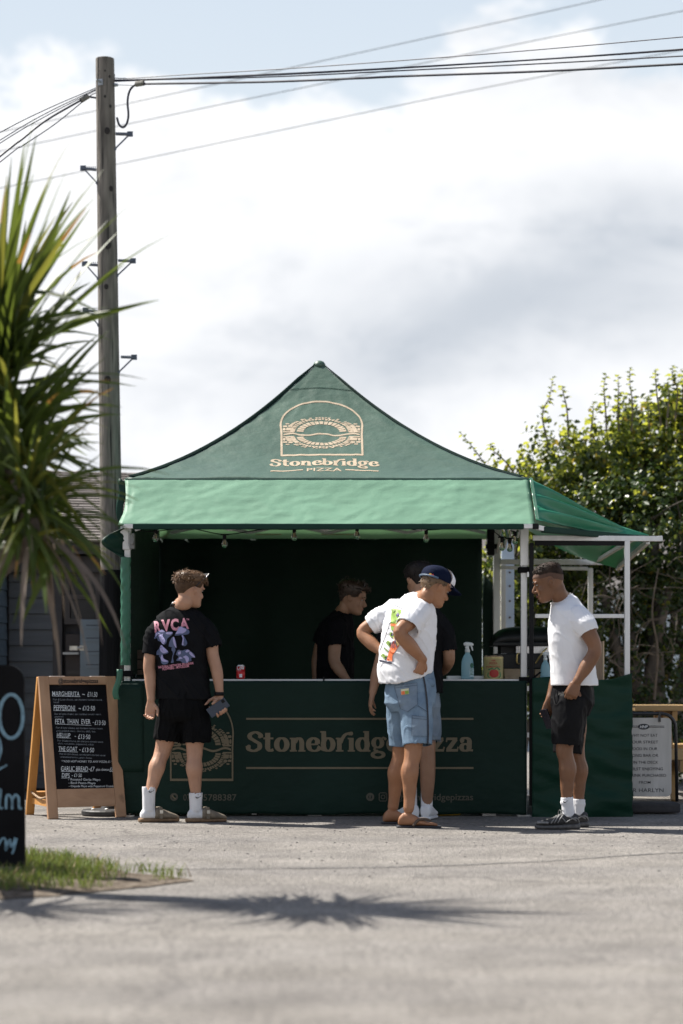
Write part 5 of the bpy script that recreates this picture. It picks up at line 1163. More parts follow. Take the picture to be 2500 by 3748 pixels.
# ------------------------------------------------------------------ people
def leg(v, hip, knee, ank, back, k=1.0):
    d = ank - knee; b = back.normalized()
    v.limb([hip, hip.lerp(knee, .5), knee, knee + d * .18 + b * .008, knee + d * .36 + b * .016, knee + d * .62 + b * .006, knee + d * .86, ank], [r * k for r in (.097, .083, .059, .054, .061, .047, .038, .037)])
class Vol:
    """Overlapping closed volumes that are fused into one continuous skin."""
    def __init__(self): self.mb = MB()
    def limb(self, pts, radii, n=14, per=5):
        P = smooth_path(pts, per); m = len(P); R = lerp_list(list(radii), m)
        t0 = (P[0] - P[1]).normalized(); t1 = (P[-1] - P[-2]).normalized()
        P = [P[0] + t0 * R[0] * .92, P[0] + t0 * R[0] * .6] + P + [P[-1] + t1 * R[-1] * .6, P[-1] + t1 * R[-1] * .92]
        R = [R[0] * .35, R[0] * .8] + R + [R[-1] * .8, R[-1] * .35]
        self.mb.tube(P, R, n); return self
    def rings(self, rows, n=28, e=2.3):
        vs, fs = [], []; 
        for c, a, b in rows:
            for k in range(n):
                th = 2 * math.pi * k / n; cs, sn = math.cos(th), math.sin(th)
                x = math.copysign(abs(cs) ** (2 / e), cs); y = math.copysign(abs(sn) ** (2 / e), sn)
                vs.append(Vector(c) + Vector(a) * x + Vector(b) * y)
        m = len(rows)
        flip = (Vector(rows[0][1]).cross(Vector(rows[0][2]))).dot(Vector(rows[min(2, m - 1)][0]) - Vector(rows[0][0])) < 0
        for i in range(m - 1):
            for k in range(n): fs.append((i * n + k, i * n + (k + 1) % n, (i + 1) * n + (k + 1) % n, (i + 1) * n + k))
        fs.append(tuple(range(n - 1, -1, -1))); fs.append(tuple((m - 1) * n + k for k in range(n)))
        if flip: fs = [tuple(reversed(f)) for f in fs]
        self.mb.add(vs, fs); return self
    def ell(self, c, a, b, d, n=14):
        rows = []
        for k in range(1, n):
            th = math.pi * k / n; rows.append((Vector(c) - Vector(d) * math.cos(th), Vector(a) * math.sin(th), Vector(b) * math.sin(th)))
        return self.rings(rows, 16, 2.0)
    def tube_open(self, pts, radii, depth=.05, wall=.90, n=18, per=5):
        """A sleeve or trouser leg: ends in a real opening with a hem."""
        P = smooth_path(pts, per); m = len(P); R = lerp_list(list(radii), m); t0 = (P[0] - P[1]).normalized(); t1 = (P[-1] - P[-2]).normalized()
        P = [P[0] + t0 * R[0] * .6] + P + [P[-1] + t1 * .004, P[-1] - t1 * depth * .5, P[-1] - t1 * depth]
        R = [R[0] * .7] + R + [R[-1] * wall, R[-1] * (wall - .02), R[-1] * (wall - .06)]
        vs, fs = [], []; a, b = frame_of(-t0); m = len(P)
        for i, p in enumerate(P):
            t = (P[min(i + 1, m - 4)] - P[max(min(i, m - 4) - 1, 0)]).normalized() if i < m - 3 else t1
            a = a - t * a.dot(t); a.normalize(); b = t.cross(a)
            for k in range(n):
                th = 2 * math.pi * k / n; vs.append(p + (a * math.cos(th) + b * math.sin(th)) * R[i])
        for i in range(m - 1):
            for k in range(n): fs.append((i * n + k, i * n + (k + 1) % n, (i + 1) * n + (k + 1) % n, (i + 1) * n + k))
        fs.append(tuple(range(n - 1, -1, -1))); fs.append(tuple((m - 1) * n + k for k in range(n)))
        self.mb.add(vs, fs); return self
    def finish(self, name, mat, parent, voxel=.006, it=3, disp=None):
        me = self.mb.mesh(name); ob = bpy.data.objects.new('tmp', me); ROOT.objects.link(ob)
        r = ob.modifiers.new('r', 'REMESH'); r.mode = 'VOXEL'; r.voxel_size = voxel
        if it: s = ob.modifiers.new('s', 'SMOOTH'); s.factor = .5; s.iterations = it
        dg = bpy.context.evaluated_depsgraph_get(); out = bpy.data.meshes.new_from_object(ob.evaluated_get(dg))
        bpy.data.objects.remove(ob); bpy.data.meshes.remove(me); out.name = name
        out.materials.clear()
        if disp:
            n = len(out.vertices); co = np.empty(n * 3, np.float32); nr = np.empty(n * 3, np.float32)
            out.vertices.foreach_get('co', co); out.vertices.foreach_get('normal', nr); co = co.reshape(-1, 3); nr = nr.reshape(-1, 3)
            dv = np.array([disp(Vector(c)) for c in co], np.float32); out.vertices.foreach_set('co', (co + nr * dv[:, None]).ravel()); out.update()
        return link_mesh(name, out, mat, parent, smooth=True)
def folds(amp=.006, f=(9, 9, 5), amp2=.004, f2=(26, 26, 12), sh=(0, 0, 0)):
    F, G = Vector(f), Vector(f2)
    def d(p):
        q = Vector((p.x * F.x + p.z * sh[0], p.y * F.y, p.z * F.z + p.x * sh[2])); r = Vector((p.x * G.x + p.z * sh[0] * 2, p.y * G.y, p.z * G.z + p.x * sh[2] * 2))
        a = noise.noise(q); b = noise.noise(r)
        return amp * a + amp2 * (2.0 * math.exp(-(b / .13) ** 2) - .6)
    return d
def mesh_fn(ob):
    me = ob.data; o = ORG[ob.name]; tr = BVHTree.FromPolygons([v.co + o for v in me.vertices], [tuple(p.vertices) for p in me.polygons]); cam = Vector((0, 0, CZ))
    def fn(px, py, off=0.0):
        d = (W(px, py, 10) - cam).normalized(); h, n, i, ds = tr.ray_cast(cam, d)
        if h is None: return None
        if n.dot(d) > 0: n = -n
        return h + (n * .6 - d * .6) * off
    return fn
def hand(vol, w, d, pn, side, curl, s=1.0, thumb=.3, spread=.0, tl=.62):
    w, d, pn = Vector(w), Vector(d).normalized(), Vector(pn); pn = (pn - d * pn.dot(d)).normalized(); t = pn.cross(d) * side
    vol.rings([(w + d * x * s, t * hw * s, pn * ht * s) for x, hw, ht in ((-.02, .026, .021), (.01, .030, .020), (.04, .038, .018), (.075, .042, .016), (.098, .040, .012))], 18, 2.4)
    for i, L in enumerate((.070, .079, .073, .056)):
        b = w + d * (.088 - .004 * (i == 3)) * s + t * (.0315 - .0205 * i) * s; a = 0.0; pts = [b]; dd = (d + t * spread * (1.5 - i)).normalized()
        for k, f in enumerate((.45, .30, .25)):
            a += curl[i] * (1.0, 1.15, .8)[k]; pts.append(pts[-1] + (dd * math.cos(a) + pn * math.sin(a)) * L * f * s)
        vol.limb(pts, [.0088 * s, .0085 * s, .0078 * s, .0066 * s], 10, 4)
    b = w + d * .022 * s + t * .026 * s; e1 = (d * .62 + t * tl + pn * thumb).normalized(); e2 = (d * .85 + t * .25 + pn * (thumb + .25)).normalized()
    vol.limb([b, b + e1 * .046 * s, b + e1 * .046 * s + e2 * .034 * s, b + e1 * .046 * s + e2 * .056 * s], [.0135 * s, .0115 * s, .0100 * s, .0078 * s], 10, 4)
HEAD_T = [(0, .066, .030, .020), (.03, .084, .010, .034), (.08, .094, -.012, .045), (.14, .092, -.034, .053), (.19, .0865, -.052, .058), (.235, .0915, -.062, .061), (.27, .088, -.068, .063), (.32, .089, -.076, .066), (.40, .086, -.086, .069), (.47, .0815, -.093, .0715), (.53, .080, -.097, .073), (.58, .0905, -.100, .0745), (.65, .0915, -.102, .076), (.74, .087, -.101, .0755), (.83, .073, -.094, .0695), (.90, .051, -.077, .056), (.95, .027, -.054, .039), (.985, .006, -.028, .020), (1.0, -.006, -.014, .006)]
class Head:
    def __init__(self, ear, F, H=.245, roll=0.0):
        self.F = Vector(F).normalized(); up = Vector((roll, 0, 1)); self.S = self.F.cross(up).normalized(); self.U = self.S.cross(self.F).normalized()
        self.H = H; self.k = H / .23; self.O = Vector(ear) - self.U * .46 * H - self.F * (-.004)
    def p(self, x, y, z): return self.O + (self.F * x + self.S * y) * self.k + self.U * z * self.H
    def row(self, z):
        for a, b in zip(HEAD_T, HEAD_T[1:]):
            if a[0] <= z <= b[0]: s = (z - a[0]) / (b[0] - a[0]); return tuple(a[i] + (b[i] - a[i]) * s for i in (1, 2, 3))
        return HEAD_T[-1][1:]
    def surf(self, th, z, off=0.0):
        xf, xb, w = self.row(z); x0, a = (xf + xb) / 2, (xf - xb) / 2; c, s = math.cos(th), math.sin(th); e = 2 / 2.35
        return self.p(x0 + (a + off) * math.copysign(abs(c) ** e, c), (w + off) * math.copysign(abs(s) ** e, s), z + off / self.H * max(0, z - .55) * 1.6)
    def add(self, vol, ears=(1, 1)):
        rows = [HEAD_T[0][0] + (1 - HEAD_T[0][0]) * i / 40 for i in range(41)]
        vol.rings([(self.p((self.row(z)[0] + self.row(z)[1]) / 2, 0, z), self.F * self.k * max(.002, (self.row(z)[0] - self.row(z)[1]) / 2), self.S * self.k * self.row(z)[2]) for z in rows], 32, 2.35)
        q = self.p
        vol.limb([q(.080, 0, .55), q(.094, 0, .46), q(.108, 0, .375), q(.098, 0, .330)], [.0070 * self.k, .0085 * self.k, .0102 * self.k, .009 * self.k], 10, 4)
        for s in (-1, 1):
            vol.ell(q(.093, s * .011, .345), self.F * .010, self.S * .007, self.U * .0075); vol.limb([q(.088, s * .006, .592), q(.084, s * .05, .59)], [.0085, .0075], 8, 3)
            vol.limb([q(.086, s * .0, .247), q(.080, s * .022, .243)], [.009, .005], 8, 3); vol.limb([q(.088, 0, .205), q(.081, s * .02, .21)], [.009, .005], 8, 3)
            vol.ell(q(.060, s * .048, .36), self.F * .02, self.S * .014, self.U * .026)
            c = q(-.006, s * .073, .475); vol.limb([q(-.002, s * .072, .41), q(.004, s * .078, .44), q(-.004, s * .084, .54), q(-.018, s * .087, .555), q(-.022, s * .086, .50), q(-.012, s * .078, .425)], [.0065, .006, .006, .006, .006, .006], 8, 4)
            vol.ell(q(-.010, s * .075, .485), self.F * .014, self.S * .006, self.U * .03)
    def features(self, parent, brow, lip, eye_side=(1, -1), lips=True):
        q = self.p; mb = MB()
        for s in eye_side:
            mb.tube([q(.0925, s * .012, .606), q(.0915, s * .030, .618), q(.080, s * .052, .602)], [.0042, .0045, .003], 8, per=4)
        mb.build('eyebrow', brow, parent, smooth=True)
        for s in eye_side:
            mb = MB(); c = q(.0765, s * .031, .523); a, b, u = self.F * .009, self.S * .014, self.U * .0068
            for i in range(1, 8):
                pass
            v = Vol(); v.ell(c, a, b, u, 10); me = v.mb; me.build('eye', M('eye_white', (.32, .29, .26), .3), parent, smooth=True)
            v = Vol(); v.ell(c + self.F * .0062 + self.S * s * .001, self.F * .004, self.S * .0058, self.U * .0058, 8); v.mb.build('iris', M('iris_dark', (.03, .02, .012), .2), parent, smooth=True)
            mb = MB(); mb.tube([c + self.S * s * -.013 + self.F * .004 + self.U * .002, c + self.F * .0085 + self.U * .0075, c + self.S * s * .014 + self.U * .003], .0022, 6, per=4); mb.build('eyelid', lip, parent, smooth=True)
        if lips:
            v = Vol(); v.limb([q(.084, -.020, .228), q(.0935, -.006, .238), q(.0935, .006, .238), q(.084, .020, .228)], [.0025, .005, .005, .0025], 8, 3); v.limb([q(.083, -.018, .218), q(.0925, 0, .206), q(.083, .018, .218)], [.0025, .0058, .0025], 8, 3); v.mb.build('lips', lip, parent, smooth=True)
def hair(h, parent, mat, line, thick, n, length, flow, seed=1, rad=.0042, cap=True, jitter=.5, name='hair'):
    """Hair cap plus locks. line(th) = lowest z; thick(th, z) metres; flow(th, z) -> (outward, forward, up) comb direction."""
    rnd = random.Random(seed); mb = MB()
    if cap:
        nu, nv = 56, 18
        def f(u, v):
            th = (u * 2 - 1) * math.pi; z0 = line(th); z = z0 + (.998 - z0) * v
            e = min(1, v * 5); e2 = .5 + .5 * e
            return h.surf(th, z, thick(th, z) * e + .0012 + .0035 * e * noise.noise(Vector((math.cos(th) * 9, math.sin(th) * 9, z * 16 + seed))))
        mb.grid(lambda u, v: f(u, v), nu, nv)
    for _ in range(n):
        th = rnd.uniform(-math.pi, math.pi); z0 = line(th); z = z0 + (.985 - z0) * rnd.random() ** .75
        t = thick(th, z); p = h.surf(th, z, t * .75); nrm = (h.surf(th, z, t + .02) - h.surf(th, z, t)).normalized()
        o, fw, up = flow(th, z); d = (nrm * o + h.F * fw + h.U * up + Vector((rnd.gauss(0, jitter * .35), rnd.gauss(0, jitter * .35), rnd.gauss(0, jitter * .3)))).normalized()
        L = length(th, z) * rnd.uniform(.55, 1.25); bend = Vector((rnd.gauss(0, .4), rnd.gauss(0, .4), rnd.gauss(-.3, .4)))
        mb.tube([p, p + d * L * .35, p + (d + bend * .25).normalized() * L * .7, p + (d + bend * .6).normalized() * L], [rad, rad * 1.05, rad * .7, rad * .12], 5, caps=False)
    return mb.build(name, mat, parent, smooth=True)
def skin(name, c, c2): return M(name, c, .48, col2=c2, scale=9, detail=6, sss=.12, bump=.06, bscale=180, spec=.35)
def cloth(name, c, var=.06, rough=.85, bump=.35, bscale=14, spec=.08): return M(name, c, rough, var, 12, bump=bump, bscale=bscale, spec=spec, sheen=.0, bstretch=(1, 1, .6))
def foot_rows(ank, d, L, tab, z0=0.0):
    """tab rows: (fraction heel..toe, half width, bottom, top, sideways shift); heel sits behind the ankle."""
    d = Vector((d[0], d[1], 0)).normalized(); s = Vector((d.y, -d.x, 0)); heel = Vector((ank[0], ank[1], 0)) - d * .065
    return [(heel + d * L * f + s * sh + Vector((0, 0, z0 + (b + t) / 2)), s * hw, Vector((0, 0, (t - b) / 2))) for f, hw, b, t, sh in tab], heel, d, s
WHITE_SOCK = None
def ribbed(name, c):
    m = M(name, c, .9, .05, 20, spec=.2); N, L = nodes_of(m); bs = N['Principled BSDF']; tc = N.new('ShaderNodeTexCoord')
    w = N.new('ShaderNodeTexWave'); w.inputs['Scale'].default_value = 34; w.bands_direction = 'X'; L.new(tc.outputs['Object'], w.inputs[0])
    b = N.new('ShaderNodeBump'); b.inputs['Strength'].default_value = .6; b.inputs['Distance'].default_value = .006; L.new(w.outputs[1], b.inputs['Height']); L.new(b.outputs[0], bs.inputs['Normal']); return m
SOCK = ribbed('sock_white', (.74, .74, .76))
BLACKTEE = cloth('tee_black', (.0075, .0078, .009), .15); WHITETEE = cloth('tee_white', (.74, .74, .76), .03, .8, .3, 11); BLACKSH = cloth('shorts_black', (.0045, .0045, .005), .2); TRACK = cloth('shorts_charcoal', (.0075, .0075, .0085), .15, .6)
def denim(name, a, b):
    m = M(name, a, .85, col2=b, scale=7, detail=9, bump=.3, bscale=240, spec=.2); return m
DENIM = denim('denim_blue', (.12, .185, .265), (.215, .30, .395)); DENIM2 = denim('denim_pale', (.14, .185, .24), (.23, .285, .345))
SKIN_A = skin('skin_fair', (.36, .195, .125), (.45, .26, .172)); SKIN_B = skin('skin_tanned', (.27, .128, .066), (.35, .175, .095)); SKIN_C = skin('skin_olive', (.25, .135, .083), (.33, .19, .12)); SKIN_E = skin('skin_brown', (.15, .071, .037), (.215, .106, .058))
def swoosh(fn, x, y, s, parent, fl=1):
    """Small curved tick on the sock cuff."""
    pts = [(x - 9 * s * fl, y - 3 * s), (x - 6 * s * fl, y + 1.5 * s), (x + 0 * s, y + 1 * s), (x + 9 * s * fl, y - 4.5 * s)]
    P = smooth_path([(a, b, 0) for a, b in pts], 5); k = len(P); lay([ribbon([(p.x, p.y) for p in P], lambda a, b, q: 1.7 * s * (math.sin(min(1, q * 1.25 + .02) * math.pi) ** .6 if q < .8 else .35))], fn, 'sock_mark', BLACKP, parent, 2, off=.003)

def Zoom(x0, y0, f, D): return lambda zx, zy, dy=0.0: W(x0 + zx / f, y0 + zy / f, D + dy)
V = Vector
# ---------- man with the phone, seen from behind
def man_phone():
    D = 15.40; P = Zoom(480, 2050, 2.35, D); s = D / FP / 2.35
    base = V((P(380, 0).x, D, 0)); o = thing('person', base, 'man in black T-shirt with pink print and black shorts holding a phone', 'person')
    F = V((.30, .954, 0)); R = V((.954, -.30, 0)); up = V((0, 0, 1))
    rg = lambda zx, zy, hw, hd, dy=0: (P(zx, zy, dy), R * hw, F * hd)
    h = Head(P(500, 270, -.058), (.76, .64, -.13), .240)
    v = Vol(); h.add(v)
    v.limb([h.p(-.025, 0, .30), h.p(-.03, 0, .12), P(432, 395, .01), P(432, 440, .01)], [.056, .055, .062, .075], 18)
    v.rings([rg(432, 425, .07, .06), rg(432, 470, .15, .085), rg(432, 540, .175, .10), rg(432, 700, .165, .105), rg(440, 1000, .15, .10), rg(455, 1200, .165, .11), rg(455, 1330, .12, .10)])
    la = [P(238, 560, .02), P(192, 660, .0), P(155, 890, -.01), P(165, 1010, -.01), P(172, 1205, -.03)]
    v.limb(la, [.046, .048, .043, .044, .029])
    hand(v, P(170, 1215, -.03), (-.04, 0, -1), (-.25, -.9, 0), 1, (.55, .6, .65, .7), 1.0, .25)
    ra = [P(640, 555, -.02), P(685, 660, -.04), P(702, 815, -.05), P(738, 960, -.06), P(762, 1150, -.08)]
    v.limb(ra, [.046, .049, .044, .043, .029]); hand(v, P(762, 1160, -.08), (-.22, -.02, -1), (-.35, -.85, .1), -1, (.75, .8, .8, .85), 1.0, .55)
    ll = [P(370, 1240, .02), P(318, 1440, .03), P(272, 1635, .03), P(205, 1800, .0), P(150, 2050, -.05)]; rl = [P(552, 1240, -.02), P(550, 1440, -.03), P(546, 1640, -.04), P(542, 1800, -.05), P(556, 2060, -.06)]
    leg(v, ll[0], ll[2], ll[4], -F); leg(v, rl[0], rl[2], rl[4], -F)
    for fx, fy in ((742, 1326), (768, 1308), (792, 1294), (812, 1280)): v.limb([P(fx + 2, fy - 50, -.118), P(fx + 6, fy + 10, -.132), P(fx + 3, fy + 16, -.158), P(fx - 4, fy - 6, -.168)], [.009, .0088, .0085, .0075], 10, 3)
    v.limb([P(748, 1190, -.10), P(722, 1215, -.14), P(700, 1236, -.168)], [.013, .011, .009], 10, 4)
    v.finish('body', SKIN_A, o, .0055, 2)
    brown = M('hair_light_brown', (.060, .031, .015), .5, col2=(.19, .105, .05), scale=20, detail=6, spec=.4)
    h.features(o, M('brow_brown', (.10, .06, .035), .8), M('lip_fair', (.40, .19, .145), .5))
    line = lambda th: .80 - .10 * max(0, math.cos(th * 1.0 + .0)) * 0 - (0 if abs(th) < .7 else min(1, (abs(th) - .7) / .5) * .22) - (0 if abs(th) < 1.75 else min(1, (abs(th) - 1.75) / .9) * .22)
    th_ = lambda th, z: (.004 + .026 * min(1, max(0, (z - .62) / .25)) * (1 if abs(th) > .5 else 1.1)) * (1 if z > .5 else .5)
    crop = M('hair_cropped', (.045, .024, .013), .6, col2=(.085, .048, .026), scale=40, spec=.2)
    hair(h, o, crop, line, lambda th, z: .003 + .006 * min(1, max(0, (z - .4) / .3)), 160, lambda th, z: .006, lambda th, z: (.2, 0, -.7), 4, .002, name='hair_sides')
    top = lambda th: max(line(th), .70 + .05 * math.cos(th))
    hair(h, o, brown, top, lambda th, z: .006 + .020 * min(1, max(0, (z - .70) / .18)), 560, lambda th, z: .030, lambda th, z: (.55, .6, .05) if abs(th) < 1.6 else (.55, .15, .05), 3, .0030, jitter=1.0)
    mb = MB()                                                            # fringe swept forward
    r = random.Random(9)
    for _ in range(70):
        th = r.uniform(-.75, .75); p = h.surf(th, r.uniform(.80, .9), .018); d = (h.F * .9 + h.U * r.uniform(-.3, .35) + h.S * r.gauss(0, .25)).normalized()
        mb.tube([p, p + d * .018, p + (d - h.U * .5).normalized() * .032, p + (d * .8 - h.U * .9).normalized() * .046], [.0036, .0036, .0026, .0005], 5, caps=False)
    mb.build('fringe', brown, o, smooth=True)
    # sunglasses pushed up into the hair
    mb = MB(); gl = M('glasses_black', (.010, .010, .012), .25)
    for sg in (-1, 1): mb.tube([h.p(-.012, sg * .082, .60), h.p(.015, sg * .086, .74), h.p(.045, sg * .084, .86), h.p(.066, sg * .075, .955)], .0035, 8, per=5)
    mb.build('sunglasses_arm', gl, o, smooth=True)
    for sg in (-1, 1):
        mb = MB(); c = h.p(.085, sg * .042, .985); mb.obox(c, h.S * .033, (h.F * .5 + h.U * .8).normalized() * .022, (h.F * .8 - h.U * .5).normalized() * .004, bev=.006); mb.build('sunglasses_lens', gl, o)
    mb = MB(); mb.tube([h.p(.070, .078, .945), h.p(.102, .05, 1.035), h.p(.104, 0, 1.02), h.p(.102, -.05, 1.035), h.p(.070, -.078, .945)], .003, 6, per=4); mb.build('sunglasses_rim', M('glasses_shine', (.55, .55, .62), .2, .1, metal=.6), o, smooth=True)
    # T-shirt
    v = Vol(); hem = [rg(452, 1195, .208, .135), rg(452, 1199, .196, .124), rg(452, 1160, .19, .12), rg(452, 1120, .185, .115)]
    v.rings([rg(432, 392, .072, .064, .015), rg(432, 415, .10, .075, .01), rg(432, 445, .142, .09), rg(432, 488, .184, .105), rg(432, 560, .207, .122), rg(430, 700, .198, .132), rg(434, 860, .19, .13), rg(443, 1020, .19, .128)] + hem, 36, 2.4)
    v.tube_open([P(262, 568, .02), P(196, 660, .0), P(160, 815, -.01)], [.072, .068, .060], .05); v.tube_open([P(612, 560, -.02), P(676, 640, -.04), P(708, 750, -.05)], [.072, .070, .062], .05)
    tee = v.finish('t_shirt', BLACKTEE, o, .006, 4, folds(.006, (6, 6, 4), .0040, (9, 9, 6), (4, 0, 5)))
    f = mesh_fn(tee); Q = lambda x, y: (560 + x / 7.127, 2230 + y / 7.127)
    q_ = lambda pts: [Q(*p) for p in pts]
    pink = M('print_pink', (.50, .20, .26), .6, .08); lav = M('print_lavender', (.32, .30, .52), .6, .06); slate = M('print_slate', (.065, .085, .165), .6, .08)
    def glyph(c, x0, x1, b, cap): a = Q(x0, b); e = Q(x1, b); return fit_text(c, a[0], e[0], a[1], cap / 7.127, rot=-.085, bold=.045)
    lay([glyph('R', 50, 222, 598, 280), glyph('V', 240, 470, 566, 285), glyph('C', 475, 690, 550, 290), glyph('A', 715, 938, 515, 275), glyph('TM', 870, 948, 292, 45)], f, 'lettering', pink, tee, 6, off=.004)
    n1 = fit_text('NATURAL NETWORK PROGRAM', *[Q(150, 0)[0], Q(1060, 0)[0]], Q(0, 1545)[1], 62 / 7.127, rot=-.125, bold=.03); n2 = fit_text('FLOWERS - MYCELIUM', Q(258, 0)[0], Q(946, 0)[0], Q(0, 1592)[1], 62 / 7.127, rot=-.125, bold=.03)
    lay([n1, n2], f, 'lettering', pink, tee, 6, off=.004)
    S = lambda pts: poly2d([(p.x, p.y) for p in smooth_path([(*Q(*p), 0) for p in pts + pts[:1]], 4)[:-1]])
    dark = [[(30, 770), (70, 610), (180, 560), (240, 530), (330, 590), (500, 590), (515, 650), (440, 715), (380, 770), (350, 880), (290, 925), (220, 850), (160, 790), (140, 830), (100, 760)], [(565, 690), (610, 600), (720, 450), (840, 490), (940, 560), (930, 640), (800, 670)], [(740, 680), (800, 690), (885, 850), (870, 940), (800, 960), (750, 920), (775, 800)],
            [(405, 975), (450, 820), (530, 720), (590, 810), (630, 990), (560, 1000)], [(480, 1080), (500, 1000), (580, 1010), (585, 1090), (545, 1120), (530, 1250), (545, 1380), (480, 1385), (510, 1250), (515, 1120)], [(75, 1120), (160, 1040), (220, 935), (280, 990), (400, 1090), (390, 1150), (250, 1180), (110, 1195)], [(160, 1230), (190, 1180), (260, 1180), (300, 1290), (410, 1350), (380, 1420), (280, 1440), (220, 1390), (205, 1290)],
            [(600, 1180), (660, 1060), (760, 1080), (860, 1050), (960, 1080), (1060, 1150), (1100, 1250), (1000, 1270), (1000, 1345), (930, 1370), (900, 1400), (780, 1400), (720, 1350), (605, 1340), (670, 1240)]]
    lite = [[(50, 740), (90, 610), (170, 640), (110, 670)], [(160, 690), (230, 650), (280, 640), (265, 700), (320, 800), (310, 890), (270, 910), (210, 830)], [(160, 590), (240, 535), (325, 590), (250, 600)], [(340, 640), (390, 590), (510, 600), (490, 650), (400, 655)], [(600, 640), (700, 460), (830, 500), (870, 560), (800, 620), (720, 640)], [(745, 690), (790, 700), (805, 850), (800, 930), (760, 920), (780, 800)], [(530, 730), (560, 740), (625, 985), (580, 970), (540, 850)], [(195, 960), (240, 940), (275, 1000), (265, 1060), (400, 1090), (350, 1135), (270, 1140), (200, 1070)], [(210, 1270), (250, 1180), (290, 1290), (400, 1350), (330, 1370), (240, 1350)],
            [(660, 1120), (730, 1090), (730, 1160), (670, 1180)], [(840, 1110), (900, 1050), (970, 1085), (880, 1130)], [(940, 1130), (1000, 1110), (1095, 1240), (1060, 1250), (970, 1190)], [(780, 1240), (860, 1210), (930, 1270), (920, 1370), (880, 1390), (850, 1280)], [(670, 1310), (710, 1240), (780, 1280), (720, 1300)]]
    lay([S(p) for p in dark], f, 'print', slate, tee, 5, off=.0055); lay([S(p) for p in lite], f, 'print', lav, tee, 5, off=.0085)
    mb = MB(); c = P(432, 398, .012); mb.tube([c + R * .074 * math.cos(a) + F * .068 * math.sin(a) - up * .012 * math.sin(a) for a in [6.2832 * k / 32 for k in range(33)]], .0075, 8); mb.build('collar', BLACKTEE, o, smooth=True)
    # neck chain
    mb = MB(); c = P(432, 392, .0)
    for k in range(40):
        a = 6.2832 * k / 40; mb.lathe(c + R * .066 * math.cos(a) + F * .062 * math.sin(a) + up * (.012 - .014 * math.sin(a)), [(.0005, -.003), (.003, 0), (.0005, .003)], 6)
    mb.build('neck_chain', M('chain_steel', (.4, .4, .42), .3, metal=.9), o)
    # shorts
    v = Vol(); v.rings([rg(453, 1080, .165, .12), rg(454, 1180, .178, .13), rg(454, 1280, .19, .14), rg(450, 1350, .185, .135), rg(448, 1390, .15, .11)], 32)
    v.tube_open([P(360, 1300, .02), P(335, 1430, .03), P(312, 1553, .03)], [.108, .106, .104], .06); v.tube_open([P(548, 1300, -.02), P(560, 1440, -.03), P(568, 1566, -.03)], [.108, .108, .106], .06)
    v.finish('shorts', BLACKSH, o, .0065, 4, folds(.006, (8, 8, 3), .004, (20, 20, 6)))
    # wristband, socks, clogs
    mb = MB(); c = P(757, 1152, -.08); mb.tube([c + up * .014, c - up * .012], .035, 16); mb.build('wristband', BLACKP, o, smooth=True)
    fd = V((.80, -.42, 0)) * 1.0
    for ank, dirn, top in ((P(150, 2050, -.05), V((.86, .34, 0)), (160, 1950)), (P(556, 2060, -.06), V((.88, .30, 0)), (556, 2000))):
        sx = ank.x; v = Vol(); T = P(top[0] if top[0] > 300 else 153, top[1], ank.y - D); A = V((ank.x, ank.y, .085))
        v.tube_open([A, T.lerp(A, .5), T], [.044, .046, .0495], .03, .92); rows, heel, d, sd = foot_rows(ank, dirn, .27, [(.02, .02, .03, .07, 0), (.08, .036, .022, .09, 0), (.25, .038, .02, .10, 0), (.5, .042, .02, .085, 0), (.8, .044, .02, .055, 0), (.95, .03, .02, .04, 0)])
        v.rings(rows, 18); sk = v.finish('sock', SOCK, o, .0055, 2)
        swoosh(mesh_fn(sk), CX + (T.x + .018) * FP / ank.y, HY - (T.z - .034 - CZ) * FP / ank.y, 1.1, sk)
        rows, heel, d, sd = foot_rows(ank, dirn, .285, [(-.03, .024, .004, .028, 0), (.0, .038, 0, .032, 0), (.15, .043, 0, .034, 0), (.45, .044, 0, .030, 0), (.75, .054, 0, .028, 0), (.93, .046, 0, .027, 0), (1.02, .02, .002, .022, 0)])
        v = Vol(); v.rings(rows, 22, 3.0); sl = v.finish('clog_sole', M('cork_sole', (.20, .125, .07), .85, .3, 40), o, .0055, 1)
        rows, *_ = foot_rows(ank, dirn, .285, [(.36, .046, .02, .085, 0), (.40, .050, .02, .104, 0), (.5, .053, .02, .103, 0), (.65, .057, .02, .085, 0), (.8, .056, .02, .068, 0), (.93, .047, .02, .053, 0), (1.01, .026, .02, .040, 0)])
        v = Vol(); v.rings(rows, 24, 2.5); v.finish('clog_upper', M('suede_taupe', (.19, .155, .115), .9, .2, 18, bump=.3, bscale=120), o, .005, 2)
        mb = MB(); b = heel + d * .285 * .5; mb.obox(b + V((0, 0, .098)) - sd * .0, d * .014, sd * .042, V((0, 0, .010)), bev=.006); mb.obox(b + sd * .052 + V((0, 0, .06)), d * .012, sd * .006, V((0, 0, .035)), bev=.003); mb.build('clog_strap', MATS['suede_taupe'], o)
        mb = MB(); mb.obox(b + sd * .060 + V((0, 0, .075)), d * .012, sd * .002, V((0, 0, .012))); mb.build('buckle', MATS['latch_metal'], o)
    ph = thing('phone', P(745, 1270, -.16), 'dark blue phone held in the right hand of the man in black', 'phone')
    c = P(747, 1270, -.150); a = V((155, 0, 105)).normalized() * .077; b = V((45, 0, -62)).normalized() * .037; n = V((0, 1, 0)) * .0042
    mb = MB(); mb.obox(c, a, b, n, bev=.006); mb.build('case', M('phone_navy', (.022, .034, .058), .3, .1), ph); mb = MB(); mb.obox(c + V((0, -.0048, 0)) + a * .72 - b * .5, a.normalized() * .012, b.normalized() * .012, V((0, .0015, 0)), bev=.002); mb.build('camera_bump', BLACKP, ph)
man_phone()

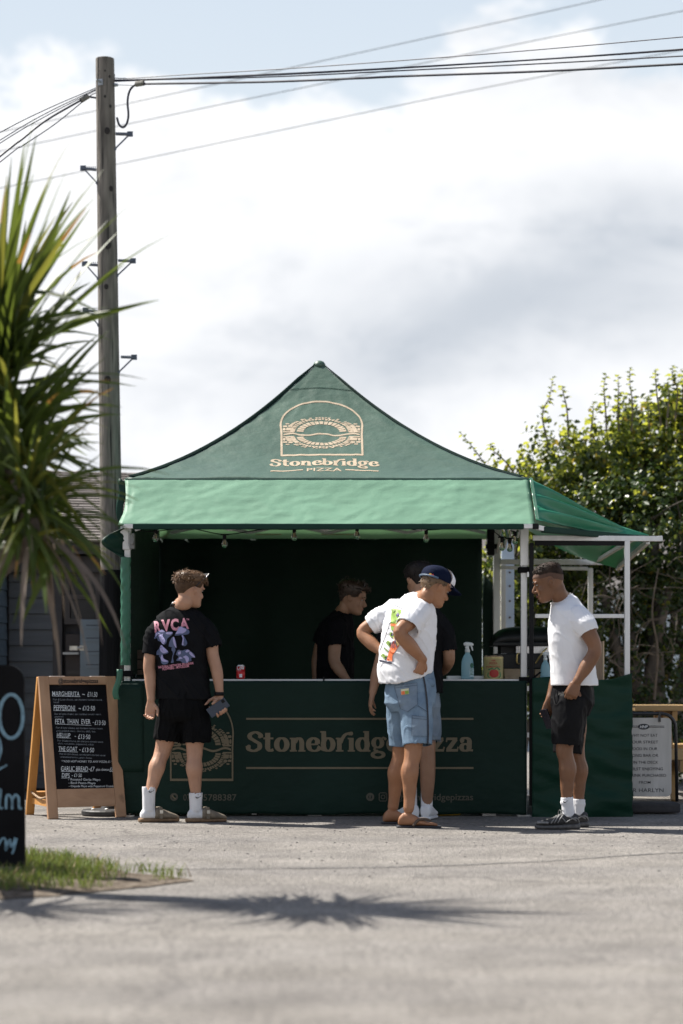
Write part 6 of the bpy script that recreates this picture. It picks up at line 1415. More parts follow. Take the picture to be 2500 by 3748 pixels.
# ---------- man in cap and white T-shirt, hands on hips
def man_cap():
    D = 14.95; P = Zoom(1250, 2030, 2.26, D)
    base = V((P(560, 0).x, D, 0)); o = thing('person', base, 'man in white printed T-shirt, denim shorts, flip-flops and navy cap, hands on hips', 'person')
    F = V((.80, .60, 0)); R = V((.60, -.80, 0)); up = V((0, 0, 1))
    rg = lambda zx, zy, hw, hd, dy=0, tl=0, tr=0: (P(zx, zy, dy), R * hw + up * tr, F * hd + up * tl)
    h = Head(P(768, 282, -.075), (.80, .40, -.42), .245)
    v = Vol(); h.add(v)
    v.limb([h.p(-.03, 0, .30), h.p(-.035, 0, .12), P(640, 375, .0), P(600, 430, .0)], [.056, .055, .062, .08], 18)
    v.rings([rg(610, 420, .09, .07), rg(585, 480, .16, .095), rg(555, 600, .17, .11), rg(545, 800, .155, .11), rg(555, 1000, .15, .11), rg(560, 1100, .16, .12), rg(560, 1220, .11, .1)])
    ra = [P(640, 470, -.16), P(560, 560, -.23), P(478, 640, -.29), P(560, 745, -.25), P(672, 868, -.20)]
    v.limb(ra, [.058, .054, .044, .050, .032]); hand(v, P(674, 875, -.20), (-.28, .06, -.95), (-.5, .75, .1), -1, (1.1, 1.15, 1.2, 1.2), .98, .3)
    la = [P(455, 450, .14), P(300, 550, .16), P(172, 640, .17), P(245, 730, .12), P(340, 812, .05)]
    v.limb(la, [.058, .053, .043, .047, .032]); hand(v, P(345, 818, .05), (.45, -.1, -.8), (.2, .9, .2), 1, (.6, .6, .6, .6), .95)
    rl = [P(605, 1080, -.07), P(605, 1350, -.10), P(592, 1630, -.13), P(567, 1800, -.14), P(556, 2100, -.17)]; ll = [P(520, 1080, .08), P(500, 1350, .12), P(492, 1640, .15), P(462, 1810, .16), P(425, 2090, .20)]
    leg(v, rl[0], rl[2], rl[4], -F, 1.04); leg(v, ll[0], ll[2], ll[4], -F, 1.04)
    feet = ((V((P(545, 0, -.17).x, D - .17, 0)), V((1, -.06, 0))), (V((P(418, 0, .2).x, D + .20, 0)), V((.96, .2, 0))))
    for ank, dirn in feet:
        rows, heel, d, sd = foot_rows(ank, dirn, .265, [(.0, .016, .02, .045, 0), (.03, .028, .017, .075, 0), (.12, .033, .016, .10, 0), (.28, .034, .016, .105, 0), (.45, .036, .016, .085, 0), (.62, .042, .016, .058, 0), (.75, .044, .016, .042, 0), (.82, .040, .016, .034, 0)])
        v.rings(rows, 20)
        for i in range(5):
            b = heel + d * .265 * .78 + sd * (.034 - .0165 * i) * 1; L = (.058, .058, .054, .048, .038)[i]; v.limb([b + up * .028, b + d * L * .6 + up * .028, b + d * L + up * .024], [.0105 if i == 0 else .0085] * 3, 8, 3)
    v.finish('body', SKIN_B, o, .0055, 2)
    dk = M('hair_dark_blond', (.085, .05, .027), .55, col2=(.17, .105, .055), scale=16, detail=6)
    h.features(o, M('brow_dark', (.05, .03, .02), .8), M('lip_tan', (.30, .125, .09), .5), eye_side=(1, -1))
    line = lambda th: .86 - (0 if abs(th) < 1.0 else min(1, (abs(th) - 1.0) / .3) * .30) - (0 if abs(th) < 1.8 else min(1, (abs(th) - 1.8) / .8) * .30)
    hair(h, o, dk, line, lambda th, z: .002 + .005 * (z > .4), 260, lambda th, z: .018, lambda th, z: (.25, -.2, -.7), 5, .0035)
    # trucker cap
    navy = cloth('cap_navy', (.0055, .009, .026), .1, .85, .2, 60); whitec = cloth('cap_white', (.72, .72, .75), .03, .75, .2, 60)
    def capf(th, z, off=.018): return h.surf(th, z, off * (1 + .25 * max(0, z - .75)))
    base_z = lambda th: .665 + .035 * math.cos(th)
    mb = MB()
    def cg(u, v): th = (1.15 + (2 * math.pi - 2.3) * u); z = base_z(th) + (1.0 - base_z(th)) * v; return capf(((th + math.pi) % (2 * math.pi)) - math.pi if not (u in (0, 1)) else th, min(z, 1.0), .017 + .014 * v)
    mb.grid(lambda u, v: cg(u, v), 44, 16); cp = mb.build('cap_crown', navy, o, smooth=True)
    mb = MB(); mb.grid(lambda u, v: capf(-1.15 + 2.3 * u, base_z(0) * .0 + .70 + .30 * v, .019 + .016 * math.sin(v * 1.9) + .0), 24, 16); mb.build('cap_front', whitec, o, smooth=True)
    mb = MB(); mb.lathe(h.p(-.01, 0, 1.115), [(.008, 0), (.008, .004), (.003, .007)], 10, axis=h.U); mb.build('cap_button', navy, o)
    def brim(u, v):
        th = -1.05 + 2.1 * u; a = h.surf(th, .695, .016); out = (h.F * math.cos(th * .9) + h.S * math.sin(th * .9) * .55)
        L = .082 * math.cos(th * .85) ** .6 * v; return a + out * L - h.U * (.020 * v + .020 * (th / 1.05) ** 2 * v)
    mb = MB(); mb.grid(lambda u, v: brim(1 - u, v), 28, 8, thick=.004); mb.build('cap_brim', navy, o, smooth=True)
    mb = MB(); mb.tube([capf(th, base_z(th) + .004, .021) for th in [1.9 + (2 * math.pi - 3.8) * k / 16 for k in range(17)]], .007, 8); mb.build('cap_strap', M('strap_blue', (.06, .10, .16), .6), o)
    fc = mesh_fn(cp); Zp = lambda x, y: (1250 + x / 2.26, 2030 + y / 2.26)
    lay([disc2d(*Zp(736, 166), 5.5, 4.8)], fc, 'cap_emblem', M('emblem_yellow', (.85, .45, .04), .5), cp, 3, off=.003)
    lay([poly2d([Zp(704, 178), Zp(712, 160), Zp(728, 166), Zp(727, 178)]), poly2d([Zp(744, 178), Zp(744, 166), Zp(758, 158), Zp(768, 176)]), fit_text('Red Bull', Zp(700, 0)[0], Zp(772, 0)[0], Zp(0, 202)[1], 9, rot=.12, bold=.03)], fc, 'cap_emblem', M('emblem_red', (.55, .03, .04), .5), cp, 3, off=.004)
    # T-shirt
    v = Vol(); hem = [rg(532, 1005, .195, .168, 0, .05, 0), rg(532, 1012, .182, .155, 0, .05), rg(535, 960, .175, .15, 0, .04), rg(535, 920, .17, .145, 0, .03)]
    v.rings([rg(640, 338, .076, .066, 0, -.015), rg(620, 368, .11, .085, 0, -.02), rg(600, 405, .155, .105), rg(575, 460, .19, .13), rg(560, 560, .205, .152), rg(550, 700, .20, .165), rg(538, 840, .195, .172), rg(530, 930, .197, .176, 0, .03)] + hem, 38, 2.4)
    v.tube_open([P(640, 470, -.12), P(590, 540, -.19), P(545, 605, -.235)], [.098, .096, .090], .06); v.tube_open([P(455, 460, .13), P(350, 520, .15), P(238, 590, .165)], [.088, .084, .074], .06)
    tee = v.finish('t_shirt', WHITETEE, o, .006, 4, folds(.010, (6, 6, 4), .0026, (10, 10, 5), (6, 0, 6)))
    f = mesh_fn(tee); Q = lambda x, y: (1340 + x / 5.6, 2150 + y / 5.6); poly = lambda pts: poly2d([Q(*p) for p in pts])
    green = M('print_lime', (.23, .36, .06), .6, .08); org = M('print_orange', (.75, .17, .05), .6, .1); nav = M('print_navy', (.02, .022, .05), .6); pur = M('print_purple', (.06, .035, .15), .6); yel = M('print_sand', (.72, .55, .25), .6)
    lay([poly([(540, 425), (730, 460), (690, 640), (640, 750), (505, 735), (510, 620)]), poly([(500, 735), (640, 750), (600, 890), (520, 880)])], f, 'print', green, tee, 7, off=.003)
    lay([poly([(505, 740), (650, 745), (630, 810), (510, 790)]), poly([(470, 1330), (540, 1120), (590, 1080), (690, 1180), (640, 1250), (545, 1400), (540, 1520), (428, 1498)])], f, 'print', org, tee, 7, off=.0045)
    lay([poly([(550, 1000), (590, 990), (690, 1180), (620, 1200)])], f, 'print', yel, tee, 7, off=.006)
    lay([poly([(620, 570), (660, 515), (690, 560), (655, 625)]), line2d(*Q(560, 1100), *Q(535, 1240), 2.4), line2d(*Q(590, 1090), *Q(575, 1245), 2.4), line2d(*Q(560, 880), *Q(640, 1240), 2.6)], f, 'print', pur, tee, 6, off=.0075)
    def letter(c, x, y, hh, w, bold): return fit(text2d(c, bold, .15), *(Q(x, y)[0], Q(x, y)[0] + w), Q(x, y)[1], hh, rot=-.95)
    for bold, mt, off, g in ((.11, nav, .0035, 1.0), (.03, green, .0055, 1.0)):
        lay([letter('R', 388, 1478, 19, 17, bold), letter('I', 452, 1325, 19, 6, bold), letter('P', 492, 1222, 19, 16, bold), letter('C', 545, 1040, 17, 16, bold), letter('L', 568, 520, 13, 11, bold)], f, 'lettering', mt, tee, 5, off=off)
    lay([line2d(*Q(285, 1300), *Q(500, 720), 1.6), line2d(*Q(555, 350), *Q(740, 440), 2), poly([(275, 1480), (530, 1540), (525, 1575), (275, 1512)])], f, 'print', nav, tee, 6, off=.0035)
    mb = MB(); c = P(640, 344, 0); mb.tube([c + R * .078 * math.cos(a) + (F * .068 - up * .015) * math.sin(a) for a in [6.2832 * k / 32 for k in range(33)]], .008, 8); mb.build('collar', WHITETEE, o, smooth=True)
    # denim shorts with pockets
    v = Vol(); v.rings([rg(575, 940, .150, .135, 0, .02), rg(572, 1000, .165, .15), rg(570, 1120, .178, .165), rg(565, 1230, .176, .165), rg(562, 1300, .13, .12)], 32)
    v.tube_open([P(600, 1180, -.06), P(622, 1380, -.10), P(630, 1578, -.13)], [.122, .112, .104], .07); v.tube_open([P(510, 1180, .08), P(500, 1380, .12), P(515, 1572, .14)], [.122, .110, .100], .07)
    dn = v.finish('denim_shorts', DENIM, o, .0065, 4, folds(.007, (8, 8, 4), .0016, (14, 14, 9)))
    f = mesh_fn(dn); st = denim('denim_dark', (.07, .10, .145), (.11, .15, .20)); pk = denim('denim_pocket', (.135, .185, .25), (.235, .30, .37)); Zs = lambda pts: [Zp(*p) for p in pts]
    lay([poly2d(Zs([(437, 1085), (625, 1060), (628, 1240), (548, 1300), (490, 1275)]))], f, 'pocket', pk, dn, 6, off=.004)
    lay([poly2d(Zs([(585, 1330), (705, 1345), (705, 1505), (580, 1500)]))], f, 'pocket', pk, dn, 6, off=.004)
    seam_ = lambda pts, w=1.5: ribbon(Zs(pts), lambda a, b, s: w / 2)
    lay([seam_([(437, 1085), (625, 1060), (628, 1240), (548, 1300), (490, 1275), (437, 1085)]), seam_([(585, 1330), (705, 1345), (705, 1505), (580, 1500), (585, 1330)]), seam_([(585, 1352), (705, 1366)]), seam_([(630, 1250), (706, 1300)], 3), seam_([(440, 1105), (625, 1080)]), seam_([(430, 1040), (640, 990)]), seam_([(510, 1560), (740, 1578)])], f, 'stitching', st, dn, 5, off=.0055)
    lay([ribbon(Zs([(672, 990), (690, 1080), (704, 1200), (712, 1340), (714, 1480), (710, 1585)]), lambda a, b, s: 2.6)], f, 'side_tape', M('tape_dark', (.02, .022, .03), .7, .6, 90), dn, 5, off=.0065)
    lay([poly2d(Zs([(492, 1115), (556, 1106), (560, 1152), (496, 1162)]))], f, 'patch', M('patch_cream', (.62, .6, .4), .6), dn, 4, off=.006)
    lay([poly2d(Zs([(496, 1132), (524, 1128), (526, 1156), (499, 1160)]))], f, 'patch_print', org, dn, 4, off=.008); lay([poly2d(Zs([(527, 1128), (556, 1124), (557, 1150), (529, 1155)]))], f, 'patch_print', green, dn, 4, off=.008)
    mb = MB(); mb.grid(lambda u, v: P(690 + 70 * u + 10 * math.sin(v * 3), 1020 + 70 * v + 20 * u * (1 - v), -.13 + .05 * u) + V((.012 * math.sin(u * 3.14), 0, 0)), 8, 6, thick=.004); mb.build('pocket_flap', DENIM, o, smooth=True)
    for ank, dirn in feet:
        rows, heel, d, sd = foot_rows(ank, dirn, .30, [(-.04, .022, .001, .015, 0), (.0, .034, 0, .016, 0), (.2, .038, 0, .016, 0), (.5, .038, 0, .016, 0), (.78, .050, 0, .016, 0), (.93, .042, 0, .016, 0), (1.0, .02, .001, .015, 0)])
        v = Vol(); v.rings(rows, 22, 3.0); v.finish('flip_flop_sole', M('sole_dark', (.035, .035, .042), .8, .2), o, .0055, 1)
        mb = MB(); toe = heel + d * .225 + up * .02 + sd * .018
        for sg in (-1, 1): mb.tube([heel + d * .105 + sd * .044 * sg + up * .014, heel + d * .14 + sd * .043 * sg + up * .055, heel + d * .19 + sd * .02 * sg + up * .060, toe + up * .030], [.009, .010, .009, .006], 8, per=5)
        mb.build('flip_flop_strap', M('strap_brown', (.075, .05, .035), .7), o, smooth=True)
man_cap()

# ---------- man in black T-shirt at the counter, half hidden by the man in the cap
def man_counter():
    D = 15.62; P = Zoom(1250, 2030, 2.26, D)
    base = V((P(640, 0).x, D, 0)); o = thing('person', base, 'man in black T-shirt and pale denim shorts at the counter behind the capped man', 'person')
    F = V((.18, .98, 0)); R = V((.98, -.18, 0)); up = V((0, 0, 1)); rg = lambda zx, zy, hw, hd, dy=0: (P(zx, zy, dy), R * hw, F * hd)
    h = Head(P(556, 222, .0), (-.32, .93, -.16), .245); h.O += h.S * .075 * h.k
    v = Vol(); h.add(v); v.limb([h.p(-.03, 0, .30), h.p(-.03, 0, .1), P(620, 360, .0), P(615, 420, .0)], [.058, .056, .064, .08], 18)
    v.rings([rg(615, 420, .09, .07), rg(612, 480, .16, .09), rg(610, 650, .17, .11), rg(605, 900, .155, .10), rg(605, 1130, .165, .11), rg(605, 1230, .12, .1)])
    v.limb([P(440, 545, .0), P(378, 660, -.02), P(325, 860, -.02), P(290, 1000, -.02), P(258, 1140, -.03)], [.055, .05, .042, .042, .028]); hand(v, P(257, 1150, -.03), (-.18, -.02, -1), (.95, .1, 0), 1, (.25, .3, .35, .45), 1.0, .35)
    v.limb([P(790, 545, -.02), P(858, 660, -.02), P(890, 850, -.03), P(860, 930, .12), P(810, 985, .28)], [.055, .052, .044, .043, .03]); hand(v, P(808, 988, .28), (-.5, .75, -.3), (-.2, -.2, -1), -1, (.3, .3, .3, .3))
    v.limb([P(515, 1180, .0), P(515, 1400, .0), P(525, 1640, -.02), P(545, 1810, -.01), P(575, 2110, .0)], [.095, .08, .06, .056, .038]); v.limb([P(690, 1180, .0), P(700, 1400, .0), P(708, 1640, -.02), P(712, 1810, -.02), P(705, 2115, .0)], [.095, .08, .06, .057, .038])
    v.finish('body', SKIN_C, o, .006, 2)
    h.features(o, MATS['brow_dark'], MATS['lip_tan'])
    blk = M('hair_black', (.010, .0075, .0065), .55, .4, 16, spec=.2)
    line = lambda th: .80 - (0 if abs(th) < .8 else min(1, (abs(th) - .8) / .4) * .26) - (0 if abs(th) < 1.8 else min(1, (abs(th) - 1.8) / .7) * .22)
    hair(h, o, blk, line, lambda th, z: .004 + .018 * min(1, max(0, (z - .5) / .3)), 320, lambda th, z: .02 if z > .6 else .006, lambda th, z: (.4, .3, .1) if z > .7 else (.3, 0, -.6), 6, .004)
    v = Vol(); v.rings([rg(618, 372, .075, .065), rg(616, 400, .12, .08), rg(614, 440, .17, .095), rg(612, 500, .205, .11), rg(610, 620, .212, .125), rg(608, 850, .20, .128), rg(606, 1040, .205, .13), rg(605, 1140, .21, .132), rg(605, 1144, .198, .12), rg(605, 1100, .19, .115), rg(605, 1070, .185, .11)], 34, 2.4)
    v.tube_open([P(455, 550, .0), P(385, 650, -.02), P(345, 790, -.02)], [.078, .075, .068], .05); v.tube_open([P(775, 550, -.02), P(855, 650, -.02), P(884, 800, -.03)], [.08, .075, .066], .05)
    v.finish('t_shirt', BLACKTEE, o, .007, 4, folds(.007, (7, 7, 4), .004, (16, 16, 9), (3, 0, 3)))
    v = Vol(); v.rings([rg(605, 1060, .165, .12), rg(605, 1150, .18, .13), rg(605, 1260, .19, .14), rg(605, 1330, .17, .12)], 30)
    v.tube_open([P(512, 1220, .0), P(505, 1400, .0), P(500, 1560, -.01)], [.105, .10, .094], .06); v.tube_open([P(695, 1220, .0), P(708, 1380, .0), P(716, 1540, -.01)], [.105, .10, .096], .06)
    v.finish('denim_shorts', DENIM2, o, .0065, 4, folds(.006, (8, 8, 3), .003, (20, 20, 8)))
    mb = MB(); r = random.Random(2)
    for cx, cy in ((500, 1560), (716, 1540)):
        for k in range(46): a = 6.2832 * k / 46; q = P(cx, cy, -.01) + V((math.cos(a) * .093, math.sin(a) * .093, .004)); mb.tube([q, q + V((r.gauss(0, .005), r.gauss(0, .003), -r.uniform(.006, .02)))], [.0015, .0006], 4, caps=False)
    fr = mb.build('frayed_hem', DENIM2, o); fr['kind'] = 'stuff'
    for ank, dirn, tx in ((V((P(578, 0).x, D, 0)), V((-.42, .9, 0)), 572), (V((P(705, 0).x, D, 0)), V((.22, .97, 0)), 706)):
        v = Vol(); T = P(tx, 1925, .0); A = V((ank.x, ank.y, .09)); v.tube_open([A, T.lerp(A, .5), T], [.043, .044, .045], .03, .92); sk = v.finish('sock', SOCK, o, .0055, 2)
        swoosh(mesh_fn(sk), CX + (T.x + .0) * FP / D, HY - (T.z - .03 - CZ) * FP / D, 1.1, sk)
        rows, *_ = foot_rows(ank, dirn, .295, [(-.02, .02, .02, .06, 0), (.0, .034, .018, .095, 0), (.1, .042, .018, .115, 0), (.25, .044, .018, .118, 0), (.4, .045, .018, .105, 0), (.6, .05, .018, .078, 0), (.8, .052, .018, .062, 0), (.95, .042, .018, .05, 0), (1.0, .02, .02, .04, 0)])
        v = Vol(); v.rings(rows, 24, 2.6); v.finish('trainer_upper', M('leather_white', (.70, .71, .73), .5, .04), o, .0055, 2)
        rows, *_ = foot_rows(ank, dirn, .30, [(-.03, .03, .0, .026, 0), (.0, .042, 0, .028, 0), (.3, .046, 0, .027, 0), (.7, .055, 0, .025, 0), (.95, .045, 0, .024, 0), (1.01, .02, .002, .022, 0)])
        v = Vol(); v.rings(rows, 22, 3); v.finish('trainer_sole', M('sole_white', (.62, .63, .65), .6, .06), o, .0055, 1)
man_counter()

# ---------- staff member inside the stall
def staff():
    D = 16.95; P = Zoom(1140, 2080, 5.6, D); s = 467
    base = V((P(480, 0).x, D, 0)); o = thing('person', base, 'dark haired staff member in black T-shirt leaning over behind the counter', 'person')
    F = V((.985, -.17, 0)); R = V((-.17, -.985, 0)); up = V((0, 0, 1)); rg = lambda zx, zy, hw, hd, dy=0: (P(zx, zy, dy), R * hw, F * hd)
    h = Head(P(828, 635, -.07), (.95, -.17, -.26), .245); h.O -= h.S * .0
    v = Vol(); h.add(v); v.limb([h.p(-.03, 0, .30), h.p(-.035, 0, .12), P(640, 900, .0), P(590, 1020, .0)], [.057, .055, .062, .08], 18)
    v.rings([rg(570, 1020, .09, .075), rg(530, 1120, .16, .10), rg(500, 1400, .17, .12), rg(490, 2000, .155, .115), rg(480, 2600, .16, .12), rg(480, 2900, .12, .1)])
    v.limb([P(510, 1190, -.19), P(480, 1550, -.22), P(470, 1900, -.23), P(570, 2080, -.24), P(730, 2290, -.26)], [.055, .052, .046, .044, .03]); hand(v, P(735, 2300, -.26), (.55, 0, -.8), (.6, 0, .3), -1, (.4, .4, .4, .4))
    v.limb([P(380, 1190, .19), P(200, 1550, .2), P(110, 1900, .2), P(90, 2300, .18)], [.055, .05, .042, .03]); hand(v, P(90, 2320, .18), (0, 0, -1), (.9, -.2, 0), 1, (.4, .4, .4, .4))
    for sg in (-1, 1): v.limb([P(480, 2750, .09 * sg), V((base.x, D + .10 * sg, .5)), V((base.x - .03, D + .10 * sg, .06))], [.09, .058, .04])
    v.finish('body', SKIN_C, o, .006, 2); h.features(o, MATS['brow_dark'], MATS['lip_tan'])
    line = lambda th: .80 - (0 if abs(th) < .8 else min(1, (abs(th) - .8) / .4) * .26) - (0 if abs(th) < 1.8 else min(1, (abs(th) - 1.8) / .7) * .22)
    hair(h, o, M('hair_dark_brown', (.022, .013, .009), .5, col2=(.05, .03, .02), scale=16), line, lambda th, z: .005 + .028 * min(1, max(0, (z - .55) / .3)), 380, lambda th, z: .034 if z > .62 else .008, lambda th, z: (.5, .5, .2) if z > .65 else (.3, 0, -.6), 8, .0046, jitter=.9)
    mb = MB(); mb.tube([h.p(-.01, .084, .6), h.p(.03, .088, .82), h.p(.06, .082, .97)], .003, 6, per=4); mb.obox(h.p(.075, .05, 1.0), h.S * .03, h.U * .016, h.F * .003, bev=.004); mb.build('sunglasses', MATS['glasses_black'], o)
    v = Vol(); v.rings([rg(640, 870, .074, .064), rg(610, 930, .11, .08), rg(565, 1010, .155, .10), rg(530, 1120, .195, .12), rg(505, 1350, .205, .138), rg(500, 1700, .195, .14), rg(490, 2200, .19, .138), rg(480, 2650, .19, .138), rg(480, 2660, .178, .126), rg(480, 2560, .17, .12)], 34, 2.4)
    v.tube_open([P(510, 1190, -.17), P(500, 1420, -.21), P(508, 1600, -.225)], [.080, .078, .070], .05); v.tube_open([P(385, 1190, .17), P(240, 1420, .19), P(160, 1560, .2)], [.08, .075, .068], .05)
    v.finish('t_shirt', M('tee_black_staff', (.006, .006, .0075), .9, .15, 10, spec=.06), o, .007, 4, folds(.006, (7, 7, 4), .004, (16, 16, 9)))
    v = Vol(); v.rings([rg(480, 2550, .165, .125), rg(480, 2750, .175, .13), rg(480, 2950, .15, .12)], 28)
    for sg in (-1, 1): v.tube_open([P(480, 2800, .09 * sg), V((base.x, D + .10 * sg, .5)), V((base.x - .03, D + .10 * sg, .05))], [.10, .082, .065], .04)
    v.finish('trousers', BLACKSH, o, .007, 4)
    for sg in (-1, 1):
        rows, *_ = foot_rows((base.x - .03, D + .10 * sg), (.98, -.17, 0), .28, [(0, .03, 0, .07, 0), (.1, .04, 0, .09, 0), (.35, .044, 0, .085, 0), (.7, .05, 0, .06, 0), (.95, .035, 0, .045, 0), (1, .02, .005, .03, 0)]); v = Vol(); v.rings(rows, 18, 2.6); v.finish('shoe', BLACKP, o, .007, 2)
staff()

# ---------- man in plain white T-shirt, facing left
def man_white():
    D = 14.72; P = Zoom(1900, 2030, 2.26, D)
    base = V((P(430, 0).x, D, 0)); o = thing('person', base, 'man with faded haircut in plain white T-shirt and charcoal shorts facing the stall', 'person')
    F = V((-.985, .17, 0)); Lf_ = V((-.17, -.985, 0)); up = V((0, 0, 1)); rg = lambda zx, zy, hw, hd, dy=0, tl=0: (P(zx, zy, dy), Lf_ * hw, F * hd + up * tl)
    h = Head(P(252, 243, -.07), (-.955, .02, -.27), .250)
    v = Vol(); h.add(v); v.limb([h.p(-.035, 0, .34), h.p(-.04, 0, .14), P(355, 375, .0), P(385, 430, .0)], [.060, .058, .066, .085], 18)
    v.rings([rg(385, 420, .09, .075), rg(410, 480, .16, .10), rg(425, 650, .17, .115), rg(435, 900, .155, .11), rg(445, 1100, .16, .12), rg(445, 1230, .12, .11)])
    v.limb([P(488, 520, -.17), P(570, 640, -.22), P(628, 785, -.23), P(560, 920, -.24), P(482, 1045, -.25)], [.060, .056, .047, .047, .031]); hand(v, P(478, 1052, -.25), (-.38, -.02, -.92), (.15, .98, 0), 1, (.62, .7, .78, .85), 1.04, .5, 0, .15)
    v.limb([P(398, 540, .16), P(380, 700, .2), P(370, 880, .18), P(310, 1030, .08), P(255, 1190, .02)], [.058, .052, .044, .044, .029]); hand(v, P(252, 1200, .02), (-.2, 0, -.98), (-.25, .9, .1), -1, (.5, .5, .55, .6), 1.0, .5)
    nl = [P(440, 1180, -.09), P(405, 1400, -.10), P(375, 1600, -.10), P(398, 1790, -.09), P(398, 2080, -.09)]; fl = [P(450, 1180, .09), P(460, 1400, .10), P(472, 1620, .11), P(495, 1800, .12), P(497, 2070, .12)]
    leg(v, nl[0], nl[2], nl[4], -F, 1.0); leg(v, fl[0], fl[2], fl[4], -F, 1.0); v.finish('body', SKIN_E, o, .0055, 2)
    h.features(o, M('brow_black', (.012, .008, .006), .8), M('lip_brown', (.19, .075, .055), .5))
    blk = M('hair_brown_black', (.014, .009, .006), .7, col2=(.035, .021, .014), scale=20, spec=.2)
    band = lambda th: .815 - (0 if abs(th) < .6 else min(1, (abs(th) - .6) / .5) * .06) - (0 if abs(th) < 1.6 else min(1, (abs(th) - 1.6) / .9) * .14)
    hair(h, o, blk, band, lambda th, z: .0012 + .014 * min(1, max(0, (z - .74) / .2)) ** 1.4, 620, lambda th, z: .013 if z > .84 else .003, lambda th, z: (.7, .45, .2) if z > .8 else (.4, 0, -.4), 9, .0036)
    fade = lambda th: band(th) - .10 - .06 * (abs(th) > 1.7)
    fm = M('hair_fade', (.088, .045, .028), .8, .15, 40)
    mb = MB(); mb.grid(lambda u, v: h.surf((u * 2 - 1) * math.pi, fade((u * 2 - 1) * math.pi) + (band((u * 2 - 1) * math.pi) + .01 - fade((u * 2 - 1) * math.pi)) * v, .0012), 56, 6); mb.build('hair_fade', fm, o, smooth=True)
    mb = MB(); r = random.Random(4)
    for _ in range(160):      # chin beard and moustache
        if r.random() < .62: z, th = r.uniform(.02, .13), r.uniform(-.5, .5)
        else: z, th = r.uniform(.265, .30), r.uniform(-.32, .32)
        p = h.surf(th, z, .0005); n = (h.surf(th, z, .02) - p).normalized(); mb.tube([p, p + (n * .7 - h.U * .8).normalized() * r.uniform(.005, .010)], [.0022, .0006], 4, caps=False)
    mb.build('beard', blk, o)
    v = Vol(); v.rings([rg(352, 365, .078, .070, 0, -.03), rg(372, 392, .11, .09, 0, -.03), rg(398, 425, .15, .11), rg(420, 470, .185, .13), rg(425, 580, .198, .150), rg(425, 720, .195, .152), rg(436, 880, .19, .150), rg(452, 1000, .192, .155), rg(463, 1082, .195, .160), rg(463, 1087, .183, .148), rg(460, 1040, .175, .14), rg(458, 1010, .17, .135)], 38, 2.4)
    v.tube_open([P(482, 515, -.13), P(540, 575, -.20), P(578, 648, -.22)], [.086, .080, .070], .055); v.tube_open([P(395, 480, .16), P(380, 600, .19), P(376, 690, .2)], [.088, .08, .07], .055)
    v.finish('t_shirt', WHITETEE, o, .006, 4, folds(.006, (4, 4, 3), .0014, (8, 8, 5), (6, 0, 6)))
    mb = MB(); c = P(353, 370, 0); mb.tube([c + Lf_ * .080 * math.cos(a) + (F * .072 - up * .03) * math.sin(a) for a in [6.2832 * k / 32 for k in range(33)]], .008, 8); mb.build('collar', WHITETEE, o, smooth=True)
    mb = MB()
    for k in range(44):
        a = 6.2832 * k / 44; mb.lathe(P(352, 366, 0) + Lf_ * .069 * math.cos(a) + F * .062 * math.sin(a) + up * (.010 - .030 * math.sin(a)), [(.0005, -.002), (.002, 0), (.0005, .002)], 6)
    mb.build('neck_chain', MATS['chain_steel'], o)
    v = Vol(); v.rings([rg(447, 1060, .155, .128), rg(446, 1120, .168, .138), rg(440, 1230, .176, .146), rg(430, 1330, .13, .12)], 32)
    v.tube_open([P(432, 1200, -.08), P(405, 1380, -.10), P(392, 1570, -.10)], [.120, .112, .104], .07); v.tube_open([P(440, 1200, .08), P(425, 1400, .10), P(405, 1640, .10)], [.118, .108, .100], .07)
    v.finish('shorts', TRACK, o, .0065, 4, folds(.008, (9, 9, 3), .0025, (12, 12, 5), (2, 0, 0)))
    mb = MB(); q = P(300, 1120, -.14); mb.tube([q, q + V((-.006, -.006, -.05)), q + V((.004, -.008, -.10))], .004, 6, per=4); mb.tube([q + V((.012, 0, 0)), q + V((.018, -.006, -.06))], .004, 6); mb.build('drawstring', BLACKP, o)
    grey = M('trainer_grey', (.085, .082, .08), .6, .35, 40); dkm = M('trainer_dark', (.035, .034, .034), .7, .3, 50); lt = M('trainer_silver', (.21, .205, .20), .45, .2, 30)
    for ank, dirn, T in ((V((P(398, 0).x, D - .09, 0)), V((-1, .03, 0)), P(396, 2008, -.09)), (V((P(502, 0).x, D + .12, 0)), V((-1, .06, 0)), P(496, 2022, .12))):
        v = Vol(); A = V((ank.x, ank.y, .09)); v.tube_open([A, T.lerp(A, .5), T], [.043, .042, .0435], .03, .92); v.limb([T + V((-.0, 0, -.03)), T + V((0, 0, -.036))], [.046, .046], 16); sk = v.finish('sock', SOCK, o, .0055, 2)
        if ank.y < D: swoosh(mesh_fn(sk), CX + (T.x - .008) * FP / ank.y, HY - (T.z - .03 - CZ) * FP / ank.y, 1.0, sk, 1)
        tab = [(-.02, .018, .03, .07, 0), (.0, .032, .025, .098, 0), (.10, .040, .025, .112, 0), (.22, .042, .025, .106, 0), (.34, .043, .025, .112, 0), (.46, .045, .025, .102, 0), (.62, .050, .025, .078, 0), (.8, .052, .025, .060, 0), (.94, .042, .025, .046, 0), (1.0, .02, .028, .038, 0)]
        rows, heel, d, sd = foot_rows(ank, dirn, .285, tab); v = Vol(); v.rings(rows, 24, 2.5); up_ = v.finish('trainer_upper', dkm, o, .005, 2)
        rows, *_ = foot_rows(ank, dirn, .295, [(-.045, .026, .006, .040, 0), (-.02, .040, 0, .044, 0), (.2, .046, 0, .040, 0), (.5, .047, 0, .034, 0), (.75, .054, 0, .032, 0), (.93, .046, .002, .032, 0), (1.0, .026, .008, .032, 0)]); v = Vol(); v.rings(rows, 24, 3.0); v.finish('trainer_sole', grey, o, .005, 1)
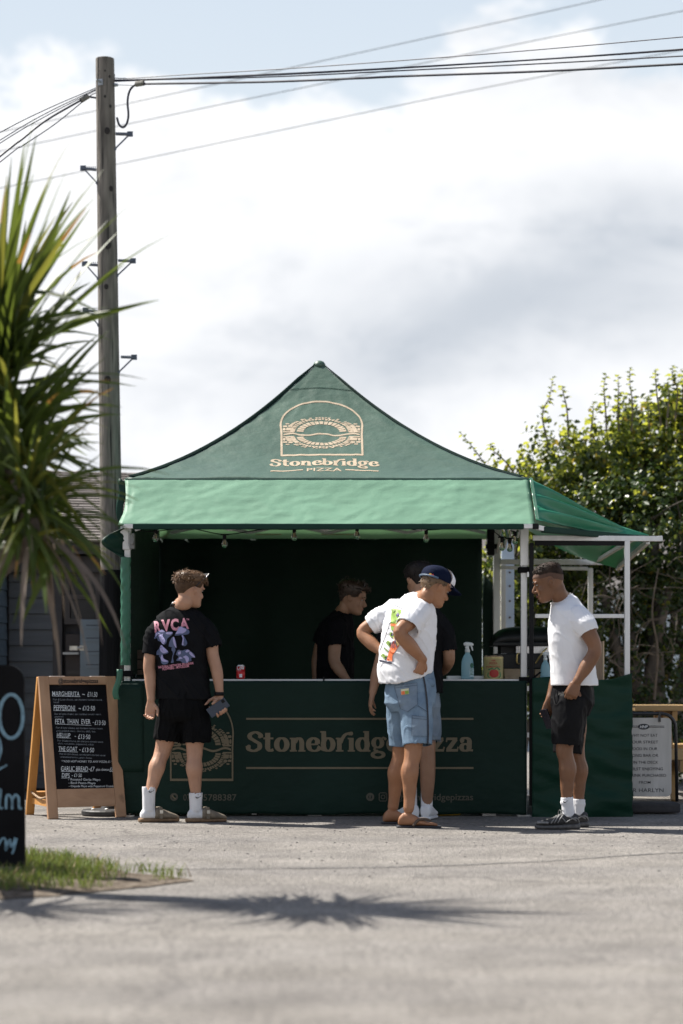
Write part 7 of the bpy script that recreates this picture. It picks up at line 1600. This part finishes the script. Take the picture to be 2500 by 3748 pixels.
        q = lambda f, z, off: heel + d * .285 * f - sd * off + up * z
        mb = MB()
        for sg in (1, -1):
            for (f0, z0, f1, z1) in ((.36, .10, .50, .045), (.44, .10, .58, .045), (.52, .088, .66, .042), (.05, .085, .30, .05), (.05, .06, .28, .09), (.30, .05, .42, .085)): mb.tube([q(f0, z0, .030 * sg if z0 > .085 else .044 * sg), q((f0 + f1) / 2, (z0 + z1) / 2 + .004, .046 * sg), q(f1, z1, .051 * sg)], .0042, 6, per=3)
            mb.build('trainer_overlay', lt, o, smooth=True); mb = MB(); mb.tube([q(.72, .045, .050 * sg), q(.86, .048, .050 * sg), q(.97, .044, .030 * sg)], .008, 8, per=4); mb.build('trainer_overlay', lt, o, smooth=True); mb = MB(); mb.tube([q(-.02, .05, .02 * sg), q(.03, .075, .036 * sg), q(.12, .07, .043 * sg)], .005, 6, per=4); mb.build('trainer_overlay', lt, o, smooth=True); mb = MB()
        mb = MB()
        for k in range(5): f = .40 + k * .055; z = .112 - k * .0095; mb.tube([q(f, z - .012, .028), q(f + .01, z, 0), q(f, z - .012, -.028)], .0035, 6, per=4)
        mb.tube([q(.40, .118, 0), q(.36, .135, .02), q(.42, .12, .03)], .0028, 6, per=4); mb.tube([q(.40, .118, 0), q(.44, .13, -.02), q(.47, .105, -.032)], .0028, 6, per=4); mb.build('laces', M('lace_grey', (.15, .15, .15), .8), o, smooth=True)
    ph = thing('phone', P(226, 1370, .0), 'black phone in the lowered hand of the man in plain white T-shirt', 'phone')
    c = P(230, 1360, .0); a = V((-38, 0, 100)).normalized() * .074; a = V((.35, .1, -.93)).normalized() * .070; b = V((.55, -.72, .2)); b = (b - a.normalized() * b.dot(a.normalized())).normalized() * .035; n = a.cross(b).normalized() * .0045
    mb = MB(); mb.obox(c, a, b, n, bev=.006); mb.build('case', M('phone_black', (.012, .012, .02), .2), ph); mb = MB(); mb.obox(c - n * 1.05, a * .95, b * .92, n * .1); mb.build('screen', M('phone_glass', (.015, .018, .05), .08), ph)
man_white()
# ------------------------------------------------------------------ trees, ivy and what stands behind the stall
def leaf_mesh(name, Lh, wd, curl=.25):
    """Broad pointed leaf, folded along its midrib; 12 triangles."""
    me = bpy.data.meshes.new(name)
    vs = [(0, 0, 0), (.30 * Lh, .46 * wd, .10 * wd), (.30 * Lh, 0, -.02), (.30 * Lh, -.46 * wd, .10 * wd), (.62 * Lh, .40 * wd, .02 * wd - curl * .3 * Lh), (.62 * Lh, 0, -.08 * wd - curl * .3 * Lh), (.62 * Lh, -.40 * wd, .02 * wd - curl * .3 * Lh), (Lh, 0, -curl * Lh)]
    me.from_pydata(vs, [], [(0, 2, 1), (0, 3, 2), (1, 2, 5, 4), (2, 3, 6, 5), (4, 5, 7), (5, 6, 7)])
    me.polygons.foreach_set('use_smooth', [True] * 6); return me
LEAF_V = [(0, 0), (.32, .5), (.72, .38), (1, 0), (.72, -.38), (.32, -.5)]
def foliage_mat(name, c1, c2, tc, rough=.35, tr=.42, spec=.6, scale=2.0):
    return M(name, c1, rough, col2=c2, scale=scale, transl=tr, tcol=tc, spec=spec, detail=6)
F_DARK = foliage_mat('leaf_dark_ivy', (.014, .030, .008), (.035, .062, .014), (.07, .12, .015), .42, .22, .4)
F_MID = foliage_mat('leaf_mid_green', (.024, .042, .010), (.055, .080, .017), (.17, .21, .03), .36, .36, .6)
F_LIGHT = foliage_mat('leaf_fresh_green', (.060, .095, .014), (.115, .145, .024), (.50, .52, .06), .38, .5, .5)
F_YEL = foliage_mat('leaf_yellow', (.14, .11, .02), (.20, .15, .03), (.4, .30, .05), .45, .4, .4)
BARK = M('bark_grey', (.10, .085, .07), .9, .4, 9, bump=.7, bscale=25, stretch=(1, 1, .3))
TWIG = M('twig_pale', (.13, .105, .08), .85, .35, 9)
def scatter(mb, rnd, c, rad, n, size, mats_w, shell=.55, up=.0):
    """n leaf faces in the ellipsoid c, rad; denser towards its surface; mats_w: weights for material indices."""
    c = Vector(c); per = 16
    for _ in range(n // per):
        while True:
            d = Vector((rnd.gauss(0, 1), rnd.gauss(0, 1), rnd.gauss(0, 1)))
            if d.length > .01: break
        d.normalize(); r = shell + (1 - shell) * rnd.random() ** .6
        lump = 1 + .34 * noise.noise(d * 2.3 + c * 3)
        p = c + Vector((d.x * rad[0], d.y * rad[1], d.z * rad[2])) * r * lump
        tip = Vector((d.x, d.y, d.z + .7)).normalized(); ln = rnd.uniform(.05, .26) * (1.5 if d.z > .3 else 1); mw = list(mats_w)
        for k in range(per):                                   # a spray of leaves along a hidden twig
            q = p + tip * ln * (k / per) + Vector((rnd.gauss(0, .028), rnd.gauss(0, .028), rnd.gauss(0, .024)))
            add_leaf(mb, rnd, q, d, size * rnd.uniform(.55, 1.2) * (1.1 - .5 * k / per), rnd.choices(range(len(mw)), mw)[0])
def add_leaf(mb, rnd, p, out, L, mi):
    n = (out * .7 + Vector((rnd.gauss(0, .6), rnd.gauss(0, .6), rnd.gauss(.35, .6)))).normalized()
    t = Vector((rnd.gauss(0, 1), rnd.gauss(0, 1), rnd.gauss(-.6, .8))); t = (t - n * t.dot(n))
    if t.length < .05: return
    t.normalize(); s = n.cross(t); w = L * rnd.uniform(.62, .85)
    k = len(mb.v)
    for a, b in LEAF_V:
        q = p + t * (a * L) + s * (b * w) + n * (abs(b) * w * .25 - a * a * L * .22); mb.v.append((q.x, q.y, q.z))
    mb.f += [(k, k + 1, k + 2, k + 3), (k, k + 3, k + 4, k + 5)]; mb.mi += [mi, mi]
def limb(mb, pts, r0, r1, n=7): mb.tube(pts, [r0, (r0 + r1) / 2, r1], n, per=5)
TY = 21.0
def T_(px, py, dy=0.0): return W(px, py, TY + dy)
def tree(name, base, crown, leaves, label, mats, rnd, trunk_r, group=None, limbs=7):
    o = thing(name, base, label, 'tree', group); base = Vector(base)
    top = Vector((sum(c[0][0] for c in crown) / len(crown), sum(c[0][1] for c in crown) / len(crown), max(c[0][2] for c in crown)))
    mb = MB(); mid = base * .5 + top * .5 + Vector((.1, 0, -.2)); limb(mb, [base, base * .75 + top * .25 + Vector((.06, 0, 0)), mid, top], trunk_r, trunk_r * .25, 10)
    for i, (c, rad, n, sz) in enumerate(crown):
        s = base.lerp(Vector(c), .35); s.x = base.x + (c[0] - base.x) * .2; s.y = base.y
        limb(mb, [s, s.lerp(Vector(c), .55) + Vector((rnd.uniform(-.12, .12), rnd.uniform(-.1, .1), .1)), Vector(c)], trunk_r * .35, .012)
        for _ in range(4):
            e = Vector(c) + Vector((rnd.uniform(-.9, .9) * rad[0], rnd.uniform(-.9, .9) * rad[1], rnd.uniform(-.2, .95) * rad[2])); limb(mb, [Vector(c), Vector(c).lerp(e, .5) + Vector((0, 0, .05)), e], .015, .004, 5)
    mb.build('trunk', BARK, o, smooth=True)
    mb = MB()
    for c, rad, n, sz in crown: scatter(mb, rnd, c, rad, n, sz, leaves)
    cr = mb.build('crown', mats, o, smooth=True); cr['kind'] = 'stuff'
    return o
rnd = random.Random(33)
def blob(px, py, dy, rx, ry, rz, n, sz): p = T_(px, py, dy); return ((p.x, p.y, p.z), (rx, ry, rz), n, sz)
MT = [F_DARK, F_MID, F_LIGHT, F_YEL]
LEAVES = [leaf_mesh('leaf_a', .075, .062, .3), leaf_mesh('leaf_b', .058, .05, .15)]
def shoot(tree_o, pts, n, sc=1.0, seed=0):
    """A long twig standing out of the crown with its alternate leaves, each leaf a piece of its own."""
    r = random.Random(seed); P = smooth_path(pts, 8); mb = MB(); mb.tube(P, [.010, .003], 5); tw = mb.build('shoot', TWIG, tree_o)
    for i in range(n):
        f = .12 + .88 * i / max(1, n - 1); k = min(int(f * (len(P) - 1)), len(P) - 2); p = P[k].lerp(P[k + 1], f * (len(P) - 1) - k); t = (P[k + 1] - P[k]).normalized()
        az = i * 2.4 + r.uniform(-.5, .5); a, b = frame_of(t); d = (a * math.cos(az) + b * math.sin(az)) * .9 + t * .45 + Vector((0, 0, -.35)); d.normalize()
        me = LEAVES[i % 2]; lf = bpy.data.objects.new('leaf', me if me.materials else me); 
        s_, u_ = frame_of(d); s = sc * (1.15 - .5 * f) * r.uniform(.8, 1.2)
        lf.matrix_basis = Matrix.Translation(p - ORG[tree_o.name]) @ Matrix((d, s_, u_)).transposed().to_4x4() @ Matrix.Diagonal((s, s, s, 1))
        ROOT.objects.link(lf); lf.parent = tw
LEAVES[0].materials.append(F_LIGHT); LEAVES[1].materials.append(F_MID)

# 1 the tree whose light shoots rise beside the canopy
t1 = tree('broadleaf_tree', T_(2060, 2760, .6) * 1 - Vector((0, 0, T_(2060, 2760, .6).z)), [blob(2060, 1780, .6, .48, .6, .42, 2300, .085), blob(1905, 1850, .5, .34, .5, .28, 1200, .08), blob(2215, 1730, .7, .42, .6, .42, 2200, .085), blob(2080, 1900, .5, .75, .6, .45, 2600, .08), blob(1960, 2150, .9, .6, .5, .7, 2200, .075)],
          (1, 4, 4.6, .4), 'leafy tree with fresh green upright shoots right beside the canopy peak', MT, rnd, .09, 'trees beyond the stall')
# 2 the taller one at the frame's edge
t2 = tree('broadleaf_tree', (T_(2440, 2760, 1.0).x, TY + 1.0, 0), [blob(2440, 1640, 1.0, .5, .7, .48, 2900, .095), blob(2330, 1780, .8, .45, .6, .40, 2200, .09), blob(2620, 1560, 1.2, .6, .7, .6, 2200, .095), blob(2480, 1800, .7, .65, .6, .5, 2700, .09), blob(2800, 1700, 1.2, .8, .8, .8, 2200, .095)],
          (1, 4, 4.6, .5), 'taller light green tree at the right edge above the notice stand', MT, rnd, .11, 'trees beyond the stall')
# 3 ivy covered trunk mass in the shade below
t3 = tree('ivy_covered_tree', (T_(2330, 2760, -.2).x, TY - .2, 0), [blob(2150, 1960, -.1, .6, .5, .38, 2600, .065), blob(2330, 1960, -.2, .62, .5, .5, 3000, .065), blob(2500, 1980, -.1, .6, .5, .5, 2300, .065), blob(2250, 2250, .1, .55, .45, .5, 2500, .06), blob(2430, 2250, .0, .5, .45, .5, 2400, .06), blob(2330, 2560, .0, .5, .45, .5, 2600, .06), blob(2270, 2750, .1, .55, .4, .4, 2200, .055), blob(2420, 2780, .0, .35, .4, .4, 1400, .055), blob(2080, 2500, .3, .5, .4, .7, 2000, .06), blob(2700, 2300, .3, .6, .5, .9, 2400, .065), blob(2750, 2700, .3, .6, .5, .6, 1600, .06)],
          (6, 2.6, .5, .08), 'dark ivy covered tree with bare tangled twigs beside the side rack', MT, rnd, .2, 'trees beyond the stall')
mb = MB(); r = random.Random(8)
for _ in range(46):      # bare tangled stems in front of the ivy
    x, y = r.uniform(2140, 2480), r.uniform(2030, 2420); p = T_(x, y, -.75 + r.uniform(-.08, .25)); pts = [p]; d = Vector((r.uniform(-1, 1), r.uniform(-.2, .2), r.uniform(-1, .4))).normalized()
    for k in range(4): d = (d + Vector((r.uniform(-.7, .7), r.uniform(-.25, .25), r.uniform(-.75, .45)))).normalized(); pts.append(pts[-1] + d * r.uniform(.07, .17))
    mb.tube(pts, [.0042, .002], 5, per=4)
for x in (2395,): mb.tube([T_(x, 2560, -.55), T_(x + 12, 2380, -.6), T_(x - 8, 2240, -.66), T_(x + 14, 2080, -.6)], [.014, .007], 6, per=5)
vo = mb.build('dead_twigs', TWIG, t3); vo['kind'] = 'stuff'
# 4 lower shrubs seen through the open side of the stall
t4 = tree('broadleaf_shrub', (T_(1890, 2760, -.3).x, TY - .3, 0), [blob(1880, 2080, -.3, .30, .4, .5, 1500, .07), blob(1900, 2420, -.3, .32, .35, .5, 1500, .07), blob(1980, 2200, -.2, .42, .4, .5, 1700, .07), blob(2050, 2330, -.2, .45, .4, .45, 1500, .065)],
          (3, 4, 1.4, .1), 'glossy green shrub seen through the open side of the stall', MT, rnd, .05, 'trees beyond the stall')
k = 0
for o_, pts, n in ((t1, [(2010, 1640), (1985, 1520), (2012, 1450), (2024, 1378)], 20), (t1, [(2080, 1600), (2075, 1500), (2062, 1440), (2058, 1412)], 13), (t1, [(1850, 1800), (1790, 1720), (1740, 1650), (1684, 1582)], 22), (t1, [(1900, 1760), (1850, 1690), (1800, 1645), (1797, 1622)], 15), (t1, [(2220, 1580), (2215, 1480), (2210, 1420), (2219, 1370)], 16), (t1, [(2265, 1580), (2262, 1480), (2264, 1420), (2262, 1372)], 13), (t1, [(2310, 1580), (2315, 1480), (2305, 1400), (2306, 1345)], 18), (t1, [(2160, 1600), (2170, 1520), (2172, 1470)], 10),
                   (t2, [(2420, 1560), (2405, 1450), (2400, 1390), (2398, 1352)], 15), (t2, [(2470, 1540), (2480, 1430), (2462, 1380), (2463, 1338)], 18), (t2, [(2510, 1560), (2500, 1440), (2506, 1360)], 16), (t2, [(2440, 1560), (2448, 1450), (2440, 1400)], 12), (t2, [(2380, 1600), (2372, 1520), (2375, 1460)], 10), (t3, [(2330, 1800), (2280, 1830), (2230, 1850)], 12), (t2, [(2460, 1700), (2440, 1740), (2448, 1790)], 10)):
    k += 1; shoot(o_, [T_(x, y, .25 if o_ is not t1 else .15) for x, y in pts], n, 1.25, k)
# white painted beach hut panel and a pale house wall far behind the leaves
o = thing('painted_panel', (at(1865, 20.0), 20.0, 0), 'weathered pale blue painted panel with rusty bolts behind the stall', 'panel')
Yp = 20.0; pb = M('panel_pale_blue', (.42, .52, .64), .6, col2=(.56, .64, .74), scale=4, detail=8)
mb = MB(); mb.box(at(1836, Yp), at(1882, Yp), Yp, Yp + .05, 0, CZ + (HY - 1980) * Yp / FP, bev=.006); mb.build('panel_sheet', pb, o)
mb = MB(); mb.box(at(1832, Yp), at(1850, Yp), Yp - .05, Yp - .001, 0, CZ + (HY - 2060) * Yp / FP, bev=.006); mb.build('batten', M('batten_cream', (.52, .50, .44), .6, .15), o)
for py in (2095, 2145, 2200, 2260): mb = MB(); mb.lathe((at(1866, Yp), Yp - .006, CZ + (HY - py) * Yp / FP), [(.01, 0), (.01, .004), (.004, .006)], 8, axis=(0, -1, 0)); mb.build('bolt', M('rust', (.10, .05, .03), .9), o)
Yh = 30.0; o = thing('house', (at(2550, Yh), Yh + 2, 0), 'pale rendered house glimpsed through the ivy at the right edge', 'house')
mb = MB(); mb.box(at(1800, Yh), at(3600, Yh), Yh, Yh + 5, 0, 2.3); mb.build('wall', M('render_pale', (.48, .55, .60), .8, .08, 3), o)
for k in range(9): mb = MB(); mb.box(at(1800, Yh), at(3600, Yh), Yh - .02, Yh - .001, .2 + k * .23, .2 + k * .23 + .21); mb.build('cladding_board', M('cladding_pale', (.50, .57, .62), .7, .08, 3), o)
mb = MB(); x0, x1 = at(1750, Yh), at(3650, Yh); mb.add([(x0, Yh - .4, 2.25), (x1, Yh - .4, 2.25), (x1, Yh + 2.5, 3.3), (x0, Yh + 2.5, 3.3), (x0, Yh + 5.4, 2.25), (x1, Yh + 5.4, 2.25)], [(0, 1, 2, 3), (3, 2, 5, 4), (0, 4, 5, 1), (0, 3, 4), (1, 5, 2)]); mb.build('roof', M('house_roof', (.10, .09, .085), .9), o)
